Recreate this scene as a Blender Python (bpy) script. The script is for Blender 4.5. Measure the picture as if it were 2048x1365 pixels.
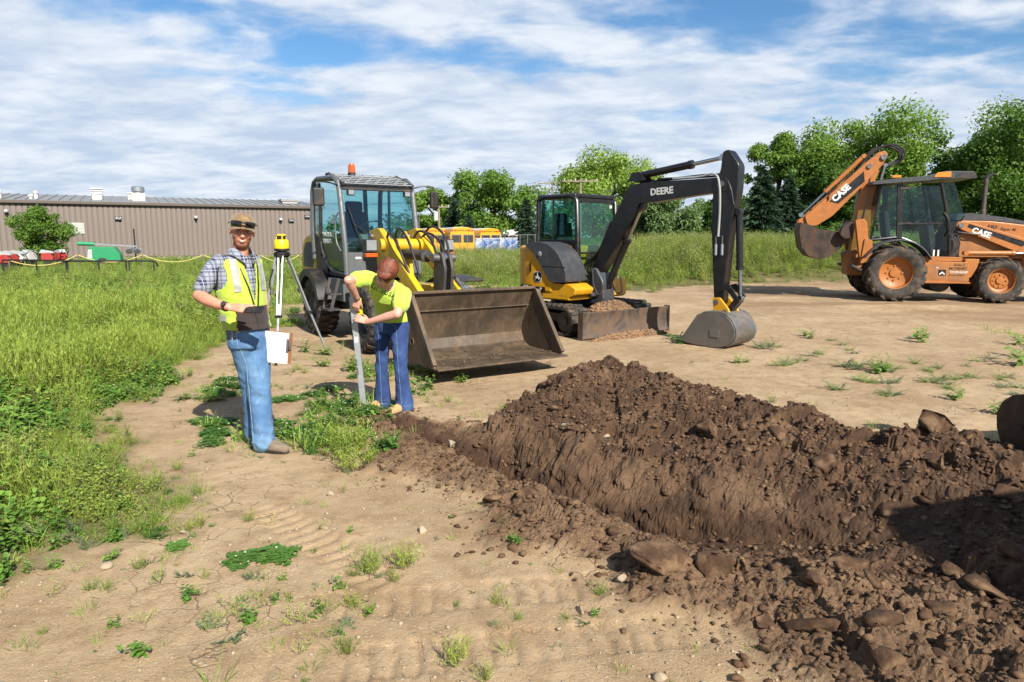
import bpy, bmesh, math, random
import numpy as np
from mathutils import Vector, Matrix, Euler

for o in list(bpy.data.objects):
    bpy.data.objects.remove(o)
scene = bpy.context.scene
COL = scene.collection
R = math.radians

# ---------------------------------------------------------------- camera
cam_d = bpy.data.cameras.new('camera')
cam_d.sensor_width = 36.0
cam_d.lens = 23.92
cam_d.clip_start = 0.05
cam_d.clip_end = 3000
cam = bpy.data.objects.new('camera', cam_d)
COL.objects.link(cam)
cam.location = (0, 0, 1.61)
cam.rotation_euler = (R(90 - 8.669), 0, 0)
scene.camera = cam

# ---------------------------------------------------------------- sky, sun, exposure
SUN_EL = 38.0
CLOUD_OFF = (1.37, 3.71, 0)
SUN_DIR = Vector((0.47 * math.cos(R(SUN_EL)), -0.883 * math.cos(R(SUN_EL)), math.sin(R(SUN_EL)))).normalized()
world = bpy.data.worlds.new('World')
scene.world = world
world.use_nodes = True
wn, wl = world.node_tree.nodes, world.node_tree.links
wn.clear()


def wnode(t, **kw):
    n = wn.new(t)
    for k, v in kw.items():
        setattr(n, k, v)
    return n


def wmath(op, a, b=None):
    n = wnode('ShaderNodeMath', operation=op)
    for i, v in enumerate((a, b)):
        if v is None:
            continue
        if isinstance(v, (int, float)):
            n.inputs[i].default_value = v
        else:
            wl.new(v, n.inputs[i])
    return n.outputs[0]


out = wnode('ShaderNodeOutputWorld')
sky = wnode('ShaderNodeTexSky', sky_type='NISHITA')
sky.sun_disc = False
sky.sun_elevation = R(SUN_EL)
sky.sun_rotation = math.atan2(SUN_DIR.x, SUN_DIR.y)
sky.air_density = 1.0
sky.dust_density = 0.3
sky.ozone_density = 2.5
bg_sky = wnode('ShaderNodeBackground')
bg_sky.inputs[1].default_value = 0.053
hs = wnode('ShaderNodeHueSaturation')
hs.inputs['Saturation'].default_value = 1.25
hs.inputs['Value'].default_value = 1.25
wl.new(sky.outputs[0], hs.inputs['Color'])
wl.new(hs.outputs[0], bg_sky.inputs[0])
tc = wnode('ShaderNodeTexCoord')
sep = wnode('ShaderNodeSeparateXYZ')
wl.new(tc.outputs['Generated'], sep.inputs[0])
zc = wmath('ADD', wmath('MAXIMUM', sep.outputs[2], 0.0), 0.16)
comb = wnode('ShaderNodeCombineXYZ')
wl.new(wmath('DIVIDE', sep.outputs[0], zc), comb.inputs[0])
wl.new(wmath('DIVIDE', sep.outputs[1], zc), comb.inputs[1])


def wnoise(scale, detail, rough, loc, dist=0.0, rot=0.0, sc=(1, 1, 1)):
    mp = wnode('ShaderNodeMapping')
    mp.inputs['Location'].default_value = loc
    mp.inputs['Rotation'].default_value = (0, 0, rot)
    mp.inputs['Scale'].default_value = sc
    wl.new(comb.outputs[0], mp.inputs[0])
    n = wnode('ShaderNodeTexNoise')
    n.inputs['Scale'].default_value = scale
    n.inputs['Detail'].default_value = detail
    n.inputs['Roughness'].default_value = rough
    n.inputs['Distortion'].default_value = dist
    wl.new(mp.outputs[0], n.inputs['Vector'])
    return n.outputs[0]


def wramp(v, a, b):
    n = wnode('ShaderNodeMapRange', interpolation_type='SMOOTHSTEP')
    n.inputs[1].default_value = a
    n.inputs[2].default_value = b
    wl.new(v, n.inputs[0])
    return n.outputs[0]


big = wnoise(0.55, 3, 0.5, CLOUD_OFF, 0.3, 0.5, (1.0, 1.3, 1))
mid = wnoise(2.4, 6, 0.52, (1.3, 0.4, 0), 0.35, 0.45, (1.0, 1.35, 1))
fine = wnoise(9.0, 4, 0.5, (0.2, 0.9, 0), 0.3, 0.3, (1.0, 1.5, 1))
dens = wmath('ADD', wmath('ADD', wmath('MULTIPLY', big, 0.66), wmath('MULTIPLY', mid, 0.30)), wmath('MULTIPLY', fine, 0.06))
low = wramp(sep.outputs[2], 0.25, 0.10)          # clouds close up towards the horizon
dens = wmath('ADD', wmath('ADD', dens, wmath('MULTIPLY', low, 0.13)), wmath('MULTIPLY', wramp(sep.outputs[2], 0.11, 0.03), 0.25))
cover = wramp(dens, 0.44, 0.555)
shade = wramp(wmath('ADD', wmath('MULTIPLY', mid, 0.75), wmath('MULTIPLY', fine, 0.25)), 0.34, 0.68)
ccol = wnode('ShaderNodeMix', data_type='RGBA')
wl.new(shade, ccol.inputs[0])
ccol.inputs[6].default_value = (0.255, 0.31, 0.395, 1)
ccol.inputs[7].default_value = (0.42, 0.445, 0.48, 1)
bg_c = wnode('ShaderNodeBackground')
bg_c.inputs[1].default_value = 1.0
wl.new(ccol.outputs[2], bg_c.inputs[0])
mx = wnode('ShaderNodeMixShader')
wl.new(wmath('MULTIPLY', cover, 0.97), mx.inputs[0])
wl.new(bg_sky.outputs[0], mx.inputs[1])
wl.new(bg_c.outputs[0], mx.inputs[2])
wl.new(mx.outputs[0], out.inputs[0])

sun_d = bpy.data.lights.new('sun', 'SUN')
sun_d.energy = 5.0
sun_d.angle = R(0.53)
sun_d.color = (1.0, 0.94, 0.84)
sun = bpy.data.objects.new('sun', sun_d)
COL.objects.link(sun)
sun.rotation_euler = SUN_DIR.to_track_quat('Z', 'Y').to_euler()

vs = scene.view_settings
vs.view_transform = 'Standard'
vs.look = 'None'
vs.exposure = 1.06
vs.gamma = 1.0
vs.use_curve_mapping = False
scene.render.engine = 'CYCLES'
scene.cycles.transparent_max_bounces = 16
scene.cycles.max_bounces = 8

# ---------------------------------------------------------------- helpers
ALB = 0.62                                         # photographed tone to surface reflectance


def S(r, g, b):
    f = lambda c: (c / 255 / 12.92) if c / 255 <= 0.04045 else ((c / 255 + 0.055) / 1.055) ** 2.4
    return (f(r) * ALB, f(g) * ALB, f(b) * ALB)


class NT:
    """small node-tree helper"""
    def __init__(s, name):
        s.m = bpy.data.materials.new(name)
        s.m.use_nodes = True
        s.t = s.m.node_tree
        s.n, s.l = s.t.nodes, s.t.links
        s.b = s.n['Principled BSDF']
        s.o = s.n['Material Output']
        s._tc = None

    def N(s, t, **kw):
        n = s.n.new(t)
        for k, v in kw.items():
            setattr(n, k, v)
        return n

    def co(s, k='Object'):
        if s._tc is None:
            s._tc = s.N('ShaderNodeTexCoord')
        return s._tc.outputs[k]

    def put(s, v, sock):
        if hasattr(v, 'links'):
            s.l.new(v, sock)
        elif isinstance(v, (tuple, list)) and len(v) == 3 and len(sock.default_value) == 4:
            sock.default_value = (*v, 1)
        else:
            sock.default_value = v

    def noise(s, scale, detail=4, rough=0.55, vec=None, dist=0.0, out=0):
        n = s.N('ShaderNodeTexNoise')
        n.inputs['Scale'].default_value = scale
        n.inputs['Detail'].default_value = detail
        n.inputs['Roughness'].default_value = rough
        n.inputs['Distortion'].default_value = dist
        s.l.new(vec if vec is not None else s.co(), n.inputs['Vector'])
        return n.outputs[out]

    def vor(s, scale, feature='F1', vec=None, out='Distance', rnd=1.0):
        n = s.N('ShaderNodeTexVoronoi', feature=feature)
        n.inputs['Scale'].default_value = scale
        n.inputs['Randomness'].default_value = rnd
        s.l.new(vec if vec is not None else s.co(), n.inputs['Vector'])
        return n.outputs[out]

    def math(s, op, a, b=0.0):
        n = s.N('ShaderNodeMath', operation=op)
        s.put(a, n.inputs[0])
        s.put(b, n.inputs[1])
        return n.outputs[0]

    def ramp(s, v, a, b, c=0.0, d=1.0):
        n = s.N('ShaderNodeMapRange', interpolation_type='SMOOTHSTEP')
        s.put(v, n.inputs[0])
        for i, q in enumerate((a, b, c, d)):
            n.inputs[i + 1].default_value = q
        return n.outputs[0]

    def mix(s, f, a, b, mode='MIX'):
        n = s.N('ShaderNodeMix', data_type='RGBA', blend_type=mode)
        s.put(f, n.inputs[0])
        s.put(a, n.inputs[6])
        s.put(b, n.inputs[7])
        return n.outputs[2]

    def attr(s, name):
        return s.N('ShaderNodeAttribute', attribute_name=name).outputs['Fac']

    def map(s, sc=(1, 1, 1), rot=(0, 0, 0), loc=(0, 0, 0), vec=None):
        n = s.N('ShaderNodeMapping')
        n.inputs['Scale'].default_value = sc
        n.inputs['Rotation'].default_value = rot
        n.inputs['Location'].default_value = loc
        s.l.new(vec if vec is not None else s.co(), n.inputs[0])
        return n.outputs[0]

    def bump(s, h, strength, dist=0.02, prev=None):
        n = s.N('ShaderNodeBump')
        n.inputs['Strength'].default_value = strength
        n.inputs['Distance'].default_value = dist
        s.l.new(h, n.inputs['Height'])
        if prev is not None:
            s.l.new(prev, n.inputs['Normal'])
        return n.outputs[0]

    def set(s, **kw):
        for k, v in kw.items():
            s.put(v, s.b.inputs[k.replace('_', ' ')])
        return s


MATS = {}


def paint(name, rgb, rough=0.45, metal=0.0, var=0.12, dust=0.0, dustc=S(150, 122, 92), bump=0.0, bscale=60.0, scale=3.0, spec=0.5, coat=0.0):
    """plain coloured surface with uneven tone, grime and fine relief"""
    if name in MATS:
        return MATS[name]
    t = NT(name)
    c = t.mix(t.ramp(t.noise(scale, 5, 0.6), 0.3, 0.7), tuple(v * (1 - var) for v in rgb), tuple(min(1, v * (1 + var)) for v in rgb))
    rg = t.ramp(t.noise(scale * 4, 4), 0.3, 0.75, max(0.02, rough - 0.08), min(1, rough + 0.12))
    if dust > 0:
        d = t.math('MULTIPLY', t.ramp(t.noise(scale * 1.7, 8, 0.7, dist=0.4), 0.42, 0.72), dust)
        c = t.mix(d, c, dustc)
        rg = t.math('MAXIMUM', rg, d)
    t.set(Base_Color=c, Roughness=rg, Metallic=metal)
    t.b.inputs['Specular IOR Level'].default_value = spec
    t.b.inputs['Coat Weight'].default_value = coat
    if bump > 0:
        t.l.new(t.bump(t.noise(bscale, 5, 0.65), bump, 0.01), t.b.inputs['Normal'])
    MATS[name] = t.m
    return t.m


def glass(name, tint, refl=0.10):
    if name in MATS:
        return MATS[name]
    t = NT(name)
    tr = t.N('ShaderNodeBsdfTransparent')
    tr.inputs[0].default_value = (*tint, 1)
    gl = t.N('ShaderNodeBsdfGlossy')
    gl.inputs['Roughness'].default_value = 0.0
    gl.inputs[0].default_value = (0.9, 0.95, 1, 1)
    lw = t.N('ShaderNodeLayerWeight')
    lw.inputs[0].default_value = 0.5
    m = t.N('ShaderNodeMixShader')
    t.l.new(t.math('ADD', t.math('MULTIPLY', t.math('POWER', lw.outputs['Facing'], 4.0), 0.45), refl * .5), m.inputs[0])
    t.l.new(tr.outputs[0], m.inputs[1])
    t.l.new(gl.outputs[0], m.inputs[2])
    t.l.new(m.outputs[0], t.o.inputs[0])
    MATS[name] = t.m
    return t.m


def tag(o, label=None, cat=None, group=None, kind=None):
    if label:
        o['label'] = label
    if cat:
        o['category'] = cat
    if group:
        o['group'] = group
    if kind:
        o['kind'] = kind
    return o


def thing(name, label, cat, loc=(0, 0, 0), rz=0.0, group=None):
    o = bpy.data.objects.new(name, None)
    o.empty_display_size = 0.1
    COL.objects.link(o)
    o.location = loc
    o.rotation_euler = (0, 0, rz)
    return tag(o, label, cat, group)


def link(name, me, parent=None, m=None, loc=None, rot=None):
    o = bpy.data.objects.new(name, me)
    COL.objects.link(o)
    if m is not None and len(me.materials) == 0:
        me.materials.append(m)
    if parent is not None:
        o.parent = parent
    if loc is not None:
        o.location = loc
    if rot is not None:
        o.rotation_euler = rot
    return o


def np_mesh(name, v, f, smooth=False):
    """fast mesh from numpy arrays; f is (n,3) or (n,4)"""
    me = bpy.data.meshes.new(name)
    v = np.asarray(v, np.float32)
    f = np.asarray(f, np.int32)
    k = f.shape[1]
    me.vertices.add(len(v))
    me.vertices.foreach_set('co', v.ravel())
    me.loops.add(f.size)
    me.loops.foreach_set('vertex_index', f.ravel())
    me.polygons.add(len(f))
    me.polygons.foreach_set('loop_start', np.arange(0, f.size, k, dtype=np.int32))
    me.update(calc_edges=True)
    if smooth:
        me.polygons.foreach_set('use_smooth', np.ones(len(f), bool))
    return me


def rotm(rx=0, ry=0, rz=0):
    return Euler((rx, ry, rz)).to_matrix()


class MB:
    """collects shapes into one mesh"""
    def __init__(s):
        s.v, s.f = [], []

    def add(s, vs, fs):
        k = len(s.v)
        s.v += [tuple(q) for q in vs]
        s.f += [tuple(i + k for i in q) for q in fs]
        return s

    def box(s, c, sz, rx=0, ry=0, rz=0, taper=1.0):
        m = rotm(rx, ry, rz)
        c = Vector(c)
        vs = []
        for z in (-.5, .5):
            t = taper if z > 0 else 1.0
            for x, y in ((-.5, -.5), (.5, -.5), (.5, .5), (-.5, .5)):
                vs.append(c + m @ Vector((x * sz[0] * t, y * sz[1] * t, z * sz[2])))
        return s.add(vs, [(3, 2, 1, 0), (4, 5, 6, 7), (0, 1, 5, 4), (1, 2, 6, 5), (2, 3, 7, 6), (3, 0, 4, 7)])

    def bar(s, p0, p1, w, h=None, up=(0, 0, 1)):
        """rectangular bar from p0 to p1"""
        p0, p1 = Vector(p0), Vector(p1)
        h = w if h is None else h
        d = (p1 - p0).normalized()
        u = Vector(up)
        if abs(d.dot(u)) > 0.98:
            u = Vector((1, 0, 0))
        a = d.cross(u).normalized()
        b = a.cross(d).normalized()
        vs = []
        for p in (p0, p1):
            for i, j in ((-1, -1), (1, -1), (1, 1), (-1, 1)):
                vs.append(p + a * (i * w / 2) + b * (j * h / 2))
        return s.add(vs, [(3, 2, 1, 0), (4, 5, 6, 7), (0, 1, 5, 4), (1, 2, 6, 5), (2, 3, 7, 6), (3, 0, 4, 7)])

    def prism(s, pts, a, b, axis='y'):
        """polygon in the plane across `axis`, extruded from a to b (pts are (x,z) for y, (x,y) for z, (y,z) for x)"""
        n = len(pts)
        area = sum(pts[i][0] * pts[(i + 1) % n][1] - pts[(i + 1) % n][0] * pts[i][1] for i in range(n))
        P = list(pts) if area > 0 else list(pts)[::-1]
        if axis == 'y':
            mk = lambda p, t: (p[0], t, p[1])
        elif axis == 'z':
            mk = lambda p, t: (p[0], p[1], t)
        else:
            mk = lambda p, t: (t, p[0], p[1])
        vs = [mk(p, a) for p in P] + [mk(p, b) for p in P]
        flip = (axis == 'y') == (b > a)
        lo, hi = tuple(range(n)), tuple(range(n, 2 * n))
        fs = []
        if flip:
            fs = [lo, hi[::-1]] + [(i, n + i, n + (i + 1) % n, (i + 1) % n) for i in range(n)]
        else:
            fs = [lo[::-1], hi] + [(i, (i + 1) % n, n + (i + 1) % n, n + i) for i in range(n)]
        return s.add(vs, fs)

    def tube(s, pts, r, n=8, cap=True):
        pts = [Vector(p) for p in pts]
        rs = r if isinstance(r, (list, tuple)) else [r] * len(pts)
        vs, fs = [], []
        d0 = (pts[1] - pts[0]).normalized()
        u = d0.orthogonal().normalized()
        for i, p in enumerate(pts):
            if i == 0:
                d = d0
            elif i == len(pts) - 1:
                d = (pts[i] - pts[i - 1]).normalized()
            else:
                d = ((pts[i + 1] - pts[i]).normalized() + (pts[i] - pts[i - 1]).normalized())
                d = d.normalized() if d.length > 1e-6 else (pts[i + 1] - pts[i]).normalized()
            u = (u - d * u.dot(d)).normalized()
            w = d.cross(u)
            for k in range(n):
                a = 2 * math.pi * k / n
                vs.append(p + (u * math.cos(a) + w * math.sin(a)) * rs[i])
        m = len(pts)
        for i in range(m - 1):
            for k in range(n):
                fs.append((i * n + k, i * n + (k + 1) % n, (i + 1) * n + (k + 1) % n, (i + 1) * n + k))
        if cap:
            fs.append(tuple(range(n))[::-1])
            fs.append(tuple((m - 1) * n + k for k in range(n)))
        return s.add(vs, fs)

    def cyl(s, p0, p1, r, r2=None, n=16, cap=True):
        return s.tube([p0, p1], [r, r if r2 is None else r2], n, cap)

    def lathe(s, prof, c=(0, 0, 0), axis=(0, 1, 0), n=32, closed=False, cap=True):
        """profile of (radius, height) turned round an axis"""
        ax = Vector(axis).normalized()
        u = ax.orthogonal().normalized()
        w = ax.cross(u)
        c = Vector(c)
        vs, fs = [], []
        m = len(prof)
        for r, h in prof:
            for k in range(n):
                a = 2 * math.pi * k / n
                vs.append(c + ax * h + (u * math.cos(a) + w * math.sin(a)) * r)
        rng = m if closed else m - 1
        for i in range(rng):
            j = (i + 1) % m
            for k in range(n):
                fs.append((i * n + k, i * n + (k + 1) % n, j * n + (k + 1) % n, j * n + k))
        if not closed:
            if cap and prof[0][0] > 1e-4:
                fs.append(tuple(range(n))[::-1])
            if prof[-1][0] > 1e-4:
                fs.append(tuple((m - 1) * n + k for k in range(n)))
        return s.add(vs, fs)

    def ell(s, c, r, n=12, m=8, rot=None):
        c = Vector(c)
        vs, fs = [], []
        for i in range(m + 1):
            t = math.pi * i / m
            for k in range(n):
                a = 2 * math.pi * k / n
                q = Vector((r[0] * math.sin(t) * math.cos(a), r[1] * math.sin(t) * math.sin(a), r[2] * math.cos(t)))
                if rot is not None:
                    q = rot @ q
                vs.append(c + q)
        for i in range(m):
            for k in range(n):
                fs.append((i * n + k, (i + 1) * n + k, (i + 1) * n + (k + 1) % n, i * n + (k + 1) % n))
        return s.add(vs, fs)

    def loft(s, rings, cap=True):
        n = len(rings[0])
        vs = [p for r in rings for p in r]
        fs = []
        for i in range(len(rings) - 1):
            for k in range(n):
                fs.append((i * n + k, i * n + (k + 1) % n, (i + 1) * n + (k + 1) % n, (i + 1) * n + k))
        if cap:
            fs.append(tuple(range(n))[::-1])
            fs.append(tuple((len(rings) - 1) * n + k for k in range(n)))
        return s.add(vs, fs)

    def xf(s, M):
        s.v = [tuple(M @ Vector(p)) for p in s.v]
        return s

    def mesh(s, name, smooth=35.0):
        me = bpy.data.meshes.new(name)
        me.from_pydata(s.v, [], s.f)
        bm = bmesh.new()
        bm.from_mesh(me)
        bmesh.ops.remove_doubles(bm, verts=bm.verts, dist=1e-5)
        bmesh.ops.recalc_face_normals(bm, faces=bm.faces)
        bm.to_mesh(me)
        bm.free()
        if smooth:
            me.polygons.foreach_set('use_smooth', np.ones(len(me.polygons), bool))
            me.set_sharp_from_angle(angle=R(smooth))
        return me

    def build(s, name, m, parent=None, bevel=0.0, smooth=35.0, loc=None, rot=None, seg=2):
        o = link(name, s.mesh(name, smooth), parent, m, loc, rot)
        if bevel:
            b = o.modifiers.new('bevel', 'BEVEL')
            b.width = bevel
            b.segments = seg
            b.limit_method = 'ANGLE'
            b.angle_limit = R(32)
            b.harden_normals = True
        return o


def limb(pts, widths):
    """outline of a thick polyline in 2-D"""
    L, Rr = [], []
    n = len(pts)
    for i in range(n):
        a = Vector(pts[max(0, i - 1)])
        b = Vector(pts[min(n - 1, i + 1)])
        d = (b - a).normalized()
        q = Vector((-d.y, d.x)) * widths[i] / 2
        L.append(tuple(Vector(pts[i]) + q))
        Rr.append(tuple(Vector(pts[i]) - q))
    return L + Rr[::-1]


def rounded(pts, r, seg=3):
    """round the corners of a 2-D polygon"""
    o = []
    n = len(pts)
    for i in range(n):
        p, a, b = Vector(pts[i]), Vector(pts[i - 1]), Vector(pts[(i + 1) % n])
        da, db = (a - p), (b - p)
        k = min(r, da.length * 0.45, db.length * 0.45)
        p0, p1 = p + da.normalized() * k, p + db.normalized() * k
        for j in range(seg + 1):
            t = j / seg
            o.append(tuple(p0 * (1 - t) ** 2 + p * 2 * t * (1 - t) + p1 * t * t))
    return o


ORD = ['first', 'second', 'third', 'fourth', 'fifth', 'sixth', 'seventh', 'eighth', 'ninth']
ROWS = ['front row', 'second row', 'third row', 'fourth row', 'fifth row', 'sixth row', 'seventh row', 'eighth row']


def place_labels(items, per=6):
    """items: (object, kind words, region words, x, y); tells look-alikes apart by row (depth) and order from the left"""
    grp = {}
    for o, kind, reg, x, y in items:
        grp.setdefault((kind, reg), []).append((y, x, o))
    for (kind, reg), L in grp.items():
        L.sort(key=lambda q: q[0])
        rows = [L[i:i + per] for i in range(0, len(L), per)]
        for r, row in enumerate(rows):
            row.sort(key=lambda q: q[1] / q[0])
            for k, (y, x, o) in enumerate(row):
                s = '%s %s' % (kind, reg)
                if len(rows) > 1:
                    s += ', ' + ROWS[min(r, 7)]
                if len(row) > 1:
                    s += ', leftmost' if k == 0 else (', rightmost' if k == len(row) - 1 else ', %s from left' % ORD[k])
                o['label'] = s


def text(name, s, size, m, parent, loc, xdir, updir, bold=0.012, shear=0.0, ext=0.002, space=1.0):
    """lettering as a thin mesh: xdir is the reading direction, updir the up of the letters (parent's frame)"""
    cu = bpy.data.curves.new(name, 'FONT')
    cu.body = s
    cu.size = size
    cu.offset = bold * size
    cu.shear = shear
    cu.extrude = ext
    cu.resolution_u = 2
    cu.space_character = space
    tmp = bpy.data.objects.new(name, cu)
    COL.objects.link(tmp)
    bpy.context.view_layer.update()
    me = bpy.data.meshes.new_from_object(tmp)
    bpy.data.objects.remove(tmp)
    me.materials.clear()
    X = Vector(xdir).normalized()
    U = (Vector(updir) - X * Vector(updir).dot(X)).normalized()
    Z = X.cross(U)
    M = Matrix((X, U, Z)).transposed().to_4x4()
    M.translation = Vector(loc)
    me.transform(M)
    return link(name, me, parent, m)


# ---- numpy noise -----------------------------------------------------------
def hash2(ix, iy, seed=0):
    h = (ix.astype(np.int64) * 374761393 + iy.astype(np.int64) * 668265263 + seed * 1442695041) & 0xffffffff
    h = ((h ^ (h >> 13)) * 1274126177) & 0xffffffff
    h = h ^ (h >> 16)
    return (h & 0xffffff) / float(0x1000000)


def vnoise(x, y, seed=0):
    ix, iy = np.floor(x), np.floor(y)
    fx, fy = x - ix, y - iy
    fx, fy = fx * fx * (3 - 2 * fx), fy * fy * (3 - 2 * fy)
    a, b = hash2(ix, iy, seed), hash2(ix + 1, iy, seed)
    c, d = hash2(ix, iy + 1, seed), hash2(ix + 1, iy + 1, seed)
    return (a * (1 - fx) + b * fx) * (1 - fy) + (c * (1 - fx) + d * fx) * fy


def fbm(x, y, scale, octv=4, seed=0, gain=0.5):
    r = np.zeros_like(x, dtype=float)
    a, t = 1.0, 0.0
    for i in range(octv):
        r = r + a * vnoise(x * scale, y * scale, seed + i * 17)
        t += a
        a *= gain
        scale *= 2.03
    return r / t - 0.5


def clods(x, y, scale, seed=0):
    """angular lumps: flat-topped, tilted chunks round jittered cell points, each with its own height"""
    px, py = x * scale, y * scale
    ix, iy = np.floor(px), np.floor(py)
    best = np.full(x.shape, 9.0)
    hb = np.zeros(x.shape)
    for dx in (-1, 0, 1):
        for dy in (-1, 0, 1):
            cx, cy = ix + dx, iy + dy
            qx = cx + hash2(cx, cy, seed)
            qy = cy + hash2(cx, cy, seed + 5)
            rr = 0.45 + 0.65 * hash2(cx, cy, seed + 9)
            a = hash2(cx, cy, seed + 21) * 3.14
            ux, uy = (px - qx) * np.cos(a) + (py - qy) * np.sin(a), -(px - qx) * np.sin(a) + (py - qy) * np.cos(a)
            d = np.maximum(np.maximum(np.abs(ux) * .85, np.abs(uy) * 1.2), np.hypot(ux, uy) * .95) / rr
            tilt = (hash2(cx, cy, seed + 31) - .5) * ux + (hash2(cx, cy, seed + 37) - .5) * uy
            m = d < best
            best = np.where(m, d, best)
            hb = np.where(m, 0.25 + 0.75 * hash2(cx, cy, seed + 13) + 1.1 * tilt, hb)
    return np.clip(1 - best, 0, 1) ** .4 * np.clip(hb, 0, 1.6)


def sstep(a, b, x):
    t = np.clip((x - a) / (b - a), 0, 1)
    return t * t * (3 - 2 * t)


def poly_sd(x, y, poly):
    """signed distance to a closed polygon, positive inside"""
    d = np.full(x.shape, 1e9)
    ins = np.zeros(x.shape, bool)
    n = len(poly)
    for i in range(n):
        x0, y0 = poly[i]
        x1, y1 = poly[(i + 1) % n]
        ex, ey = x1 - x0, y1 - y0
        L = ex * ex + ey * ey + 1e-12
        t = np.clip(((x - x0) * ex + (y - y0) * ey) / L, 0, 1)
        d = np.minimum(d, np.hypot(x - x0 - t * ex, y - y0 - t * ey))
        c = ((y0 > y) != (y1 > y)) & (x < (x1 - x0) * (y - y0) / (y1 - y0 + 1e-12) + x0)
        ins ^= c
    return np.where(ins, d, -d)


def line_sd(x, y, pts):
    """distance along/across an open polyline: returns (signed distance (left positive), segment parameter)"""
    best = np.full(x.shape, 1e9)
    sd = np.zeros(x.shape)
    par = np.zeros(x.shape)
    for i in range(len(pts) - 1):
        x0, y0 = pts[i][:2]
        x1, y1 = pts[i + 1][:2]
        ex, ey = x1 - x0, y1 - y0
        L = ex * ex + ey * ey + 1e-12
        t = np.clip(((x - x0) * ex + (y - y0) * ey) / L, 0, 1)
        qx, qy = x - x0 - t * ex, y - y0 - t * ey
        d = np.hypot(qx, qy)
        sg = np.where(ex * qy - ey * qx >= 0, 1, -1)
        m = d < best
        best = np.where(m, d, best)
        sd = np.where(m, sg * d, sd)
        par = np.where(m, i + t, par)
    return sd, par
DIRT = [(-2.73, 2.69), (-2.37, 2.93), (-2.27, 3.18), (-2.06, 3.52), (-2.11, 3.95), (-2.63, 4.68), (-3.27, 5.29), (-3.64, 6.07), (-3.63, 6.65), (-3.57, 7.62), (-4.3, 9.72), (-4.08, 11.37), (-4.33, 13.34), (-5.52, 17.69), (-5.03, 21.11), (-1.04, 22.18), (0.23, 19.25), (2.29, 19.95), (4.2, 20.71), (6.94, 22.18), (11.84, 23.86), (26.36, 26.13), (90.0, 26.0), (90.0, -20.0), (-9.0, -20.0)]
SOIL_EDGE = [(-1.35, 5.93), (-1.07, 5.03), (-0.92, 4.58), (-0.55, 4.33), (-0.21, 4.03), (-0.1, 3.4), (0.2, 3.31), (0.47, 3.15), (0.45, 2.87), (0.58, 2.74), (0.8, 2.69), (0.98, 2.59), (1.02, 2.38), (1.11, 2.23)]
RIDGE = [(0.07, 6.11, 0.06), (0.39, 5.97, 0.28), (0.64, 6.28, 0.38), (0.98, 6.53, 0.42), (1.28, 6.19, 0.42), (1.6, 5.69, 0.4), (1.8, 5.25, 0.38), (1.96, 5.04, 0.36), (2.16, 4.82, 0.4), (2.29, 4.48, 0.36), (2.46, 4.3, 0.42), (2.69, 4.31, 0.46), (2.85, 4.13, 0.45), (2.85, 3.89, 0.32)]
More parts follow.
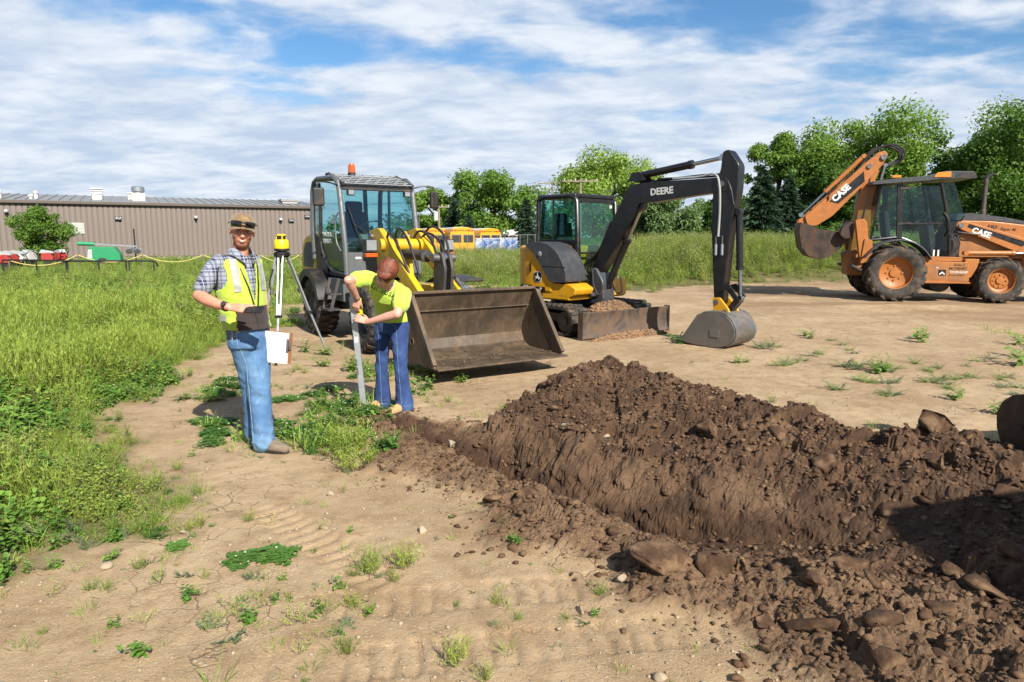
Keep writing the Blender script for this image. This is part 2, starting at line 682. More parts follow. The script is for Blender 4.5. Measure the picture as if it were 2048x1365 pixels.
WEEDS = [('clover', -1.22, 3.27, 0.33), ('clover', -1.77, 3.39, 0.16), ('clover', -1.37, 3.23, 0.24), ('bushy', -0.69, 3.09, 0.17), ('bushy', -0.52, 3.14, 0.17), ('bushy', -0.22, 2.38, 0.13), ('bushy', -1.21, 4.74, 0.28), ('bushy', -1.17, 4.97, 0.28), ('bushy', -1.35, 5.03, 0.28), ('bushy', -1.03, 4.68, 0.2), ('bushy', -1.12, 4.53, 0.2), ('wispy', -1.55, 2.65, 0.16), ('wispy', -1.42, 2.89, 0.16), ('wispy', -1.25, 2.59, 0.16), ('wispy', -1.24, 2.76, 0.16), ('wispy', -1.16, 2.72, 0.16), ('wispy', -1.12, 2.78, 0.16), ('wispy', -0.91, 2.65, 0.16), ('wispy', -0.87, 2.67, 0.16), ('wispy', -0.8, 2.74, 0.16), ('wispy', -0.74, 2.54, 0.16), ('wispy', -0.83, 2.44, 0.16), ('wispy', -0.61, 2.74, 0.16), ('wispy', -1.37, 3.65, 0.16), ('wispy', -1.15, 3.0, 0.16), ('wispy', -1.66, 3.0, 0.16), ('wispy', -2.11, 3.08, 0.16), ('wispy', -2.09, 2.87, 0.16), ('wispy', -1.07, 4.15, 0.16), ('wispy', -1.2, 4.24, 0.16), ('wispy', -1.07, 3.59, 0.16), ('grass', -2.37, 3.4, 0.13), ('grass', -1.84, 2.72, 0.13), ('grass', -1.9, 2.47, 0.13), ('grass', -1.65, 2.51, 0.13), ('grass', -1.39, 2.51, 0.13), ('grass', -1.68, 2.32, 0.13), ('grass', -0.76, 2.35, 0.13), ('grass', -0.87, 3.34, 0.13), ('grass', -1.0, 4.28, 0.13), ('grass', -1.26, 3.95, 0.13), ('grass', -0.94, 4.38, 0.13), ('grass', -1.65, 3.34, 0.13), ('grass', -1.08, 2.25, 0.3), ('grass', 0.23, 3.11, 0.12), ('grass', -0.2, 3.91, 0.12), ('grass', -0.04, 3.59, 0.12), ('grass', -0.25, 3.83, 0.12), ('grass', 0.02, 3.4, 0.12), ('grass', 0.42, 2.32, 0.12), ('grass', -0.32, 3.46, 0.12), ('grass', -0.13, 3.18, 0.12), ('broad', -2.03, 3.23, 0.14), ('broad', -2.24, 3.13, 0.14), ('broad', -1.47, 2.85, 0.14), ('broad', -1.11, 2.67, 0.14), ('broad', -1.45, 2.44, 0.14), ('broad', -2.16, 3.52, 0.14), ('broad', 0.02, 3.37, 0.14), ('clover', -2.7, 5.81, 0.34), ('clover', -2.45, 5.43, 0.34), ('clover', -2.54, 5.73, 0.34), ('clover', -2.25, 6.65, 0.4), ('clover', -1.75, 5.43, 0.4), ('clover', -2.02, 5.73, 0.4), ('clover', -1.65, 5.65, 0.4), ('clover', -2.04, 6.87, 0.3), ('clover', -1.94, 7.11, 0.3), ('clover', -3.25, 7.62, 0.3), ('clover', -3.12, 6.99, 0.3), ('broad', -2.57, 9.22, 0.3), ('broad', -1.98, 8.15, 0.3), ('broad', -2.37, 8.38, 0.3), ('broad', -2.93, 9.5, 0.3), ('broad', -0.95, 7.76, 0.3), ('broad', -0.86, 7.97, 0.3), ('grass', -2.69, 8.91, 0.28), ('grass', -2.49, 9.72, 0.28), ('grass', -1.76, 4.97, 0.28), ('grass', -1.94, 4.85, 0.28), ('grass', -1.66, 5.16, 0.28), ('grass', -2.12, 5.03, 0.28), ('broad', -1.03, 7.49, 0.22), ('broad', -0.56, 7.49, 0.22), ('grass', -0.87, 6.65, 0.2), ('grass', -0.69, 6.35, 0.2), ('grass', -0.51, 6.45, 0.2), ('grass', -0.29, 5.98, 0.2), ('grass', -0.84, 5.73, 0.2), ('grass', -1.53, 4.97, 0.22), ('grass', -1.54, 5.43, 0.22), ('grass', -1.45, 5.73, 0.22), ('grass', -1.62, 5.98, 0.22), ('broad', 2.55, 10.28, 0.26), ('broad', 2.55, 10.69, 0.26), ('broad', 0.73, 7.91, 0.2), ('broad', 3.06, 8.72, 0.2), ('broad', 2.93, 8.69, 0.2), ('feather', 3.75, 9.85, 0.3), ('feather', 3.93, 10.04, 0.3), ('feather', 3.67, 9.95, 0.3), ('broad', 4.82, 10.85, 0.26), ('broad', 4.86, 11.14, 0.26), ('feather', 5.09, 10.69, 0.22), ('feather', 5.01, 10.18, 0.22), ('feather', 4.89, 9.72, 0.22), ('feather', 4.79, 9.38, 0.22), ('broad', 6.33, 10.43, 0.33), ('broad', 6.47, 10.8, 0.33), ('broad', 6.69, 10.91, 0.33), ('grass', 8.11, 11.37, 0.3), ('grass', 8.45, 11.56, 0.3), ('grass', 8.33, 11.87, 0.3), ('grass', 8.32, 11.14, 0.3), ('feather', 3.51, 8.62, 0.26), ('feather', 3.67, 8.69, 0.26), ('feather', 3.83, 8.83, 0.26), ('feather', 3.4, 8.48, 0.26), ('feather', 4.13, 9.22, 0.26), ('feather', 4.31, 9.38, 0.26), ('feather', 4.19, 8.28, 0.28), ('feather', 4.36, 8.38, 0.28), ('feather', 4.57, 8.48, 0.28), ('feather', 4.52, 8.22, 0.28), ('feather', 4.53, 8.06, 0.28), ('feather', 4.71, 8.28, 0.28), ('feather', 4.2, 8.45, 0.28), ('broad', 4.47, 8.06, 0.3), ('broad', 4.33, 7.97, 0.3), ('feather', 4.02, 7.49, 0.22), ('feather', 4.15, 7.41, 0.22), ('feather', 3.95, 7.57, 0.22), ('feather', 4.3, 7.49, 0.22), ('feather', 3.45, 7.15, 0.22), ('feather', 3.5, 7.11, 0.22), ('feather', 3.83, 6.83, 0.22), ('feather', 3.93, 6.87, 0.22), ('feather', 4.69, 7.49, 0.25), ('feather', 4.86, 7.57, 0.25), ('feather', 5.01, 7.62, 0.25), ('feather', 5.19, 7.68, 0.25), ('feather', 5.34, 7.73, 0.25), ('feather', 4.78, 7.36, 0.25), ('feather', 5.58, 7.62, 0.25), ('feather', 5.75, 7.71, 0.25), ('feather', 4.71, 7.15, 0.25), ('feather', 5.35, 7.23, 0.25), ('feather', 5.04, 8.06, 0.25), ('feather', 5.26, 8.22, 0.25), ('feather', 5.15, 8.55, 0.25), ('broad', 4.41, 6.65, 0.24), ('broad', 4.56, 6.76, 0.24), ('broad', 4.48, 6.04, 0.24), ('broad', 4.48, 6.11, 0.24), ('broad', 6.4, 8.38, 0.5), ('broad', 6.89, 8.91, 0.5), ('broad', 7.7, 10.18, 0.5), ('grass', 3.88, 5.29, 0.2), ('grass', 3.62, 4.97, 0.2), ('grass', 2.85, 6.35, 0.2), ('feather', 6.35, 8.91, 0.2), ('feather', 6.03, 8.72, 0.2), ('feather', 5.68, 8.38, 0.2), ('feather', 5.52, 7.23, 0.2), ('feather', 5.2, 6.87, 0.2)]

# ---------------------------------------------------------------- the ground
TRENCH = [(-1.15, 6.1), (-0.75, 5.7), (-0.27, 5.05), (0.15, 4.55), (0.6, 4.15), (1.2, 3.82), (2.0, 3.35), (3.2, 2.5)]
T_DEP = [0.0, 0.16, 0.36, 0.40, 0.34, 0.24, 0.10, 0.0]
T_W = [0.22, 0.26, 0.33, 0.36, 0.38, 0.40, 0.42, 0.45]
SOIL = SOIL_EDGE + [(1.3, 1.2), (6.5, 1.0), (5.6, 3.4), (4.6, 4.4), (3.9, 4.9), (3.2, 5.15), (2.7, 5.35), (2.35, 6.1), (1.85, 6.75), (1.35, 7.2), (0.8, 7.15), (0.3, 6.75), (-0.05, 6.35), (0.0, 5.75), (-0.35, 5.75), (-0.72, 6.0), (-0.95, 6.15)]


def soil_mask(x, y):
    e = 0.16 * fbm(x, y, 3.0, 3, 41) * 2
    return sstep(-0.09, 0.07, poly_sd(x, y, SOIL) + e)


def grass_mask(x, y):
    e = fbm(x, y, 0.7, 3, 61) * 1.5 + fbm(x, y, 2.2, 4, 62) * 1.5 - .10
    far = np.clip((y - 9) / 10, 0, 1)
    return sstep(-0.10, 0.50, -poly_sd(x, y, DIRT) + e * (0.75 + 0.9 * far))


def mound(x, y):
    m = sstep(21.5, 31.0, y) * sstep(1.0, 9.0, x) * 0.95
    return m - 0.45 * sstep(45, 80, y) * (1 - sstep(1.0, 9.0, x)) * sstep(-16, -8, x)


def ground_z(x, y):
    x = np.asarray(x, float)
    y = np.asarray(y, float)
    near = (x > -2.6) & (x < 7.5) & (y > 0.4) & (y < 8.6)
    z = mound(x, y) + 0.05 * fbm(x, y, 0.35, 3, 3) * sstep(3, 9, np.hypot(x, y - 4)) + 0.022 * fbm(x, y, 2.2, 4, 5) + 0.008 * fbm(x, y, 14.0, 3, 8)
    rut = sstep(12, 13.5, y) * (1 - sstep(20, 23, y)) * sstep(3.5, 6, x)
    z = z + rut * 0.13 * (fbm(x * 0.6, y * 1.6, 1.0, 5, 15, 0.6) + 0.08)
    for (ax, ay), (bx, by) in (((-.95, 2.78), (.62, 3.02)), ((-.95, 2.34), (.95, 2.66)), ((-1.5, 3.9), (-.6, 3.0))):
        L_ = math.hypot(bx - ax, by - ay)
        ux, uy = (bx - ax) / L_, (by - ay) / L_
        u_, v_ = (x - ax) * ux + (y - ay) * uy, -(x - ax) * uy + (y - ay) * ux
        ban = sstep(.13, .10, np.abs(v_)) * sstep(-.1, .1, u_) * sstep(L_ + .1, L_ - .1, u_)
        z = z - ban * (.004 + .012 * sstep(.1, .6, np.sin(u_ * 66 + np.abs(v_) * 9)) * (.3 + 1.4 * (fbm(x, y, 4, 2, 55) + .5)))
    if not near.any():
        return z
    xs, ys = x[near], y[near]
    sm = soil_mask(xs, ys)
    s, p = line_sd(xs, ys, TRENCH)
    idx = np.arange(len(TRENCH))
    dep = np.interp(p, idx, T_DEP)
    w = np.interp(p, idx, T_W)
    wob = 0.16 * fbm(xs, ys, 2.4, 3, 21) + 0.018 * fbm(xs, ys, 12.0, 2, 23)
    sw = s + wob
    op = sstep(3.6, 5.0, p)                           # the right end opens out
    far_side = 1 - np.clip((sw - (w - .28)) / .36, 0, 1) ** .75
    near_side = sstep(-w - 0.05 - .30 * op, -w + 0.05 + .12 * op, sw)
    cut = -dep * far_side * near_side
    # heap
    r, q = line_sd(xs, ys, RIDGE)
    hz = np.interp(q, np.arange(len(RIDGE)), [k[2] - .06 - .07 * (i / 13) for i, k in enumerate(RIDGE)])
    fr = np.where(r > 0, 0.62, 1.15)
    hgt = hz * np.clip(1 - np.abs(r) / fr, 0, 1) ** 0.85
    gate = sstep(w - 0.02, w + 0.46, sw)
    heap = hgt * gate
    # spoil on the near side and round the right end
    band = sstep(0.0, 0.35, poly_sd(xs, ys, SOIL)) * (1 - gate) * (1 - far_side * near_side)
    right = sstep(1.6, 2.6, xs) * (1 - sstep(3.2, 4.2, ys)) * sstep(0.0, 0.5, poly_sd(xs, ys, SOIL))
    rim = .025 * np.exp(-((sw + w + .10) / .09) ** 2) * (dep > .1)
    base = cut * (1 - 0.7 * right) + heap + rim + 0.05 * band + 0.10 * right
    wx = xs + 0.12 * fbm(xs, ys, 4, 3, 71)
    wy = ys + 0.12 * fbm(xs, ys, 4, 3, 72)
    lump = 0.085 * clods(wx, wy, 4.6, 31) * (fbm(xs, ys, 2.0, 2, 39) > -.05) + 0.055 * clods(wx, wy, 10.0, 32) + 0.032 * clods(wx + 3.3, wy, 21.0, 33) + .014 * clods(wx + 1.3, wy, 44.0, 34)
    lump = lump + 0.10 * fbm(xs, ys, 3.2, 4, 35) + 0.03 * fbm(xs, ys, 22, 3, 36)
    wall = sstep(-w - .02, -w + .06, sw) * (1 - sstep(w - .08, w + .10, sw)) * .70 * (dep > .08)
    lump = lump * (1 - .45 * (sw < -w) * (xs < 1.3)) * sm * (1 - wall) + sm * wall * (.05 * fbm(xs, ys, 9.0, 4, 88) + .022 * clods(xs, ys, 16.0, 89))
    z = z.copy()
    z[near] = z[near] + base * sm + lump
    return z


def axis(lo, hi, fine_lo, fine_hi, step, grow=1.07, far=40.0):
    a = list(np.arange(fine_lo, fine_hi, step))
    d, q, left = step, fine_lo, []
    while q > lo:
        d = min(d * grow, far)
        q -= d
        left.append(q)
    d, q, right = step, a[-1], []
    while q < hi:
        d = min(d * grow, far)
        q += d
        right.append(q)
    return np.array(left[::-1] + a + right)


gx = axis(-900, 900, -2.4, 4.2, 0.0165, 1.045)
gy = axis(-60, 1500, 1.6, 7.4, 0.0165, 1.03)
GX, GY = np.meshgrid(gx, gy)
GZ = ground_z(GX, GY)
nx, ny = len(gx), len(gy)
# break up the steep trench wall sideways, so that it is rough down its height too
_s, _p = line_sd(GX, GY, TRENCH)
_w = np.interp(_p, np.arange(len(TRENCH)), T_W)
_m = np.exp(-((_s - _w + .10) / .17) ** 2) * (_p > .5) * (_p < 6.2) * (np.abs(_s) < 1.2)
_u = _p * .62
_h = .13 * fbm(_u, GZ, 5.0, 4, 301) + .045 * clods(_u, GZ * 1.3, 11.0, 302) + .028 * clods(_u + 7, GZ * 1.3, 24.0, 303)
_i = np.clip(_p.astype(int), 0, len(TRENCH) - 2)
_T = np.array(TRENCH)
_e = _T[1:] - _T[:-1]
_e = _e / np.linalg.norm(_e, axis=1)[:, None]
XX, YY = GX + _e[_i, 1] * _h * _m, GY - _e[_i, 0] * _h * _m
verts = np.stack([XX, YY, GZ], -1).reshape(-1, 3)
ii = (np.arange(ny - 1)[:, None] * nx + np.arange(nx - 1)[None, :]).ravel()
faces = np.stack([ii, ii + 1, ii + nx + 1, ii + nx], -1)
gme = np_mesh('ground', verts, faces, True)
fcx, fcy = verts[ii, 0], verts[ii, 1]
sm_ = np.ones(len(ii), bool)
nr_ = (fcx > -2.4) & (fcx < 6) & (fcy > .8) & (fcy < 8)
sm_[nr_] = soil_mask(fcx[nr_], fcy[nr_]) < .6           # broken soil keeps its facets
gme.polygons.foreach_set('use_smooth', sm_)
_s, _p = line_sd(GX, GY, TRENCH)
_w = np.interp(_p, np.arange(len(TRENCH)), T_W)
_d = _s - _w
DRY = np.clip(sstep(-.16, .0, _d) * (1 - sstep(.02, .25, _d)) * (_p < 5.4) * .75, 0, 1) * np.clip(.6 + 1.6 * fbm(GX, GY, 3.0, 4, 83), 0, 1)
DRY = np.clip(DRY + sstep(-2 * _w + .12, -2 * _w - .02, _d) * (GX < 1.9) * np.clip(.75 + 1.4 * fbm(GX, GY, 3.0, 4, 84), 0, 1), 0, 1)
CUT_DARK = sstep(-.02, -.22, _d + .05 * fbm(GX, GY, 6, 3, 86)) * sstep(-2 * _w - .02, -2 * _w + .06, _d) * (_p > .3) * (_p < 5.6)  # darker tone inside the trench cut, fading out towards the far edge
for nm, val in (('soil', soil_mask(GX, GY) * ((GX > -3) & (GX < 8) & (GY < 9))), ('grass', grass_mask(GX, GY)), ('dry', DRY), ('moist', CUT_DARK),
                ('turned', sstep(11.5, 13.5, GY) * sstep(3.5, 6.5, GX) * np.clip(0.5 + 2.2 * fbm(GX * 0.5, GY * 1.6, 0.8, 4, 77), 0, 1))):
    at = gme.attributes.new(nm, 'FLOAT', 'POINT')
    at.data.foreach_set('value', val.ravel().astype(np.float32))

t = NT('ground_earth')
soil_f, grass_f, turned = t.attr('soil'), t.attr('grass'), t.attr('turned')
n_big, n_mid, n_fine = t.noise(0.8, 5, 0.6), t.noise(6.0, 6, 0.65), t.noise(70, 4, 0.7)
tan = t.mix(t.ramp(n_big, 0.3, 0.7), S(177, 150, 115), S(204, 178, 142))
tan = t.mix(t.ramp(n_mid, 0.42, 0.72, 0, 0.65), tan, S(150, 120, 88))
tan = t.mix(t.ramp(n_fine, 0.5, 0.75, 0, 0.4), tan, S(118, 94, 70))
peb = t.vor(42.0, out='Color')
pebd = t.vor(42.0)
pebm = t.math('MULTIPLY', t.ramp(pebd, 0.34, 0.22), t.ramp(t.noise(2.2, 3), 0.42, 0.62))
pebv = t.N('ShaderNodeSeparateColor')
t.l.new(peb, pebv.inputs[0])
pebm = t.math('MULTIPLY', pebm, t.ramp(pebv.outputs[0], 0.55, 0.62))
tan = t.mix(t.math('MULTIPLY', pebm, 0.8), tan, S(205, 192, 170))
spk = t.noise(210, 2, .6)
tan = t.mix(t.ramp(spk, .60, .70, 0, .55), tan, S(216, 200, 174))
tan = t.mix(t.ramp(spk, .40, .30, 0, .5), tan, S(112, 88, 66))
tan = t.mix(t.ramp(t.noise(1.9, 6, .7), .50, .70, 0, .45), tan, S(150, 120, 90))
crk = t.vor(6.0, 'DISTANCE_TO_EDGE', vec=t.mix(0.12, t.co(), t.noise(5, 3, out=1), 'ADD'))
crm = t.math('MULTIPLY', t.ramp(crk, 0.020, 0.003), t.ramp(t.noise(0.9, 4, 0.7), 0.52, 0.64))
tan = t.mix(t.math('MULTIPLY', crm, 0.5), tan, S(86, 66, 48))
tan = t.mix(t.math('MULTIPLY', turned, 0.7), tan, S(138, 105, 76))
dark = t.mix(t.ramp(n_mid, 0.35, 0.7), S(66, 48, 36), S(104, 78, 57))
dark = t.mix(t.ramp(n_fine, 0.45, 0.75, 0, 0.45), dark, S(122, 96, 72))
dark = t.mix(t.math('MULTIPLY', t.ramp(t.noise(2.3, 5, .65), 0.50, 0.72), 0.6), dark, S(142, 114, 86))
dark = t.mix(t.math('MULTIPLY', t.attr('dry'), .75), dark, t.mix(t.ramp(n_fine, .35, .7), S(118, 92, 69), S(158, 130, 100)))
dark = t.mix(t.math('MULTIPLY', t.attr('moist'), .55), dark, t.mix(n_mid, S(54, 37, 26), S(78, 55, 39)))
col = t.mix(soil_f, tan, dark)
grn = t.mix(t.ramp(n_mid, 0.35, 0.65), S(70, 82, 36), S(118, 112, 62))
col = t.mix(t.math('MULTIPLY', grass_f, 0.85), col, grn)
t.set(Base_Color=col, Roughness=t.ramp(n_fine, 0.2, 0.8, 0.8, 1.0))
t.b.inputs['Specular IOR Level'].default_value = 0.25
h = t.math('ADD', t.math('MULTIPLY', n_fine, 0.5), t.math('MULTIPLY', n_mid, 0.9))
h = t.math('ADD', h, t.math('MULTIPLY', pebm, 0.35))
h = t.math('SUBTRACT', h, t.math('MULTIPLY', crm, 1.2))
nb = t.bump(h, 0.7, 0.022)
nb = t.bump(t.noise(160, 4, 0.75), 0.6, 0.006, nb)
t.l.new(nb, t.b.inputs['Normal'])
ground = tag(link('ground', gme, None, t.m), kind='structure')
EARTH = t.m


def gz(x, y):
    return float(ground_z(np.array([float(x)]), np.array([float(y)]))[0])


# ---- loose clods -------------------------------------------------------------
t = NT('fresh_soil')
oi = t.N('ShaderNodeObjectInfo')
nm = t.noise(9.0, 6, 0.7)
c = t.mix(t.ramp(nm, 0.3, 0.7), S(74, 54, 40), S(116, 88, 65))
c = t.mix(t.math('MULTIPLY', t.ramp(t.noise(7.0, 5, .7), 0.46, 0.66), 0.7), c, S(152, 124, 95))
t.set(Base_Color=c, Roughness=0.95)
t.b.inputs['Specular IOR Level'].default_value = 0.25
t.l.new(t.bump(t.noise(45, 6, 0.75), .6, 0.015), t.b.inputs['Normal'])
SOILM = t.m
STONE = paint('pale_stone', S(176, 158, 132), 0.85, var=0.2, bump=0.3, bscale=40)


def ico(sub):
    bm = bmesh.new()
    bmesh.ops.create_icosphere(bm, subdivisions=sub, radius=1.0)
    v = np.array([p.co[:] for p in bm.verts])
    f = np.array([[q.index for q in p.verts] for p in bm.faces])
    bm.free()
    return v, f


def clod_shape(v, seed, rough=0.35, cuts=5):
    rg = np.random.default_rng(seed)
    o = v.copy()
    for k in range(cuts + 4):                   # chip flat facets off the lump
        d = rg.normal(size=3)
        d /= np.linalg.norm(d)
        lim = rg.uniform(0.30, 0.78)
        e = o @ d - lim
        o -= np.outer(np.clip(e, 0, None), d)
    for k, a in ((1.3, rough * .5), (2.9, rough * 0.3), (7.0, rough * 0.28), (13.0, rough * .22)):
        ph = rg.uniform(0, 6, (3, 3))
        n = sum(np.sin((v @ ph[j]) * k + ph[j, 0] * 7) for j in range(3)) / 3
        o *= (1 + a * n)[:, None]
    return o * np.array([1, rg.uniform(.65, .95), rg.uniform(.5, .8)])


rng = np.random.default_rng(11)
V1, F1 = ico(1)
V2, F2 = ico(2)
V3, F3 = ico(3)
# crumbs, past counting: one mesh
ph_ = (1 + 5 ** .5) / 2
V0 = np.array([(-1, ph_, 0), (1, ph_, 0), (-1, -ph_, 0), (1, -ph_, 0), (0, -1, ph_), (0, 1, ph_), (0, -1, -ph_), (0, 1, -ph_), (ph_, 0, -1), (ph_, 0, 1), (-ph_, 0, -1), (-ph_, 0, 1)]) / math.hypot(1, ph_)
F0 = np.array([(0, 11, 5), (0, 5, 1), (0, 1, 7), (0, 7, 10), (0, 10, 11), (1, 5, 9), (5, 11, 4), (11, 10, 2), (10, 7, 6), (7, 1, 8), (3, 9, 4), (3, 4, 2), (3, 2, 6), (3, 6, 8), (3, 8, 9), (4, 9, 5), (2, 4, 11), (6, 2, 10), (8, 6, 7), (9, 8, 1)])


def crumbs(name, px, py, sz, m, label, cat, sink=.3):
    """scatter of broken lumps as one mesh"""
    n = len(px)
    pr = np.stack([clod_shape(V0, 100 + k, .5, 2) for k in range(24)])
    a = rng.uniform(0, 6.28, n)
    q = pr[rng.integers(0, 24, n)]
    ca, sa = np.cos(a)[:, None], np.sin(a)[:, None]
    v = np.stack([q[..., 0] * ca - q[..., 1] * sa, q[..., 0] * sa + q[..., 1] * ca, q[..., 2]], -1) * sz[:, None, None]
    v += np.stack([px, py, ground_z(px, py) + sz * sink], -1)[:, None, :]
    f = (F0[None] + (np.arange(n) * len(V0))[:, None, None]).reshape(-1, 3)
    return tag(link(name, np_mesh(name, v.reshape(-1, 3), f), None, m), label, cat, kind='stuff')


NCR = 26000
px, py = rng.uniform(-1.6, 4.8, NCR * 3), rng.uniform(1.5, 7.5, NCR * 3)
_s, _p = line_sd(px, py, TRENCH)
_w = np.interp(_p, np.arange(len(TRENCH)), T_W)
keep_ = rng.uniform(size=NCR * 3) < np.clip(soil_mask(px + rng.normal(0, .12, px.size), py + rng.normal(0, .12, px.size)), 0.0, 1) * np.where((np.abs(_s) < _w + .06) & (_p < 5.2), .7, 1)
px, py = px[keep_][:NCR], py[keep_][:NCR]
sz = 0.006 + 0.022 * rng.uniform(size=px.size) ** 4 + 0.03 * (rng.uniform(size=px.size) < 0.02) * rng.uniform(size=px.size)
crumbs('soil_crumbs', px, py, sz, SOILM, 'small crumbs of dark soil strewn over the dug heap and trench edge', 'soil')
n_ = 9000
py = 1.7 + 12 * rng.uniform(size=n_) ** 1.7
px = rng.uniform(-.8, .8, n_) * (py + .3)
k_ = (rng.uniform(size=n_) < .25 + .75 * (fbm(px, py, 1.1, 3, 44) > .02)) & (grass_mask(px, py) < .6) & (soil_mask(px, py) < .5)
px, py = px[k_], py[k_]
crumbs('gravel_bits', px, py, (.003 + .009 * rng.uniform(size=px.size) ** 3) * (1 + py * .06), STONE, 'fine pale gravel scattered thinly over the dry dirt', 'gravel', .2)
# dry straw and root bits
n_ = 3600
py = 1.7 + 11 * rng.uniform(size=n_) ** 1.7
px = rng.uniform(-.8, .8, n_) * (py + .3)
k_ = (grass_mask(px, py) < .8) & (soil_mask(px, py) < .8)
px, py = px[k_], py[k_]
pz = ground_z(px, py) + .004
a_, L_, w_ = rng.uniform(0, 6.28, px.size), rng.uniform(.006, .03, px.size) * (1 + .05 * py), rng.uniform(.0008, .0018, px.size) * (1 + .1 * py)
d_ = np.stack([np.cos(a_), np.sin(a_), rng.uniform(-.05, .25, px.size)], -1)
sd_ = np.stack([-np.sin(a_), np.cos(a_), 0 * a_], -1)
p_ = np.stack([px, py, pz], -1)
vv_ = np.stack([p_ - sd_ * w_[:, None], p_ + sd_ * w_[:, None], p_ + d_ * L_[:, None] + sd_ * w_[:, None] * .5, p_ + d_ * L_[:, None] - sd_ * w_[:, None] * .5], 1).reshape(-1, 3)
tag(link('dry_litter', np_mesh('dry_litter', vv_, np.arange(len(vv_)).reshape(-1, 4)), None, paint('dry_straw', S(160, 132, 92), .9, var=.45, scale=8)),
    'dry straw and root bits scattered over the bare dirt', 'litter', kind='stuff')
# clods one can pick out
CLODS = [  # x, y, size
    (0.68, 2.97, .20), (0.95, 2.98, .14), (1.62, 3.02, .15), (1.78, 3.22, .10), (1.46, 3.30, .09), (1.2, 2.55, .12), (1.05, 2.62, .07), (1.75, 2.62, .10),
    (2.2, 2.35, .17), (1.42, 2.42, .10), (2.75, 4.25, .16), (2.55, 3.95, .11), (1.42, 4.75, .13), (1.05, 4.9, .09), (2.0, 4.2, .12), (1.85, 4.55, .10),
    (2.45, 4.6, .09), (2.2, 4.7, .08), (0.95, 3.15, .08), (0.8, 3.35, .07), (0.55, 3.4, .06), (0.1, 3.85, .10), (-0.1, 3.9, .08), (0.3, 3.7, .07),
    (1.3, 2.75, .08), (1.55, 2.75, .07), (1.35, 2.25, .09), (1.6, 2.3, .08), (1.9, 2.45, .09), (2.0, 2.7, .10), (2.3, 2.9, .12), (2.5, 2.6, .11),
    (0.45, 5.0, .06), (0.35, 5.35, .07), (0.7, 5.5, .08), (0.9, 5.9, .07), (1.3, 5.6, .07), (1.6, 5.4, .08), (1.2, 6.3, .06), (0.8, 6.4, .05),
    (2.9, 4.15, .10), (2.95, 3.8, .12), (2.7, 3.55, .11), (2.35, 3.8, .10), (2.15, 3.65, .09), (1.95, 3.75, .07), (3.1, 4.4, .10), (-0.42, 4.52, .05),
    (0.02, 6.05, .05), (0.25, 6.15, .06), (1.15, 3.05, .06), (1.25, 3.2, .07), (1.4, 3.05, .06), (1.0, 2.45, .05), (1.7, 2.85, .06), (2.1, 3.05, .08)]
big_lab = {0: 'largest dark soil block at the near trench edge, casting a black shadow to its left', 1: 'grey-brown angular soil block right beside the largest block',
           2: 'long pale-topped clod lying across the right end of the trench', 8: 'big brown clod in the bottom right corner of the photo',
           10: 'tilted slab of soil standing on the right crest of the heap'}
lab_items = []
for k, (x, y, s) in enumerate(CLODS):
    v = clod_shape(V3 if s > .10 else V2, 340 + k, 0.20, 9)
    v = v * (1 + np.random.default_rng(k).normal(0, .045, len(v)))[:, None]
    fm = F3 if s > .10 else F2
    me = np_mesh('dirt_clod', v * s, fm, False)
    o = link('dirt_clod', me, None, SOILM, (x, y, gz(x, y) + s * 0.10), (.25 * math.sin(k * 3), .3 * math.cos(k * 5), k * 1.7))
    tag(o, big_lab.get(k), 'clod', 'loose clods of dug soil')
    if k not in big_lab:
        reg = 'on the crest of the heap' if y > 4.95 - .25 * (x - 1) and y > 4.0 else ('on the right end of the heap' if x > 1.8 and y > 3.4 else ('in the bottom right corner' if y < 2.85 and x > .9 else 'along the near trench edge'))
        lab_items.append((o, 'dark clod' if s < .09 else 'large dark clod', reg, x, y))
place_labels(lab_items)
STN = [(0.42, 5.15, .055), (0.72, 5.02, .05), (-0.43, 4.66, .05), (1.5, 3.52, .05), (0.52, 3.0, .03), (0.9, 2.2, .045), (0.55, 2.28, .035), (-0.5, 3.55, .04), (-1.15, 4.1, .035), (-1.05, 3.6, .03), (-1.8, 3.55, .03), (0.3, 2.75, .035), (1.1, 3.75, .045), (0.98, 5.4, .04), (-2.0, 3.15, .035)]
lab_items = []
for k, (x, y, s) in enumerate(STN):
    o = link('stone', np_mesh('stone', clod_shape(V2, 700 + k, 0.2, 4) * s, F2, True), None, STONE, (x, y, gz(x, y) + s * 0.3), (0, 0, k))
    tag(o, 'pale angular stone stuck in the trench wall', 'stone', 'small pale stones')
    if k != 3:
        lab_items.append((o, 'small pale stone', 'on the dug soil' if soil_mask(np.array([x]), np.array([y]))[0] > .5 else 'on the bare foreground dirt', x, y))
place_labels(lab_items)

# ---------------------------------------------------------------- plants
def leafmat(name, c1, c2, trans=0.35, vary=0.35, rough=0.55):
    t = NT(name)
    oi = t.N('ShaderNodeObjectInfo')
    f = t.math('ADD', t.math('MULTIPLY', oi.outputs['Random'], vary), t.math('MULTIPLY', t.noise(1.3 if 'tree' in name else 14.0, 3), 1 - vary))
    c = t.mix(t.ramp(f, 0.25, 0.75), c1, c2)
    t.set(Base_Color=c, Roughness=rough)
    t.b.inputs['Specular IOR Level'].default_value = 0.3
    tl = t.N('ShaderNodeBsdfTranslucent')
    t.l.new(t.mix(0.5, c, (min(1, c2[0] * 1.6), min(1, c2[1] * 1.5), c2[2])), tl.inputs[0])
    m = t.N('ShaderNodeMixShader')
    m.inputs[0].default_value = trans
    t.l.new(t.b.outputs[0], m.inputs[1])
    t.l.new(tl.outputs[0], m.inputs[2])
    t.l.new(m.outputs[0], t.o.inputs[0])
    return t.m


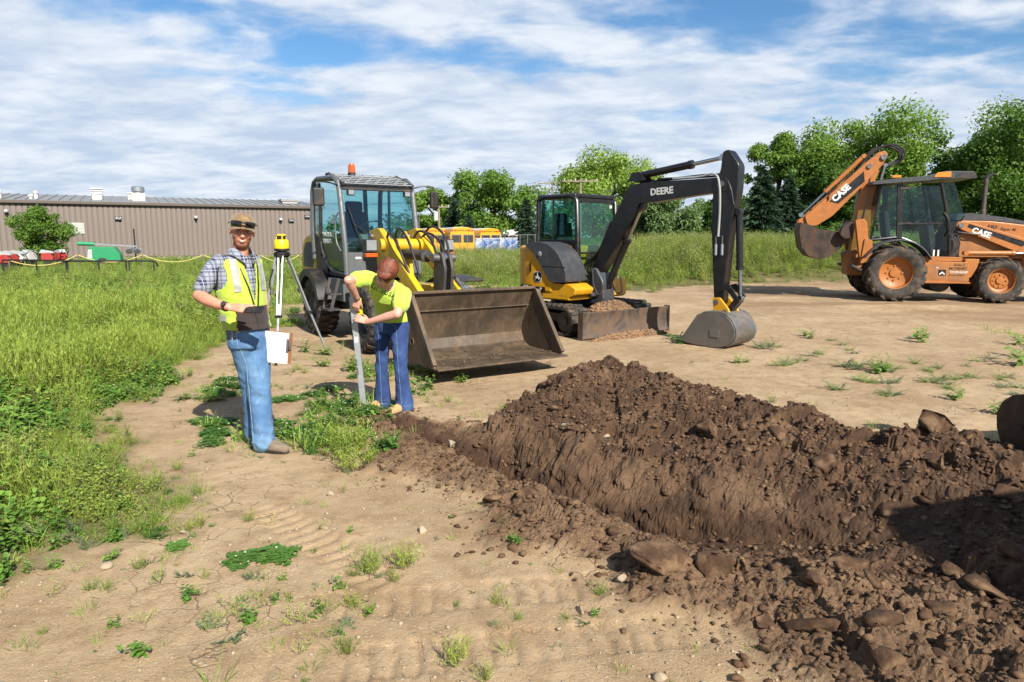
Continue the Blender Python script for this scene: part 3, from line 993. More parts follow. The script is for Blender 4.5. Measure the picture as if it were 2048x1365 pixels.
ML = dict(
    grass=leafmat('grass_blade', S(114, 152, 54), S(176, 202, 90)),
    dry=leafmat('dry_blade', S(150, 150, 74), S(182, 172, 104)),
    broad=leafmat('broad_leaf', S(86, 134, 50), S(148, 188, 84)),
    lime=leafmat('lime_weed', S(134, 164, 60), S(184, 202, 92)),
    clover=leafmat('clover_leaf', S(76, 122, 50), S(128, 172, 80)),
    flower=leafmat('white_flower', S(205, 205, 188), S(232, 230, 214), 0.2),
    stem=leafmat('weed_stem', S(108, 128, 62), S(134, 112, 74), 0.1),
    silver=leafmat('silver_leaf', S(110, 132, 96), S(150, 166, 126)),
    tree=leafmat('tree_leaf_fresh', S(86, 128, 44), S(142, 178, 74), 0.42, 0.2),
    tree_d=leafmat('tree_leaf_deep', S(60, 98, 38), S(108, 146, 58), 0.38, 0.2),
    tree_y=leafmat('tree_leaf_bright', S(104, 146, 50), S(166, 196, 86), 0.42, 0.2),
    tree_b=leafmat('tree_leaf_bluish', S(88, 124, 72), S(144, 172, 108), 0.35, 0.2),
    spruce=leafmat('tree_needle', S(42, 66, 48), S(80, 108, 78), 0.2, 0.2),
)
BARK = paint('bark', S(96, 80, 64), 0.9, var=0.3, bump=0.6, bscale=14, scale=6)


class LB:
    """leaf builder: quads and triangles with material slots"""
    def __init__(s):
        s.v, s.f, s.m = [], [], []

    def blade(s, p, d, L, w, droop, seg=3, m=0, face=None):
        p, d = Vector(p), Vector(d).normalized()
        side = d.cross(Vector((0, 0, 1)))
        if side.length < 1e-3:
            side = Vector((1, 0, 0))
        side = side.normalized()
        if face is not None:
            side = Matrix.Rotation(face, 3, d) @ side
        k = len(s.v)
        for i in range(seg + 1):
            u = i / seg
            c = p + d * (L * u) + Vector((d.x, d.y, 0)) * (L * droop * u * u * 0.6) - Vector((0, 0, 1)) * (L * droop * u * u)
            ww = w * (1 - u) ** 0.7 * (0.7 + 0.3 * math.sin(u * 3.1))
            if i == seg:
                s.v.append(tuple(c))
            else:
                s.v += [tuple(c - side * ww / 2), tuple(c + side * ww / 2)]
        for i in range(seg - 1):
            s.f.append((k + 2 * i, k + 2 * i + 1, k + 2 * i + 3, k + 2 * i + 2))
            s.m.append(m)
        s.f.append((k + 2 * seg - 2, k + 2 * seg - 1, k + 2 * seg))
        s.m.append(m)

    def leaf(s, p, d, L, w, m=0, cup=0.15, droop=0.3):
        """pointed oval leaf, folded along the midrib"""
        p, d = Vector(p), Vector(d).normalized()
        side = d.cross(Vector((0, 0, 1)))
        side = side.normalized() if side.length > 1e-3 else Vector((1, 0, 0))
        up = side.cross(d)
        k = len(s.v)
        prof = ((0, 0), (.3, .85), (.62, 1.0), (.85, .6), (1, 0))
        mid = [p + d * (L * a) - Vector((0, 0, 1)) * (L * droop * a * a) for a, b in prof]
        s.v += [tuple(q) for q in mid]
        for sg in (-1, 1):
            e = len(s.v)
            for (a, b), q in list(zip(prof, mid))[1:4]:
                s.v.append(tuple(q + side * (sg * w / 2 * b) + up * (cup * w * b)))
            s.f += [(k, e, k + 1), (k + 1, e, e + 1, k + 2), (k + 2, e + 1, e + 2, k + 3), (k + 3, e + 2, k + 4)]
            s.m += [m] * 4

    def stem(s, p, q, r, m=0):
        p, q = Vector(p), Vector(q)
        d = (q - p).normalized()
        u = d.orthogonal().normalized()
        w = d.cross(u)
        k = len(s.v)
        for c, rr in ((p, r), (q, r * 0.6)):
            for a in (0, 2.09, 4.19):
                s.v.append(tuple(c + (u * math.cos(a) + w * math.sin(a)) * rr))
        for i in range(3):
            s.f.append((k + i, k + (i + 1) % 3, k + 3 + (i + 1) % 3, k + 3 + i))
            s.m.append(m)

    def ball(s, c, r, m=0):
        k = len(s.v)
        v, f = V1[:], F1
        for q in V1:
            s.v.append((c[0] + q[0] * r, c[1] + q[1] * r, c[2] + q[2] * r))
        s.f += [tuple(int(i) + k for i in q) for q in F1]
        s.m += [m] * len(F1)

    def mesh(s, name, mats):
        me = bpy.data.meshes.new(name)
        me.from_pydata(s.v, [], s.f)
        for q in mats:
            me.materials.append(q)
        me.polygons.foreach_set('material_index', np.array(s.m, np.int32))
        me.update()
        return me


def az(a, e):
    return Vector((math.cos(a) * math.cos(e), math.sin(a) * math.cos(e), math.sin(e)))


def tuft(seed, n=26, h=0.3, spread=0.10, mats=('grass', 'dry'), dry=0.12):
    rg = random.Random(seed)
    b = LB()
    for i in range(n):
        a = rg.uniform(0, 6.28)
        r = spread * math.sqrt(rg.random())
        b.blade((r * math.cos(a), r * math.sin(a), 0), az(a + rg.uniform(-.8, .8), rg.uniform(.75, 1.45)), h * rg.uniform(.5, 1.1), 0.011 * rg.uniform(.7, 1.4) * (h / 0.3) ** .5, rg.uniform(.05, .6), 3, 1 if rg.random() < dry else 0, rg.uniform(-1, 1))
    return b.mesh('tuft', [ML[m] for m in mats])


def broadweed(seed, h=0.28, stems=4, leaf=0.09, mats=('broad', 'stem')):
    rg = random.Random(seed)
    b = LB()
    for s_ in range(stems):
        a0 = rg.uniform(0, 6.28)
        top = az(a0, rg.uniform(.7, 1.4)) * (h * rg.uniform(.6, 1.1))
        b.stem((0, 0, 0), top, 0.004, 1)
        k = 7
        for i in range(1, k + 1):
            p = top * (i / k)
            a = i * 2.4 + rg.uniform(-.4, .4)
            b.leaf(p, az(a, rg.uniform(-.1, .6)), leaf * rg.uniform(.7, 1.15) * (1.15 - .4 * i / k), leaf * .5 * rg.uniform(.8, 1.2), 0, .12, rg.uniform(.1, .5))
    return b.mesh('broadweed', [ML[m] for m in mats])


def clover(seed, n=90, r=0.16, h=0.07, fl=5, ls=.024):
    rg = random.Random(seed)
    b = LB()
    for i in range(n):
        a = rg.uniform(0, 6.28)
        q = r * math.sqrt(rg.random()) * (.72 + .2 * math.sin(2 * a + seed) + .16 * math.sin(5 * a + seed * 3)) * rg.uniform(.8, 1.15)
        hh = h * rg.uniform(.3, 1.15) * (1.05 - .5 * q / r)
        p = Vector((q * math.cos(a), q * math.sin(a), hh))
        a2 = rg.uniform(0, 6.28)
        for j in range(3):
            b.leaf(p, az(a2 + j * 2.09, rg.uniform(-.1, .45)), ls * rg.uniform(.8, 1.3), ls * .83, 0, .1, .1)
    for i in range(fl):
        a, q = rg.uniform(0, 6.28), r * math.sqrt(rg.random())
        hh = h * rg.uniform(1.1, 1.6)
        b.stem((q * math.cos(a), q * math.sin(a), 0), (q * math.cos(a), q * math.sin(a), hh), .0015, 1)
        b.ball((q * math.cos(a), q * math.sin(a), hh), ls * .4, 2)
    return b.mesh('clover', [ML['clover'], ML['stem'], ML['flower']])


def bushy(seed, h=0.2, n=34, mats=('lime', 'stem')):
    """many thin upright stems set with short needle leaves"""
    rg = random.Random(seed)
    b = LB()
    for i in range(n):
        a = rg.uniform(0, 6.28)
        e = rg.uniform(.75, 1.5)
        top = az(a, e) * (h * rg.uniform(.65, 1.05))
        base = Vector((math.cos(a), math.sin(a), 0)) * (h * .12 * rg.random())
        b.stem(base, base + top, .0022, 1)
        for j in range(9):
            p = base + top * (.25 + .75 * j / 9)
            b.blade(p, az(rg.uniform(0, 6.28), rg.uniform(.3, 1.1)), h * .16 * rg.uniform(.7, 1.2), .006 * (h / .2), .1, 2, 0, rg.uniform(-1, 1))
    return b.mesh('bushy', [ML[m] for m in mats])


def wispy(seed, h=0.2):
    rg = random.Random(seed)
    b = LB()
    for i in range(7):
        a = rg.uniform(0, 6.28)
        top = az(a, rg.uniform(.6, 1.4)) * (h * rg.uniform(.5, 1.05))
        b.stem((0, 0, 0), top, .0022, 1)
        for j in range(10):
            p = top * (.3 + .7 * j / 10)
            b.blade(p, az(rg.uniform(0, 6.28), rg.uniform(.2, 1.2)), h * .13 * rg.uniform(.6, 1.3), .006 * (h / .2), .15, 2, 0, rg.uniform(-1, 1))
    return b.mesh('wispy', [ML['lime'], ML['stem']])


def feather(seed, h=0.25):
    rg = random.Random(seed)
    b = LB()
    for i in range(8):
        a = rg.uniform(0, 6.28)
        top = az(a, rg.uniform(.15, .9)) * (h * rg.uniform(.6, 1.1))
        b.stem((0, 0, 0), top, .003, 1)
        for j in range(9):
            p = top * (.15 + .85 * j / 9)
            for sg in (-1, 1):
                b.leaf(p, az(a + sg * rg.uniform(.6, 1.2), rg.uniform(0, .6)), h * .2 * rg.uniform(.7, 1.2) * (1.1 - .5 * j / 9), h * .06, 0, .1, .2)
    return b.mesh('feather', [ML['broad'] if seed % 2 else ML['silver'], ML['stem']])


def tallweed(seed, h=0.9, n=10, mats=('lime', 'broad', 'stem', 'flower')):
    rg = random.Random(seed)
    b = LB()
    for i in range(n):
        a = rg.uniform(0, 6.28)
        r = .22 * math.sqrt(rg.random())
        base = Vector((r * math.cos(a), r * math.sin(a), 0))
        top = az(rg.uniform(0, 6.28), rg.uniform(1.2, 1.5)) * (h * rg.uniform(.55, 1.1))
        b.stem(base, base + top, .005, 2)
        k = 10
        for j in range(1, k + 1):
            p = base + top * (j / k)
            b.leaf(p, az(j * 2.4 + rg.uniform(-.5, .5), rg.uniform(.0, .8)), h * .15 * rg.uniform(.6, 1.1) * (1.2 - .6 * j / k), h * .035, 0 if rg.random() < .6 else 1, .1, .35)
        if rg.random() < .03:
            for j in range(3):
                q = base + top * rg.uniform(.9, 1.05)
                b.ball((q.x + rg.uniform(-.03, .03), q.y + rg.uniform(-.03, .03), q.z), .012, 3)
    return b.mesh('tallweed', [ML[m] for m in mats])


def burdock(seed, L=0.3):
    rg = random.Random(seed)
    b = LB()
    for i in range(8):
        a = i * .8 + rg.uniform(-.3, .3)
        b.leaf((0, 0, .01), az(a, rg.uniform(.25, .9)), L * rg.uniform(.7, 1.1), L * .5, 0, .08, .45)
    return b.mesh('burdock', [ML['lime'] if seed % 2 else ML['broad']])


def proto_collection(name, meshes):
    c = bpy.data.collections.new(name)
    for i, me in enumerate(meshes):
        c.objects.link(bpy.data.objects.new('%s_%02d' % (name, i), me))
    return c


def scatter(name, label, coll, pts, sc, idx, seed, cat='weeds'):
    """one stuff object: a clump of the collection on every point (geometry nodes)"""
    rg = np.random.default_rng(seed)
    me = bpy.data.meshes.new(name)
    me.vertices.add(len(pts))
    me.vertices.foreach_set('co', np.asarray(pts, np.float32).ravel())
    a = me.attributes.new('sc', 'FLOAT', 'POINT')
    a.data.foreach_set('value', np.asarray(sc, np.float32))
    a = me.attributes.new('pick', 'INT', 'POINT')
    a.data.foreach_set('value', np.asarray(idx, np.int32))
    a = me.attributes.new('rot', 'FLOAT_VECTOR', 'POINT')
    rot = np.stack([rg.normal(0, .1, len(pts)), rg.normal(0, .1, len(pts)), rg.uniform(0, 6.28, len(pts))], -1).astype(np.float32)
    a.data.foreach_set('vector', rot.ravel())
    o = tag(link(name, me), label, cat, kind='stuff')
    g = bpy.data.node_groups.new(name, 'GeometryNodeTree')
    g.interface.new_socket('Geometry', in_out='INPUT', socket_type='NodeSocketGeometry')
    g.interface.new_socket('Geometry', in_out='OUTPUT', socket_type='NodeSocketGeometry')
    n, l = g.nodes, g.links
    gi, go = n.new('NodeGroupInput'), n.new('NodeGroupOutput')
    ci = n.new('GeometryNodeCollectionInfo')
    ci.inputs['Collection'].default_value = coll
    ci.inputs['Separate Children'].default_value = True
    ci.inputs['Reset Children'].default_value = True
    iop = n.new('GeometryNodeInstanceOnPoints')
    iop.inputs['Pick Instance'].default_value = True

    def na(nm, ty):
        k = n.new('GeometryNodeInputNamedAttribute')
        k.data_type = ty
        k.inputs[0].default_value = nm
        return k.outputs[0]
    l.new(gi.outputs[0], iop.inputs['Points'])
    l.new(ci.outputs[0], iop.inputs['Instance'])
    l.new(na('pick', 'INT'), iop.inputs['Instance Index'])
    l.new(na('rot', 'FLOAT_VECTOR'), iop.inputs['Rotation'])
    l.new(na('sc', 'FLOAT'), iop.inputs['Scale'])
    l.new(iop.outputs[0], go.inputs[0])
    o.modifiers.new('scatter', 'NODES').node_group = g
    return o


def seedgrass(seed, h=0.55, n=14):
    """thin upright grass with tan seed heads"""
    rg = random.Random(seed)
    b = LB()
    for i in range(n):
        a = rg.uniform(0, 6.28)
        r = .10 * math.sqrt(rg.random())
        base = Vector((r * math.cos(a), r * math.sin(a), 0))
        top = az(rg.uniform(0, 6.28), rg.uniform(1.2, 1.5)) * (h * rg.uniform(.6, 1.1))
        b.stem(base, base + top, .0022, 1)
        for j in range(6):
            b.blade(base + top * (.82 + .03 * j), az(rg.uniform(0, 6.28), rg.uniform(.7, 1.4)), h * .10, .010, .1, 2, 1, rg.uniform(-1, 1))
        for j in range(3):
            b.blade(base + top * rg.uniform(.05, .4), az(rg.uniform(0, 6.28), rg.uniform(.5, 1.2)), h * rg.uniform(.3, .55), .009, .4, 3, 0, rg.uniform(-1, 1))
    return b.mesh('seedgrass', [ML['grass'], ML['lime']])


low_protos = [tuft(1), tuft(2, 30, .34), tuft(3, 20, .24, .12, dry=.4), broadweed(4), broadweed(5, .34, 5, .11), clover(6, 130, .2, .12, 0), clover(7, 110, .2, .10, 3),
              bushy(8, .34, 26), tallweed(9, .55, 6), burdock(10, .26), burdock(11, .22), feather(12, .3), tuft(13, 34, .42, .14), broadweed(14, .42, 5, .08, ('lime', 'stem')), seedgrass(15), seedgrass(16, .7, 10), tuft(17, 26, .30, .14, ('dry', 'grass'), .3), broadweed(18, .30, 7, .15)]
low_w = np.array([7, 7, 5, 4, 5, 3, 2, 3, 3, .7, .6, 3, 6, 4.0, 2.0, 1.2, .6, 3.0])
tall_protos = [tallweed(21, .95, 11), tallweed(22, 1.1, 10, ('lime', 'lime', 'stem', 'flower')), tuft(23, 40, .8, .25), bushy(24, .8, 30), broadweed(25, .75, 6, .14), tallweed(26, .8, 10, ('broad', 'lime', 'stem', 'flower')), tuft(27, 46, .6, .25, dry=.3)]
tall_w = np.array([4, 7, 3, 5, 2, 3, 2.0])
C_LOW = proto_collection('low_weed', low_protos)
C_TALL = proto_collection('tall_weed', tall_protos)


def field(n, lo, hi, seed, test, smin, smax):
    rg = np.random.default_rng(seed)
    x, y = rg.uniform(lo[0], hi[0], n), rg.uniform(lo[1], hi[1], n)
    k = test(x, y, rg.uniform(size=n))
    x, y = x[k], y[k]
    return np.stack([x, y, ground_z(x, y) - .01], -1), rg.uniform(smin, smax, len(x)), rg


def in_view(x, y, m=1.2):
    return np.abs(x) < 0.80 * y + m


def patchy(x, y, seed, lo=-.08, hi=.12):
    return sstep(lo, hi, fbm(x, y, .9, 4, seed))


# near left meadow
P, sc, rg = field(50000, (-12, 1.8), (-1.2, 14), 5, lambda x, y, u: in_view(x, y) & (u < grass_mask(x, y) ** 1.2), .6, 1.3)
idx = rg.choice(len(low_protos), len(P), p=low_w / low_w.sum())
# the kinds grow in drifts of their own
g1 = fbm(P[:, 0], P[:, 1], 1.3, 3, 91)
g2 = fbm(P[:, 0], P[:, 1], 1.7, 3, 191)
drift = np.where(g1 > .10, 0, np.where(g1 < -.11, 1, np.where(g2 > .09, 2, np.where(g2 < -.10, 3, 4))))
kinds = ([0, 1, 12, 12, 14], [3, 4, 17, 4, 11], [5, 5, 6, 3], [7, 13, 8, 13], [0, 1, 2, 3, 5, 7, 8, 11, 12, 13, 14, 15])
pick_ = np.stack([rg.choice(k_, len(P)) for k_ in kinds])
own = pick_[drift, np.arange(len(P))]
idx = np.where(rg.uniform(size=len(P)) < .72, own, idx)
sc = sc * np.where(np.isin(idx, (0, 1, 12)), 1.15, 1.0)
sc = sc * (.85 + .3 * fbm(P[:, 0], P[:, 1], .5, 3, 92) * 2) * (.38 + .62 * sstep(-.1, 1.3, -poly_sd(P[:, 0], P[:, 1], DIRT)))
idx = np.where((-poly_sd(P[:, 0], P[:, 1], DIRT) < .25) & (rg.uniform(size=len(P)) < .5), 2, idx)
scatter('meadow_weeds', 'dense green weeds and clover covering the left of the site', C_LOW, P, sc, idx, 1)
# meadow further back on the left, coarser
P, sc, rg = field(46000, (-46, 14), (2, 56), 6, lambda x, y, u: in_view(x, y, 3) & (u < grass_mask(x, y)) & (u < 0.30 + .70 * (14 / y)), .55, 1.15)
idx = rg.choice([0, 1, 12, 13, 2, 4, 5], len(P), p=[.2, .2, .2, .14, .12, .1, .04])
scatter('back_meadow_weeds', 'mown-looking green weeds stretching back to the brown shed', C_LOW, P, sc, idx, 2)
# tall field behind the machines
P, sc, rg = field(46000, (-8, 18.5), (62, 60), 7, lambda x, y, u: in_view(x, y, 4) & (u < grass_mask(x, y)) & (u < .25 + .75 * (20 / y)) & ((x > -3) | (y > 24)), .45, 1.05)
edge = sstep(0.2, 3.5, -poly_sd(P[:, 0], P[:, 1], DIRT))
idx = rg.choice(len(tall_protos), len(P), p=tall_w / tall_w.sum())
sc = sc * (.25 + .75 * edge)
scatter('tall_field_weeds', 'tall bright green weed field behind the parked machines', C_TALL, P, sc, idx, 3)
# thin growth on the bare ground
P, sc, rg = field(9000, (-3.6, 1.7), (3.2, 9.0), 8, lambda x, y, u: in_view(x, y) & (u < (.03 + .55 * sstep(.06, .24, fbm(x, y, 1.1, 4, 95))) * (1 - soil_mask(x, y)) * (1 - .8 * sstep(-0.3, .6, x))), .08, .30)
idx = rg.choice([0, 2, 7, 11, 3], len(P))
scatter('sparse_seedlings', 'tiny sparse grass seedlings dotting the bare dirt', C_LOW, P, sc, idx, 4, 'seedlings')
# white clover drifts round the man
P, sc, rg = field(2600, (-3.4, 4.6), (-0.9, 8.5), 9, lambda x, y, u: (u < .5 * sstep(.02, .16, fbm(x, y, 1.3, 4, 97))), .35, .8)
idx = rg.choice([5, 6, 3, 1, 0], len(P), p=[.3, .3, .15, .15, .1])
P, sc, idx = P[::2], sc[::2] * .95, idx[::2]
scatter('clover_drift', 'broken drift of white clover on the dirt around the man', C_LOW, P, sc, idx, 5, 'clover')

# ---- single plants on the bare dirt
PK = {'clover': [clover(s, 420, .5, .16, 3, .058) for s in (31, 32)], 'bushy': [bushy(s, 1.0, 46) for s in (33, 34)], 'wispy': [wispy(s, 1.0) for s in (35, 36, 37)],
      'grass': [tuft(s, 16, 1.0, .22) for s in (38, 39)], 'broad': [broadweed(s, .7, 6, .26) for s in (40, 41)], 'feather': [feather(s, .8) for s in (42, 43)]}
PNAME = {'clover': ('clover_plant', 'low round mat of green clover leaves on bare dirt', 'low clover mats'), 'bushy': ('bushy_weed', 'yellow-green bushy weed of fine upright stems on bare dirt', 'bushy yellow-green weeds'),
         'wispy': ('wispy_weed', 'thin wispy weed with sparse pale leaves on bare dirt', 'thin wispy weeds'), 'grass': ('grass_tuft', 'small tuft of green grass on bare dirt', 'grass tufts on the dirt'),
         'broad': ('broadleaf_weed', 'small broadleaf weed on bare dirt', 'broadleaf weeds'), 'feather': ('feathery_weed', 'flat feathery-leaved weed on the bare dirt right of the heap', 'feathery weeds')}
P_OWN = {0: 'largest round mat of dense green clover, alone on the foreground dirt', 1: 'small dark green clover mat left of the largest one', 2: 'ragged clover mat joined to the left side of the largest one',
         3: 'left of two bushy yellow-green weeds side by side in the foreground', 4: 'right of two bushy yellow-green weeds side by side in the foreground', 5: 'small bushy weed near the bottom edge of the photo, below the bushy pair'}
rgp = random.Random(77)
lab_items = []
for i, (kind, x, y, s) in enumerate(WEEDS):
    ms = PK[kind]
    nm, lab, grp = PNAME[kind]
    o = link(nm, ms[i % len(ms)], None, None, (x, y, gz(x, y) - .005), (0, 0, rgp.uniform(0, 6.28)))
    q = s * (.8 if kind in ('wispy', 'grass') and y < 5 else 1.0) * rgp.uniform(.75, 1.1)
    o.scale = (q, q, q * (1.0 if kind != 'clover' else .75))
    tag(o, P_OWN.get(i), 'plant' if kind != 'grass' else 'grass', grp)
    if i not in P_OWN:
        reg = 'right of the heap' if x > 1.8 and y > 4.6 else ('by the excavator bucket' if x > 1.0 and y > 6 else ('below the loader bucket' if x > -1.0 and y > 5.6 else ('beside the tripod' if y > 7 else ('around the feet of the man and woman' if y > 4.35 else ('left of the trench' if x > -.75 else 'in the left foreground')))))
        lab_items.append((o, {'clover': 'clover mat', 'bushy': 'bushy yellow-green weed', 'wispy': 'thin wispy weed', 'grass': 'small grass tuft', 'broad': 'broadleaf weed', 'feather': 'feathery weed'}[kind], reg, x, y))
place_labels(lab_items)


# ---------------------------------------------------------------- trees
def unit(rg, n):
    v = rg.normal(size=(n, 3))
    return v / np.linalg.norm(v, axis=1)[:, None]


def crown_mesh(name, clumps, nleaf, size, seed, flat=0.55):
    """leaf-sized quads spread through the clumps' outer shells"""
    rg = np.random.default_rng(seed)
    rad = np.array([c[3] for c in clumps])
    cen = np.array([c[:3] for c in clumps])
    w = rad ** 2
    k = rg.choice(len(clumps), nleaf, p=w / w.sum())
    d = unit(rg, nleaf)
    rr = rad[k] * (rg.uniform(.10, 1.0, nleaf) ** .5) * (1 + .10 * rg.normal(size=nleaf))
    pos = cen[k] + d * rr[:, None] * np.array([1, 1, .8])
    nrm = d * .7 + unit(rg, nleaf) * .8 + np.array([0, 0, .35])
    nrm /= np.linalg.norm(nrm, axis=1)[:, None]
    a = np.cross(nrm, unit(rg, nleaf))
    a /= np.linalg.norm(a, axis=1)[:, None] + 1e-9
    b = np.cross(nrm, a)
    s = size * rg.uniform(.55, 1.3, nleaf)
    a, b = a * (s * .5)[:, None], b * (s * .5 * flat)[:, None]
    bend = nrm * (s * .12)[:, None]
    v = np.stack([pos - a, pos - b + bend, pos + a, pos + b + bend], 1).reshape(-1, 3)
    f = np.arange(nleaf * 4).reshape(-1, 4)
    return np_mesh(name, v, f)


def tree(label, x, y, h, w, seed, m='tree', n=7000, size=.42, trunk=.22, z0=None, shape='round', group='trees behind the site', low=.18, name='leafy_tree'):
    rg = np.random.default_rng(seed)
    z0 = gz(x, y) if z0 is None else z0
    T = thing(name, label, 'tree' if name != 'leafy_bush' else 'bush', (x, y, z0), 0, group)
    cl, mb = [], MB()
    tr = h * trunk * .12 + .06
    top = h * .78
    bend = rg.normal(0, .03 * h, 2)
    path = [(bend[0] * (t_ ** 2), bend[1] * (t_ ** 2), top * t_) for t_ in np.linspace(0, 1, 7)]
    mb.tube(path, [tr * (1.25 if i == 0 else 1) * (1 - .8 * i / 6) for i in range(7)], 8)
    nl = 16
    for i in range(nl):
        u = low + (1 - low) * (i + .5) / nl
        a = i * 2.4 + rg.uniform(-.5, .5)
        env = math.sin(math.pi * min(1, (.18 + .82 * (1 - u)) ** .8)) ** .7 if shape == 'round' else (1 - u) ** .6
        r = w * .5 * env * rg.uniform(.55, 1.0)
        zt = h * (u * .93 + .03 * rg.normal())
        st = Vector(path[min(6, int(u * 6 * .9))])
        tip = Vector((r * math.cos(a), r * math.sin(a), zt))
        midp = st.lerp(tip, .5) + Vector((0, 0, .04 * h))
        mb.tube([st, midp, tip], [tr * .35, tr * .22, tr * .06], 5, False)
        for j in range(4):
            f = rg.uniform(.45, 1.05)
            c = st.lerp(tip, f)
            q = rg.normal(0, .055 * w, 3)
            cl.append((c.x + q[0], c.y + q[1], min(c.z + q[2], h * .95), w * rg.uniform(.07, .18)))
    for j in range(7):
        cl.append((rg.normal(0, .07 * w), rg.normal(0, .07 * w), h * rg.uniform(.72, .93), w * rg.uniform(.08, .14)))
    mb.build('trunk', BARK, T)
    link('crown', crown_mesh('crown', cl, int(n * 2.7), size * .74, seed + 1), T, ML[m])
    return T


def spruce(label, x, y, h, w, seed, n=5200, z0=None, group='dark spruces behind the site'):
    rg = np.random.default_rng(seed)
    z0 = gz(x, y) if z0 is None else z0
    T = thing('spruce_tree', label, 'tree', (x, y, z0), 0, group)
    MB().tube([(0, 0, 0), (0, 0, h * .5), (0, 0, h * .98)], [h * .018 + .04, h * .012 + .02, .01], 7).build('trunk', BARK, T)
    u = rg.uniform(.02, 1, n) ** 1.35
    lay = np.floor(u * 17 + rg.uniform(-.25, .25, n)) / 17
    a = rg.uniform(0, 6.28, n)
    br = np.floor(a / 6.283 * 11) / 11 * 6.283 + .28
    a = br + rg.normal(0, .16, n) + lay * 5
    t_ = rg.uniform(.1, 1, n) ** .6
    R_ = w * .5 * (1 - lay) ** .85 * (.85 + .3 * np.sin(br * 7 + lay * 40)) * t_ + .05
    z = h * (.03 + .95 * lay) - R_ * .28 + rg.normal(0, .05, n)
    pos = np.stack([R_ * np.cos(a), R_ * np.sin(a), np.maximum(z, .1)], -1)
    d = np.stack([np.cos(a), np.sin(a), -.35 + rg.normal(0, .25, n)], -1)
    sd = np.cross(d, unit(rg, n))
    sd /= np.linalg.norm(sd, axis=1)[:, None]
    s = h * .045 * rg.uniform(.6, 1.3, n)
    A, B = d * s[:, None], sd * (s * .3)[:, None]
    v = np.stack([pos - A * .5, pos + B, pos + A, pos - B - np.array([0, 0, .05])], 1).reshape(-1, 3)
    link('crown', np_mesh('crown', v, np.arange(n * 4).reshape(-1, 4)), T, ML['spruce'])
    return T


def at(px, Y):                                      # ground spot behind picture column px at depth Y
    return (px - 1024) / 1361.0 * (Y * .9886 + .24), Y


def hfor(py, Y):                                    # height that reaches picture row py at depth Y
    return 1.61 + Y * math.tan(math.atan((682.5 - py) / 1361.0) - R(8.669))


def wfor(dpx, Y):
    return dpx / 1361.0 * (Y * .9886 + .24)
def plant_tree(fn, label, px, Y, py, dpx, seed, **kw):
    x, y = at(px, Y)
    z0 = gz(x, y)
    return fn(label, x, y, hfor(py, Y) - z0, wfor(dpx, Y), seed, **kw)


plant_tree(tree, 'rounded leafy tree just right of the loader cab, its mirror in front of it', 872, 88, 372, 120, 201, n=6000, size=.55)
plant_tree(spruce, 'narrow dark spruce behind the small utility pole, right of the loader mirror', 908, 84, 395, 66, 202)
plant_tree(tree, 'broad round-topped tree in the gap between loader and excavator', 990, 84, 352, 190, 203, n=9000, size=.55, low=.1)
plant_tree(spruce, 'dark spruce against the left edge of the excavator cab', 1052, 76, 392, 66, 204)
plant_tree(spruce, 'second dark spruce half hidden by the excavator cab', 1085, 78, 400, 56, 205)
plant_tree(spruce, 'low dark spruce left of the broad round-topped tree', 938, 80, 425, 56, 208)
plant_tree(tree, 'tall spreading tree rising behind the excavator cab and boom', 1212, 78, 312, 235, 206, m='tree_y', n=9000, size=.5, low=.25)
plant_tree(tree, 'greyish green rounded tree under the excavator boom', 1335, 50, 392, 175, 207, m='tree_b', n=9000, size=.3, low=.05)
plant_tree(tree, 'dark small tree right of the excavator stick', 1418, 66, 402, 80, 209, m='tree_d', n=4000, size=.4, low=.05)
plant_tree(spruce, 'tall dark spruce directly behind the excavator stick', 1518, 52, 330, 130, 210, n=7000)
plant_tree(spruce, 'broad dark spruce just right of the excavator stick', 1570, 55, 350, 110, 211, n=6000)
plant_tree(tree, 'upright leafy tree just right of the excavator stick', 1548, 64, 258, 130, 212, n=9000, size=.42, low=.05)
plant_tree(tree, 'big full tree behind the backhoe arm', 1712, 60, 230, 300, 213, n=15000, size=.42, low=.03)
plant_tree(tree, 'bright leafy tree filling the gap behind the backhoe arm and cab', 1800, 64, 300, 190, 214, m='tree_y', n=8000, size=.42, low=.03)
plant_tree(tree, 'dark leafy tree low behind the backhoe bucket', 1640, 56, 330, 150, 215, m='tree_d', n=7000, size=.4, low=.03)
plant_tree(tree, 'large dark tree behind the backhoe exhaust stack', 1960, 54, 244, 270, 216, m='tree_d', n=14000, size=.40, low=.03)
plant_tree(tree, 'huge tree at the right edge of the photo, tallest of all', 2080, 58, 205, 330, 217, m='tree', n=14000, size=.42, low=.03)
plant_tree(tree, 'dark understory tree between the backhoe cab and the right edge', 1890, 62, 330, 200, 218, m='tree_d', n=8000, size=.42, low=.02)
plant_tree(tree, 'bushy tree low between the excavator stick and the backhoe bucket', 1480, 60, 400, 120, 219, m='tree_d', n=5000, size=.4, low=.03)
plant_tree(tree, 'full tree beyond the right edge behind the backhoe bonnet', 2230, 52, 240, 300, 220, m='tree_d', n=8000, size=.42, low=.03)
T_ = plant_tree(tree, 'round green bush standing against the brown shed wall', 84, 42, 414, 118, 221, m='tree', n=7000, size=.2, low=.02, name='leafy_bush', group='bushes by the shed')
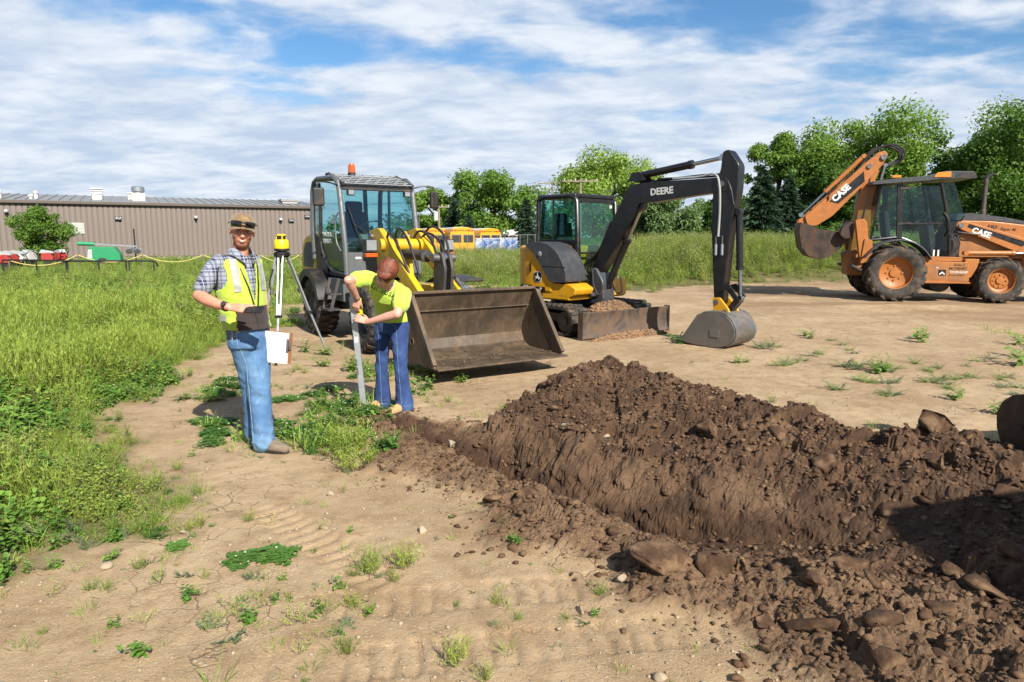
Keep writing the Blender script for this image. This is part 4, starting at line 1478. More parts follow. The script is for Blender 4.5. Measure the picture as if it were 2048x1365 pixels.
# far wood closing the horizon
rg = np.random.default_rng(5)
cl = []
for i in range(420):
    px = rg.uniform(-900, 2900)
    Y = rg.uniform(100, 125)
    if 640 < px < 1400 and Y < 118 or px < 700:
        Y = rg.uniform(135, 150)
    x = (px - 1024) / 1361 * Y
    for j in range(3):
        cl.append((x + rg.normal(0, 1.5), Y + rg.normal(0, 1.5), rg.uniform(.3, 5.0), rg.uniform(1.0, 2.0)))
tag(link('far_wood', crown_mesh('far_wood', cl, 42000, .8, 9), None, ML['tree_d']), 'low dark line of woodland closing the horizon', 'wood', kind='stuff')

# ---------------------------------------------------------------- machine materials
def steel_dirt(name, rgb, rust=S(112, 74, 46), tan=S(150, 118, 84), amt=.6, rough=.6, metal=.5):
    t = NT(name)
    a = t.ramp(t.noise(2.2, 8, .7, dist=.6), .38, .66)
    b = t.ramp(t.noise(5.5, 8, .75, vec=t.map((1, 1, .25)), dist=.3), .45, .75)
    c = t.mix(t.math('MULTIPLY', a, amt), rgb, rust)
    c = t.mix(t.math('MULTIPLY', b, amt * .8), c, tan)
    sp = t.ramp(t.noise(90, 3, .6), .66, .74)
    c = t.mix(t.math('MULTIPLY', sp, .5), c, S(176, 150, 118))
    t.set(Base_Color=c, Roughness=t.ramp(a, 0, 1, rough - .12, .92), Metallic=t.math('MULTIPLY', t.math('SUBTRACT', 1.0, a), metal))
    t.l.new(t.bump(t.noise(35, 6, .7), .25, .01), t.b.inputs['Normal'])
    return t.m


MM = dict(
    wy=paint('loader_yellow', S(232, 188, 22), .42, var=.10, dust=.4, bump=.05, bscale=20),
    wg=paint('loader_grey', S(92, 100, 106), .5, var=.08, dust=.25),
    dg=paint('dark_grey_plastic', S(52, 55, 58), .6, var=.1, dust=.3),
    bk=paint('black_plastic', S(26, 27, 29), .5, var=.1, dust=.2),
    blk=paint('black_paint', S(17, 18, 22), .36, var=.06, dust=.05),
    gry=paint('hood_grey', S(62, 66, 72), .45, var=.06, dust=.15),
    jy=paint('excavator_yellow', S(232, 170, 22), .38, var=.06, dust=.2),
    co=paint('backhoe_orange', S(184, 112, 44), .45, var=.10, dust=.35, dustc=S(140, 104, 72)),
    cod=paint('backhoe_orange_worn', S(166, 108, 52), .6, var=.16, dust=.5, dustc=S(120, 92, 66)),
    tyre=paint('tyre_rubber', S(48, 45, 42), .85, var=.12, dust=.75, dustc=S(126, 104, 80), bump=.3, bscale=30),
    track=paint('track_rubber', S(50, 48, 45), .85, var=.12, dust=.8, dustc=S(128, 106, 82), bump=.3, bscale=30),
    chrome=paint('chrome_rod', S(205, 208, 212), .18, 1.0, .03),
    steel=paint('bare_steel', S(140, 142, 145), .4, .8, .1, dust=.3),
    hose=paint('hose_rubber', S(18, 18, 18), .6, var=.1, dust=.1),
    white=paint('white_decal', S(232, 232, 228), .5, var=.03),
    lens=paint('lamp_lens', S(190, 194, 198), .15, .55, .08),
    amber=paint('amber_lens', S(214, 92, 18), .2, 0, .06, coat=.5),
    amb2=paint('amber_light_lens', S(236, 146, 40), .2, 0, .06, coat=.5),
    red=paint('red_paint', S(176, 40, 34), .45, var=.08, dust=.2),
    lgrey=paint('guard_grey', S(150, 156, 160), .5, var=.06),
    seat=paint('seat_cloth', S(44, 50, 60), .9, var=.1),
    bucket=steel_dirt('loader_bucket_steel', S(84, 74, 62), S(112, 84, 58), S(164, 136, 102), amt=.6, metal=.25),
    bucket2=steel_dirt('excavator_bucket_steel', S(138, 140, 138), S(104, 82, 62), amt=.8, rough=.5, metal=.7),
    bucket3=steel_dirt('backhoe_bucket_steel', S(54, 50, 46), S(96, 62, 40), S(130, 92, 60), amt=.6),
    blade=steel_dirt('blade_steel', S(84, 80, 76), S(118, 88, 62), amt=.7),
    dstack=paint('exhaust_steel', S(104, 98, 92), .6, .6, .15),
    soil=SOILM,
)
GL_T = glass('cab_glass_teal', (.70, .87, .88), .08)
GL_G = glass('cab_glass_green', (.66, .86, .80), .10)
GL_C = glass('cab_glass_clear', (.80, .90, .88), .05)


def wheel(parent, c, r, w, rim_r, side, lugs, rimm, tyrem=None, lug_h=.035, ag=False, dish=.05):
    """tyre with raised tread bars and a bolted rim; side = -1 when the visible face looks to -y"""
    W = bpy.data.objects.new('wheel', None)
    W.empty_display_size = .1
    COL.objects.link(W)
    W.parent = parent
    W.location = c
    h = w / 2
    prof = [(rim_r, -h * .78), (rim_r + (r - rim_r) * .35, -h), (r - .10 - lug_h * .3, -h), (r - .02 - lug_h, -h * .86), (r - lug_h, -h * .55), (r - lug_h, h * .55), (r - .02 - lug_h, h * .86), (r - .10 - lug_h * .3, h), (rim_r + (r - rim_r) * .35, h), (rim_r, h * .78), (rim_r - .01, 0)]
    b = MB().lathe(prof, (0, 0, 0), (0, 1, 0), 48, True)
    for i in range(lugs):
        for sg in (-1, 1):
            a0 = 2 * math.pi * (i + (.5 if sg > 0 else 0)) / lugs
            sweep = (.9 if ag else .35) * 2 * math.pi / lugs * (1.0 if ag else .7)
            wd = (.30 if ag else .40) * 2 * math.pi / lugs
            q = []
            for y, da in ((-.04 * w, 0), (.30 * w, sweep * .6), (.49 * w, sweep)):
                for k, rr in ((-.5, r), (.5, r), (.5, r - lug_h - .03), (-.5, r - lug_h - .03)):
                    rr2 = rr - (.045 if y > .4 * w else 0)
                    a = a0 - da + k * wd
                    q.append((math.cos(a) * rr2, sg * y, math.sin(a) * rr2))
            f = []
            for j in (0, 4):
                for k in range(4):
                    f.append((j + k, j + (k + 1) % 4, j + 4 + (k + 1) % 4, j + 4 + k))
            f += [(0, 1, 2, 3), (11, 10, 9, 8)]
            b.add(q, f)
    b.build('tyre', tyrem or MM['tyre'], W, 0, 40)
    s = side
    rp = [(rim_r + .012, s * h * .80), (rim_r + .012, s * h * .72), (rim_r - .02, s * h * .70), (rim_r - .035, s * h * .2), (rim_r * .72, s * h * .12), (rim_r * .62, s * (h * .12 + dish)), (rim_r * .30, s * (h * .12 + dish)), (rim_r * .27, s * (h * .12 + dish + .03)), (0.0, s * (h * .12 + dish + .035))]
    MB().lathe(rp, (0, 0, 0), (0, 1, 0), 40, False, False).build('rim', rimm, W, 0, 30)
    nb = 8
    bb = MB()
    for i in range(nb):
        a = 2 * math.pi * i / nb
        p = Vector((math.cos(a) * rim_r * .46, s * (h * .12 + dish), math.sin(a) * rim_r * .46))
        bb.cyl(p, p + Vector((0, s * .02, 0)), .018 * rim_r / .25, n=6)
    bb.build('wheel_bolts', rimm, W)
    return W


def hose(parent, pts, r=.014, m=None, name='hose'):
    """smooth hose through the points"""
    P = [Vector(p) for p in pts]
    if len(P) > 2:
        Q = []
        ext = [P[0] * 2 - P[1]] + P + [P[-1] * 2 - P[-2]]
        for i in range(1, len(ext) - 2):
            a, b, c, d = ext[i - 1:i + 3]
            for j in range(5):
                t_ = j / 5
                Q.append(.5 * ((2 * b) + (c - a) * t_ + (2 * a - 5 * b + 4 * c - d) * t_ ** 2 + (3 * b - a - 3 * c + d) * t_ ** 3))
        Q.append(P[-1])
        P = Q
    return MB().tube(P, r, 7).build(name, m or MM['hose'], parent)


def ram(parent, p0, p1, r, frac, mbody, rod=.55, name='cylinder'):
    """hydraulic ram: barrel from p0, bright rod on to p1"""
    p0, p1 = Vector(p0), Vector(p1)
    k = p0.lerp(p1, frac)
    d = (p1 - p0).normalized()
    b = MB().cyl(p0, k, r, n=18)
    b.cyl(k - d * .05, k + d * .015, r * 1.15, n=18)
    b.cyl(p0 - Vector((0, r * 1.1, 0)), p0 + Vector((0, r * 1.1, 0)), r * .95, n=14)
    o = b.build(name, mbody, parent, 0, 40)
    c = MB().cyl(k, p1, r * rod, n=14)
    c.cyl(p1 - Vector((0, r, 0)), p1 + Vector((0, r, 0)), r * .9, n=14)
    c.build('rod', MM['chrome'], o, 0, 40)
    return o


def pane(parent, pts, m, name='window_pane', th=.008):
    """flat pane of glass with real thickness through 3-D points"""
    P = [Vector(p) for p in pts]
    n = (P[1] - P[0]).cross(P[-1] - P[0]).normalized() * th
    k = len(P)
    b = MB().add([*P, *[p + n for p in P]], [tuple(range(k))[::-1], tuple(range(k, 2 * k))] + [(i, (i + 1) % k, k + (i + 1) % k, k + i) for i in range(k)])
    return b.build(name, m, parent, 0, 0)


def shell(prof, y0, y1, th):
    """open sheet of thickness th along a 2-D profile (x,z), y0..y1"""
    L, Q = [], []
    n = len(prof)
    for i in range(n):
        a, b = Vector(prof[max(0, i - 1)]), Vector(prof[min(n - 1, i + 1)])
        d = (b - a).normalized()
        q = Vector((-d.y, d.x)) * th
        L.append(prof[i])
        Q.append(tuple(Vector(prof[i]) + q))
    mb = MB()
    vs = []
    for y in (y0, y1):
        vs += [(p[0], y, p[1]) for p in L] + [(p[0], y, p[1]) for p in Q]
    fs = []
    N = 2 * n
    for i in range(n - 1):
        fs += [(i, i + 1, N + i + 1, N + i), (n + i, N + n + i, N + n + i + 1, n + i + 1), (i, n + i, n + i + 1, i + 1), (N + i, N + i + 1, N + n + i + 1, N + n + i)]
    fs += [(0, N, N + n, n), (n - 1, n + n - 1, N + n + n - 1, N + n - 1)]
    return mb.add(vs, fs)


def operator_seat(parent, x, y, z, face=1):
    s = MB().box((x, y, z + .06), (.46, .46, .12))
    s.build('seat', MM['seat'], parent, .04)
    MB().box((x - face * .24, y, z + .42), (.14, .46, .68), ry=-face * .15).build('seat_back', MM['seat'], parent, .05)
    MB().box((x - face * .31, y, z + .84), (.10, .30, .18), ry=-face * .15).build('headrest', MM['seat'], parent, .04)


# ================================================================ wheel loader
LD = thing('wheel_loader', 'yellow and grey compact wheel loader with its wide bucket lowered, left of the excavator', 'wheel loader', (-2.07, 10.78, 0), R(-57))
for x in (-1.14, 1.14):
    for sd in (-1, 1):
        wheel(LD, (x, sd * .62, .49), .49, .36, .25, sd, 22, MM['steel'], lug_h=.03)
# rear frame, counterweight and bonnet
MB().prism(rounded([(-2.32, .52), (-2.36, .98), (-1.72, 1.0), (-1.62, .55)], .06), -.62, .62).build('counterweight', MM['wg'], LD, .03)
MB().prism(rounded([(-2.25, .96), (-2.27, 1.25), (-2.10, 1.58), (-1.80, 1.66), (-1.2, 1.68), (-1.2, .96)], .09, 4), -.60, .60).build('bonnet', MM['wy'], LD, .05)
for sd in (-1, 1):
    MB().prism(rounded([(-2.06, 1.10), (-2.04, 1.38), (-1.92, 1.52), (-1.50, 1.54), (-1.50, 1.10)], .05), sd * .60, sd * .612).build('bonnet_grille', MM['dg'], LD, .004)
MB().box((-.9, 0, .72), (1.5, .84, .5)).build('rear_frame', MM['dg'], LD, .03)
MB().box((.02, 0, .66), (.35, .3, .42)).build('articulation_joint', MM['bk'], LD, .03)
MB().box((.95, 0, .70), (1.15, .72, .5)).build('front_frame', MM['wy'], LD, .03)
for x in (-1.14, 1.14):
    MB().cyl((x, -.5, .49), (x, .5, .49), .10).build('axle', MM['bk'], LD)
# rear mudguards
for sd in (-1, 1):
    arc = [(-1.14 + .60 * math.cos(a), .50 + .60 * math.sin(a)) for a in np.linspace(R(12), R(160), 14)]
    shell(arc, sd * .42, sd * .84, .02).build('mudguard', MM['bk'], LD, .006)
    MB().prism(arc + [(-1.14 + .48 * math.cos(a), .50 + .48 * math.sin(a)) for a in np.linspace(R(160), R(12), 14)], sd * .835, sd * .85).build('mudguard_lip', MM['bk'], LD, .003)
# cab
cabx0, cabx1, cw = -1.42, .10, .60
prof = [(.14, 1.04), (.10, 1.5), (-.06, 2.30), (-.13, 2.44), (-.30, 2.52), (-1.10, 2.55), (-1.30, 2.50), (-1.40, 2.36), (-1.46, 1.75), (-1.42, 1.25)]
for sd in (-1, 1):
    MB().tube([(p[0], sd * cw, p[1]) for p in prof], .042, 10).build('cab_side_frame', MM['wg'], LD)
    MB().bar((-1.02, sd * (cw + .005), 2.48), (-1.06, sd * (cw + .005), 1.30), .035, .06).build('door_post', MM['bk'], LD, .008)
    # door glass and rear quarter glass
    pane(LD, [(.09, sd * cw, 1.10), (.05, sd * cw, 1.55), (-.10, sd * cw, 2.28), (-.22, sd * cw, 2.44), (-.99, sd * cw, 2.48), (-1.02, sd * cw, 1.45), (-.80, sd * cw, 1.22), (-.5, sd * cw, 1.10)][::sd], GL_T, 'door_pane')
    pane(LD, [(-1.08, sd * cw, 1.62), (-1.05, sd * cw, 2.48), (-1.25, sd * cw, 2.46), (-1.36, sd * cw, 2.34), (-1.42, sd * cw, 1.75)][::sd], GL_T, 'quarter_pane')
    MB().tube([(-1.05, sd * cw, 1.55), (-.98, sd * cw, 1.38), (-.78, sd * cw, 1.18), (-.48, sd * cw, 1.07), (.14, sd * cw, 1.05)], .028, 8).build('door_sill', MM['bk'], LD)
    MB().prism([(-1.44, 1.02), (-1.46, 1.70), (-1.10, 1.58), (-1.02, 1.34), (-.80, 1.13), (-.78, 1.02)], sd * .585, sd * .600).build('cab_corner_panel', MM['dg'], LD, .005)
    hose(LD, [(.02, sd * .66, 1.98), (-.04, sd * .69, 1.85), (-.02, sd * .69, 1.55), (.08, sd * .66, 1.40)], .013, MM['wg'], 'grab_handle')
MB().box((-.88, 0, 2.55), (.56, 1.12, .05)).build('roof', MM['dg'], LD, .02)
MB().prism([(-.60, 2.55), (-.02, 2.38), (-.02, 2.36), (-.60, 2.52)], -.56, .56).build('roof_front_panel', MM['bk'], LD)
MB().box((-.65, 0, 1.03), (1.55, 1.16, .06)).build('cab_floor', MM['bk'], LD, .01)
MB().box((-1.43, 0, 1.35), (.03, 1.14, .62)).build('rear_panel', MM['dg'], LD, .01)
pane(LD, [(-1.45, -.55, 1.72), (-1.45, .55, 1.72), (-1.36, .55, 2.40), (-1.36, -.55, 2.40)], GL_T, 'rear_pane')
pane(LD, [(.13, .55, 1.38), (.13, -.55, 1.38), (-.05, -.55, 2.33), (-.05, .55, 2.33)], GL_T, 'windscreen')
MB().box((.13, -.34, 1.21), (.05, .50, .34)).build('front_panel', MM['wg'], LD, .012)
MB().box((.12, .34, 1.21), (.05, .50, .34)).build('front_panel', MM['wg'], LD, .012)
MB().box((.157, -.42, 1.30), (.004, .09, .03)).build('panel_sticker', MM['white'], LD)
MB().bar((-.06, -.6, 2.36), (-.06, .6, 2.36), .07, .08).build('front_header', MM['dg'], LD, .015)
MB().bar((.13, -.6, 1.37), (.13, .6, 1.37), .04, .04).build('windscreen_sill', MM['bk'], LD, .008)
MB().bar((-1.05, .20, 1.1), (-1.1, .20, 2.45), .05, .09).build('rear_pillar', MM['bk'], LD, .01)
# roof guard: two layers of bars
for i in range(6):
    x = .02 - .125 * i
    z = 2.42 + .037 * i
    MB().bar((x, -.55, z), (x, .55, z), .022, .014).build('guard_bar', MM['lgrey'], LD)
for i in range(5):
    x, z0, z1 = .02 - .125 * i, 2.42 + .037 * i, 2.42 + .037 * (i + 1)
    for j in range(7):
        y = -.51 + .16 * j + (.08 if i % 2 else 0)
        if y < .55:
            MB().bar((x, y, z0), (x - .125, y, z1), .022, .012).build('guard_bar', MM['lgrey'], LD)
for sd in (-1, 1):
    MB().tube([(.03, sd * .57, 2.41), (-.62, sd * .57, 2.605), (-.75, sd * .57, 2.60)], .02, 8).build('guard_rail', MM['dg'], LD)
MB().cyl((-.55, -.22, 2.57), (-.55, -.22, 2.63), .06, n=18).build('beacon_base', MM['bk'], LD, .004)
MB().lathe([(.058, 0), (.058, .08), (.045, .13), (.0, .15)], (-.55, -.22, 2.63), (0, 0, 1), 20).build('beacon', MM['amber'], LD)
for sd, my in ((-1, -.96), (1, .93)):
    hose(LD, [(-.08, sd * .60, 2.38), (-.02, (sd * .60 + my) / 2, 2.42), (.02, my, 2.41), (.03, my, 2.33)], .012, MM['bk'], 'mirror_arm')
    o = MB().box((.05, my, 2.20), (.07, .17, .27), rz=sd * .3).build('mirror', MM['bk'], LD, .03)
    MB().box((.012, my, 2.20), (.004, .14, .23), rz=sd * .3).build('mirror_glass', MM['chrome'], o)
    MB().box((.03, sd * .46, 2.28), (.07, .11, .09)).build('work_lamp', MM['bk'], LD, .012)
    MB().box((.068, sd * .46, 2.28), (.006, .085, .065)).build('work_lamp_lens', MM['lens'], LD, .002)
hose(LD, [(.16, -.30, 1.40), (.10, -.42, 1.75), (.03, -.50, 2.05)], .008, MM['bk'], 'wiper')
hose(LD, [(.17, .0, 1.42), (.14, -.2, 1.62), (.10, -.42, 1.80)], .008, MM['bk'], 'wiper_arm')
operator_seat(LD, -.80, 0, 1.28)
for sd in (-1, 1):
    MB().box((-.62, sd * .42, 1.27), (1.1, .22, .42)).build('side_console', MM['bk'], LD, .04)
MB().prism(rounded([(-.22, 1.06), (-.30, 1.55), (-.18, 1.68), (.02, 1.52), (.06, 1.06)], .05), -.26, .26).build('dash_console', paint('console_beige', S(128, 122, 108), .7), LD, .04)
rz = Matrix.Rotation(R(-35), 3, 'Y')
wheelpts = [Vector((-.34, 0, 1.76)) + rz @ Vector((.18 * math.cos(a), .18 * math.sin(a), 0)) for a in np.linspace(0, 2 * math.pi, 25)]
MB().tube(wheelpts, .014, 6, False).build('steering_wheel', MM['bk'], LD)
MB().cyl((-.34, 0, 1.76), (-.22, 0, 1.60), .03).build('steering_column', MM['bk'], LD)
text('door_lettering', 'WACKER\nNEUSON', .105, MM['white'], LD, (-.92, -.613, 1.62), (1, 0, 0), (0, 0, 1), .006)
# steps
for sd in (-1, 1):
    b = MB().box((-.26, sd * .74, .50), (.36, .2, .03)).box((-.22, sd * .70, .74), (.32, .2, .03))
    b.bar((-.42, sd * .68, .98), (-.44, sd * .80, .48), .03, .05).bar((-.06, sd * .66, .98), (-.09, sd * .80, .48), .03, .05)
    b.build('access_step', MM['dg'], LD, .006)
    MB().box((-.3, sd * .52, .80), (.6, .2, .36)).build('step_box', MM['wg'], LD, .02)
# loader arms
armp = rounded(limb([(.44, 1.60), (.74, 1.62), (1.32, 1.27), (2.0, .86), (2.58, .50)], [.20, .27, .22, .19, .17]), .05)
for sd in (-1, 1):
    MB().prism(armp, sd * .25, sd * .34).build('lift_arm', MM['wy'], LD, .012)
    MB().prism(rounded([(.42, .90), (.36, 1.62), (.50, 1.72), (.66, 1.60), (.80, .90)], .05), sd * .16, sd * .22).build('arm_tower', MM['wy'], LD, .012)
    MB().cyl((.54, sd * .14, 1.62), (.54, sd * .38, 1.62), .055).build('arm_pin', MM['steel'], LD)
    ram(LD, (.75, sd * .24, .80), (1.85, sd * .24, .92), .05, .6, MM['bk'], name='lift_cylinder')
    MB().bar((.55, sd * .45, 1.34), (1.05, sd * .60, 1.38), .04, .04).build('lamp_bracket', MM['bk'], LD, .006)
    MB().box((1.10, sd * .60, 1.49), (.14, .17, .19)).build('headlamp_housing', MM['bk'], LD, .02)
    MB().box((1.174, sd * .60, 1.50), (.012, .145, .14)).build('headlamp', MM['lens'], LD, .004)
    MB().box((1.12, sd * .60, 1.365), (.12, .17, .055)).build('turn_signal', MM['amber'], LD, .01)
MB().cyl((.95, -.40, 1.50), (.95, .40, 1.50), .09, n=20).build('cross_tube', MM['wy'], LD)
MB().cyl((2.05, -.40, .80), (2.05, .40, .80), .08, n=20).build('cross_tube', MM['wy'], LD)
ram(LD, (.80, 0, 1.38), (2.16, 0, 1.34), .075, .62, MM['dg'], name='tilt_cylinder')
for sd in (-1, 1):
    MB().prism(rounded([(2.06, 1.42), (2.24, 1.42), (2.32, 1.20), (2.22, .60), (2.06, .55), (1.98, .80), (2.00, 1.20)], .06), sd * .03, sd * .075).build('bell_crank', MM['dg'], LD, .012)
MB().cyl((2.14, -.16, 1.34), (2.14, .16, 1.34), .06).build('crank_pin', MM['steel'], LD)
MB().bar((2.14, 0, .62), (2.56, 0, .70), .09, .09).build('crank_link', MM['bk'], LD, .01)
MB().prism(rounded([(2.44, .30), (2.46, .86), (2.60, .92), (2.62, .30)], .04), -.46, .46).build('quick_hitch', MM['wy'], LD, .015)
for k, (y0, dz) in enumerate(((-.30, .0), (-.16, .06), (.16, .03), (.28, .0), (.34, .09))):
    hose(LD, [(.75, y0 * .7, 1.30), (1.05, y0, 1.66 + dz), (1.45, y0 * 1.15, 1.52 + dz), (1.75, y0, 1.10)], .018)
for k in range(4):
    p = Vector((1.95 + .05 * k, .30 + .05 * k, 1.05 - .05 * k))
    hose(LD, [(1.45, .22, 1.30 - .03 * k), p + Vector((-.2, 0, .06)), p], .016)
    MB().cyl(p, p + Vector((.16, .03, -.16)), .026, n=12).cyl(p + Vector((.05, .01, -.05)), p + Vector((.09, .02, -.09)), .034, n=12).build('hydraulic_coupler', MM['steel'], LD)
MB().prism(rounded([(.62, .92), (1.10, 1.06), (1.72, 1.02), (1.72, .98), (1.10, 1.0), (.66, .88)], .02), .44, .86).build('front_mudguard', MM['bk'], LD, .01)
# bucket
BW = .86
bp = [(2.98, .97), (2.86, .74), (2.74, .52), (2.70, .38), (2.76, .26), (2.90, .205), (3.30, .195), (3.60, .19)]
BK = shell(bp, -BW, BW, -.022).build('bucket', MM['bucket'], LD, .006)
MB().bar((3.64, -BW - .02, .185), (3.64, BW + .02, .185), .02, .12, up=(1, 0, 0)).build('cutting_edge', MM['bucket'], BK, .004)
MB().bar((2.985, -BW - .01, .975), (2.985, BW + .01, .975), .045, .035).build('bucket_rim', MM['bucket'], BK, .008)
MB().bar((2.875, -BW, .745), (2.875, BW, .745), .012, .014).build('weld_seam', MM['bucket'], BK)
for sd in (-1, 1):
    MB().prism([(2.98, .98), (2.86, .74), (2.74, .52), (2.70, .38), (2.76, .26), (2.90, .19), (3.60, .18), (3.58, .24), (3.06, .95)], sd * BW, sd * (BW + .022)).build('bucket_side', MM['bucket'], BK, .004)
    MB().bar((3.60, sd * (BW + .012), .22), (3.04, sd * (BW + .012), .95), .04, .05, up=(0, 1, 0)).build('bucket_side_edge', MM['bucket'], BK, .006)
    MB().lathe([(.05, 0), (.05, .008), (.035, .008), (.035, 0)], (3.05, sd * (BW + .022), .42), (0, sd, 0), 16).build('lifting_eye', MM['bucket'], BK)
rgb_ = np.random.default_rng(3)
cv, cf = [], []
for k in range(70):                                  # dried soil caked along the lip
    s_ = rgb_.uniform(.008, .026)
    cv.append(clod_shape(V1, 40 + k) * s_ * np.array([1.3, 1.3, .6]) + np.array([rgb_.uniform(3.25, 3.66) if k % 3 else rgb_.uniform(2.84, 3.2), rgb_.uniform(-BW + .04, BW - .04), .222 + s_ * .15]))
    cf.append(F1 + k * len(V1))
tag(link('caked_soil', np_mesh('caked_soil', np.concatenate(cv), np.concatenate(cf)), BK, SOILM), kind='stuff')

# ================================================================ mini excavator
def deer_badge(parent, loc, xdir, updir, s):
    """black rounded badge with a white rim and a white leaping deer"""
    X, U = Vector(xdir).normalized(), Vector(updir).normalized()
    N_ = X.cross(U)
    L = Vector(loc)

    def flat(pts, off, m, name, par):
        P = [L + X * (p[0] * s) + U * (p[1] * s) + N_ * off for p in pts]
        k = len(P)
        return MB().add([*P, *[p + N_ * .002 for p in P]], [tuple(range(k))[::-1], tuple(range(k, 2 * k))] + [(i, (i + 1) % k, k + (i + 1) % k, k + i) for i in range(k)]).build(name, m, par, 0, 0)
    sh = rounded([(-.48, .5), (.48, .5), (.5, -.15), (.32, -.45), (-.32, -.45), (-.5, -.15)], .16, 4)
    w = flat(sh, 0, MM['white'], 'badge', parent)
    flat([(x * .88, y * .88 + .003) for x, y in sh], .003, MM['blk'], 'badge_field', w)
    flat([(-.34, .02), (-.24, .10), (-.10, .10), (-.02, .20), (-.10, .34), (.0, .36), (.06, .24), (.04, .10), (.16, .06), (.30, -.06), (.38, -.22), (.26, -.12), (.14, -.10), (.20, -.28), (.08, -.12), (-.06, -.06), (-.16, -.14), (-.30, -.26), (-.16, -.02), (-.26, .0)], .006, MM['white'], 'badge_deer', w)


def excavator(T, arm, yaw=-8.0, lettered=True):
    u = Matrix.Rotation(R(yaw), 4, 'Z')

    def ub(mb, name, m, bevel=.0, par=None, smooth=35):
        return mb.xf(u).build(name, m, par or T, bevel, smooth)
    # undercarriage
    for sd in (-1, 1):
        y0, y1 = sd * .76 - .19, sd * .76 + .19
        hl, r = .86, .235
        outl, inn = [], []
        for a in np.linspace(-math.pi / 2, math.pi / 2, 12):
            outl.append((hl + r * math.cos(a), .25 + r * math.sin(a)))
        for a in np.linspace(math.pi / 2, 3 * math.pi / 2, 12):
            outl.append((-hl + r * math.cos(a), .25 + r * math.sin(a)))
        k = (r - .045) / r
        for x, z in outl:
            cx = hl if x > hl else (-hl if x < -hl else x)
            inn.append((cx + (x - cx) * k, .25 + (z - .25) * k))
        n = len(outl)
        vs = [(x, y0, z) for x, z in outl] + [(x, y1, z) for x, z in outl] + [(x, y0, z) for x, z in inn] + [(x, y1, z) for x, z in inn]
        fs = []
        for i in range(n):
            j = (i + 1) % n
            fs += [(i, j, n + j, n + i), (2 * n + i, 3 * n + i, 3 * n + j, 2 * n + j), (i, 2 * n + i, 2 * n + j, j), (n + i, n + j, 3 * n + j, 3 * n + i)]
        mb = MB().add(vs, fs)
        per, acc = [], 0.0                              # tread bars round the belt
        P = [Vector((x, z)) for x, z in outl] + [Vector(outl[0])]
        for i in range(n):
            per.append((acc, P[i], P[i + 1]))
            acc += (P[i + 1] - P[i]).length
        nl = 38
        for q in range(nl):
            s_ = acc * q / nl
            for a0, p, p2 in per[::-1]:
                if s_ >= a0:
                    d = (p2 - p).normalized()
                    c = p + d * (s_ - a0)
                    ang = math.atan2(d.y, d.x)
                    nn = Vector((d.y, -d.x))
                    c2 = c + nn * .008
                    mb.box((c2.x, sd * .76 - .095, c2.y), (.055, .17, .032), ry=-ang, rz=0)
                    c3 = c2 + d * .05
                    mb.box((c3.x, sd * .76 + .095, c3.y), (.055, .17, .032), ry=-ang)
                    break
        tr = ub(mb, 'track', MM['track'], 0, None, 40)
        for x, rr in ((hl, .17), (-hl, .17), (-.5, .085), (-.17, .085), (.17, .085), (.5, .085)):
            z = .25 if rr > .1 else .145
            ub(MB().cyl((x, y0 + .03, z), (x, y1 - .03, z), rr, n=22).cyl((x, y0 + .015, z), (x, y1 - .015, z), rr * .45, n=16), 'roller', MM['bk'], .006, tr)
        ub(MB().box((0, sd * .76, .29), (1.45, .2, .16)), 'track_frame', MM['bk'], .01)
    ub(MB().box((0, 0, .33), (.9, 1.2, .2)), 'car_body', MM['bk'], .02)
    MB().cyl((0, 0, .42), (0, 0, .58), .38, n=28).build('swing_ring', MM['bk'], T)
    bl = shell([(1.36, .44), (1.33, .34), (1.325, .2), (1.35, .08), (1.39, .015)], -1.0, 1.0, .03)
    ub(bl, 'dozer_blade', MM['blade'], .006)
    for sd in (-1, 1):
        ub(MB().bar((.35, sd * .42, .30), (1.32, sd * .42, .20), .09, .12), 'blade_arm', MM['bk'], .01)
        ub(MB().box((1.352, sd * 1.006, .23), (.12, .016, .44)), 'blade_end_plate', MM['blade'], .004)
    # house
    def outline(x1, rx, hw, n=22):
        pts = [(x1, -hw), (x1, hw)]
        for a in np.linspace(math.pi / 2, 3 * math.pi / 2, n):
            ca, sa = math.cos(a), math.sin(a)
            pts.append((-rx * abs(ca) ** .62, hw * math.copysign(abs(sa) ** .62, sa)))
        return pts
    MB().prism(outline(.60, .80, .78), .56, .68, 'z').build('house_deck', MM['jy'], T, .03)
    MB().prism(outline(.24, .84, .80), .66, 1.47, 'z').build('counterweight', MM['jy'], T, .06, 40)
    for k in range(4):
        z = .80 + k * .16
        MB().box((-.838, 0, z), (.03, .62, .05)).build('rear_vent', MM['blk'], T, .004)
    # dark side hood over the tank, right front of the house
    hood = rounded([(-.40, 1.49), (-.2, 1.53), (-.03, 1.535), (.18, 1.49), (.35, 1.38), (.48, 1.22), (.56, 1.05), (.58, .87), (.22, .86), (.10, 1.0), (-.02, 1.16), (-.2, 1.36)], .04)
    MB().prism(hood, -.835, -.31).build('side_hood', MM['gry'], T, .05, 40)
    MB().prism([(.56, 1.125), (.56, 1.115), (.04, 1.115), (.04, 1.125)], -.8375, -.83).build('hood_seam', MM['blk'], T)
    MB().lathe([(.0, .014), (.03, .014), (.045, .0)], (-.02, -.835, 1.33), (0, -1, 0), 16).build('tank_cap', MM['lens'], T)
    MB().box((-.27, -.802, 1.10), (.03, .02, .16)).build('hood_slot', MM['blk'], T, .004)
    MB().prism(rounded([(.20, .66), (.22, .84), (.58, .84), (.74, .76), (.70, .66), (.56, .60)], .03), -.78, -.30).build('front_step_panel', MM['jy'], T, .02)
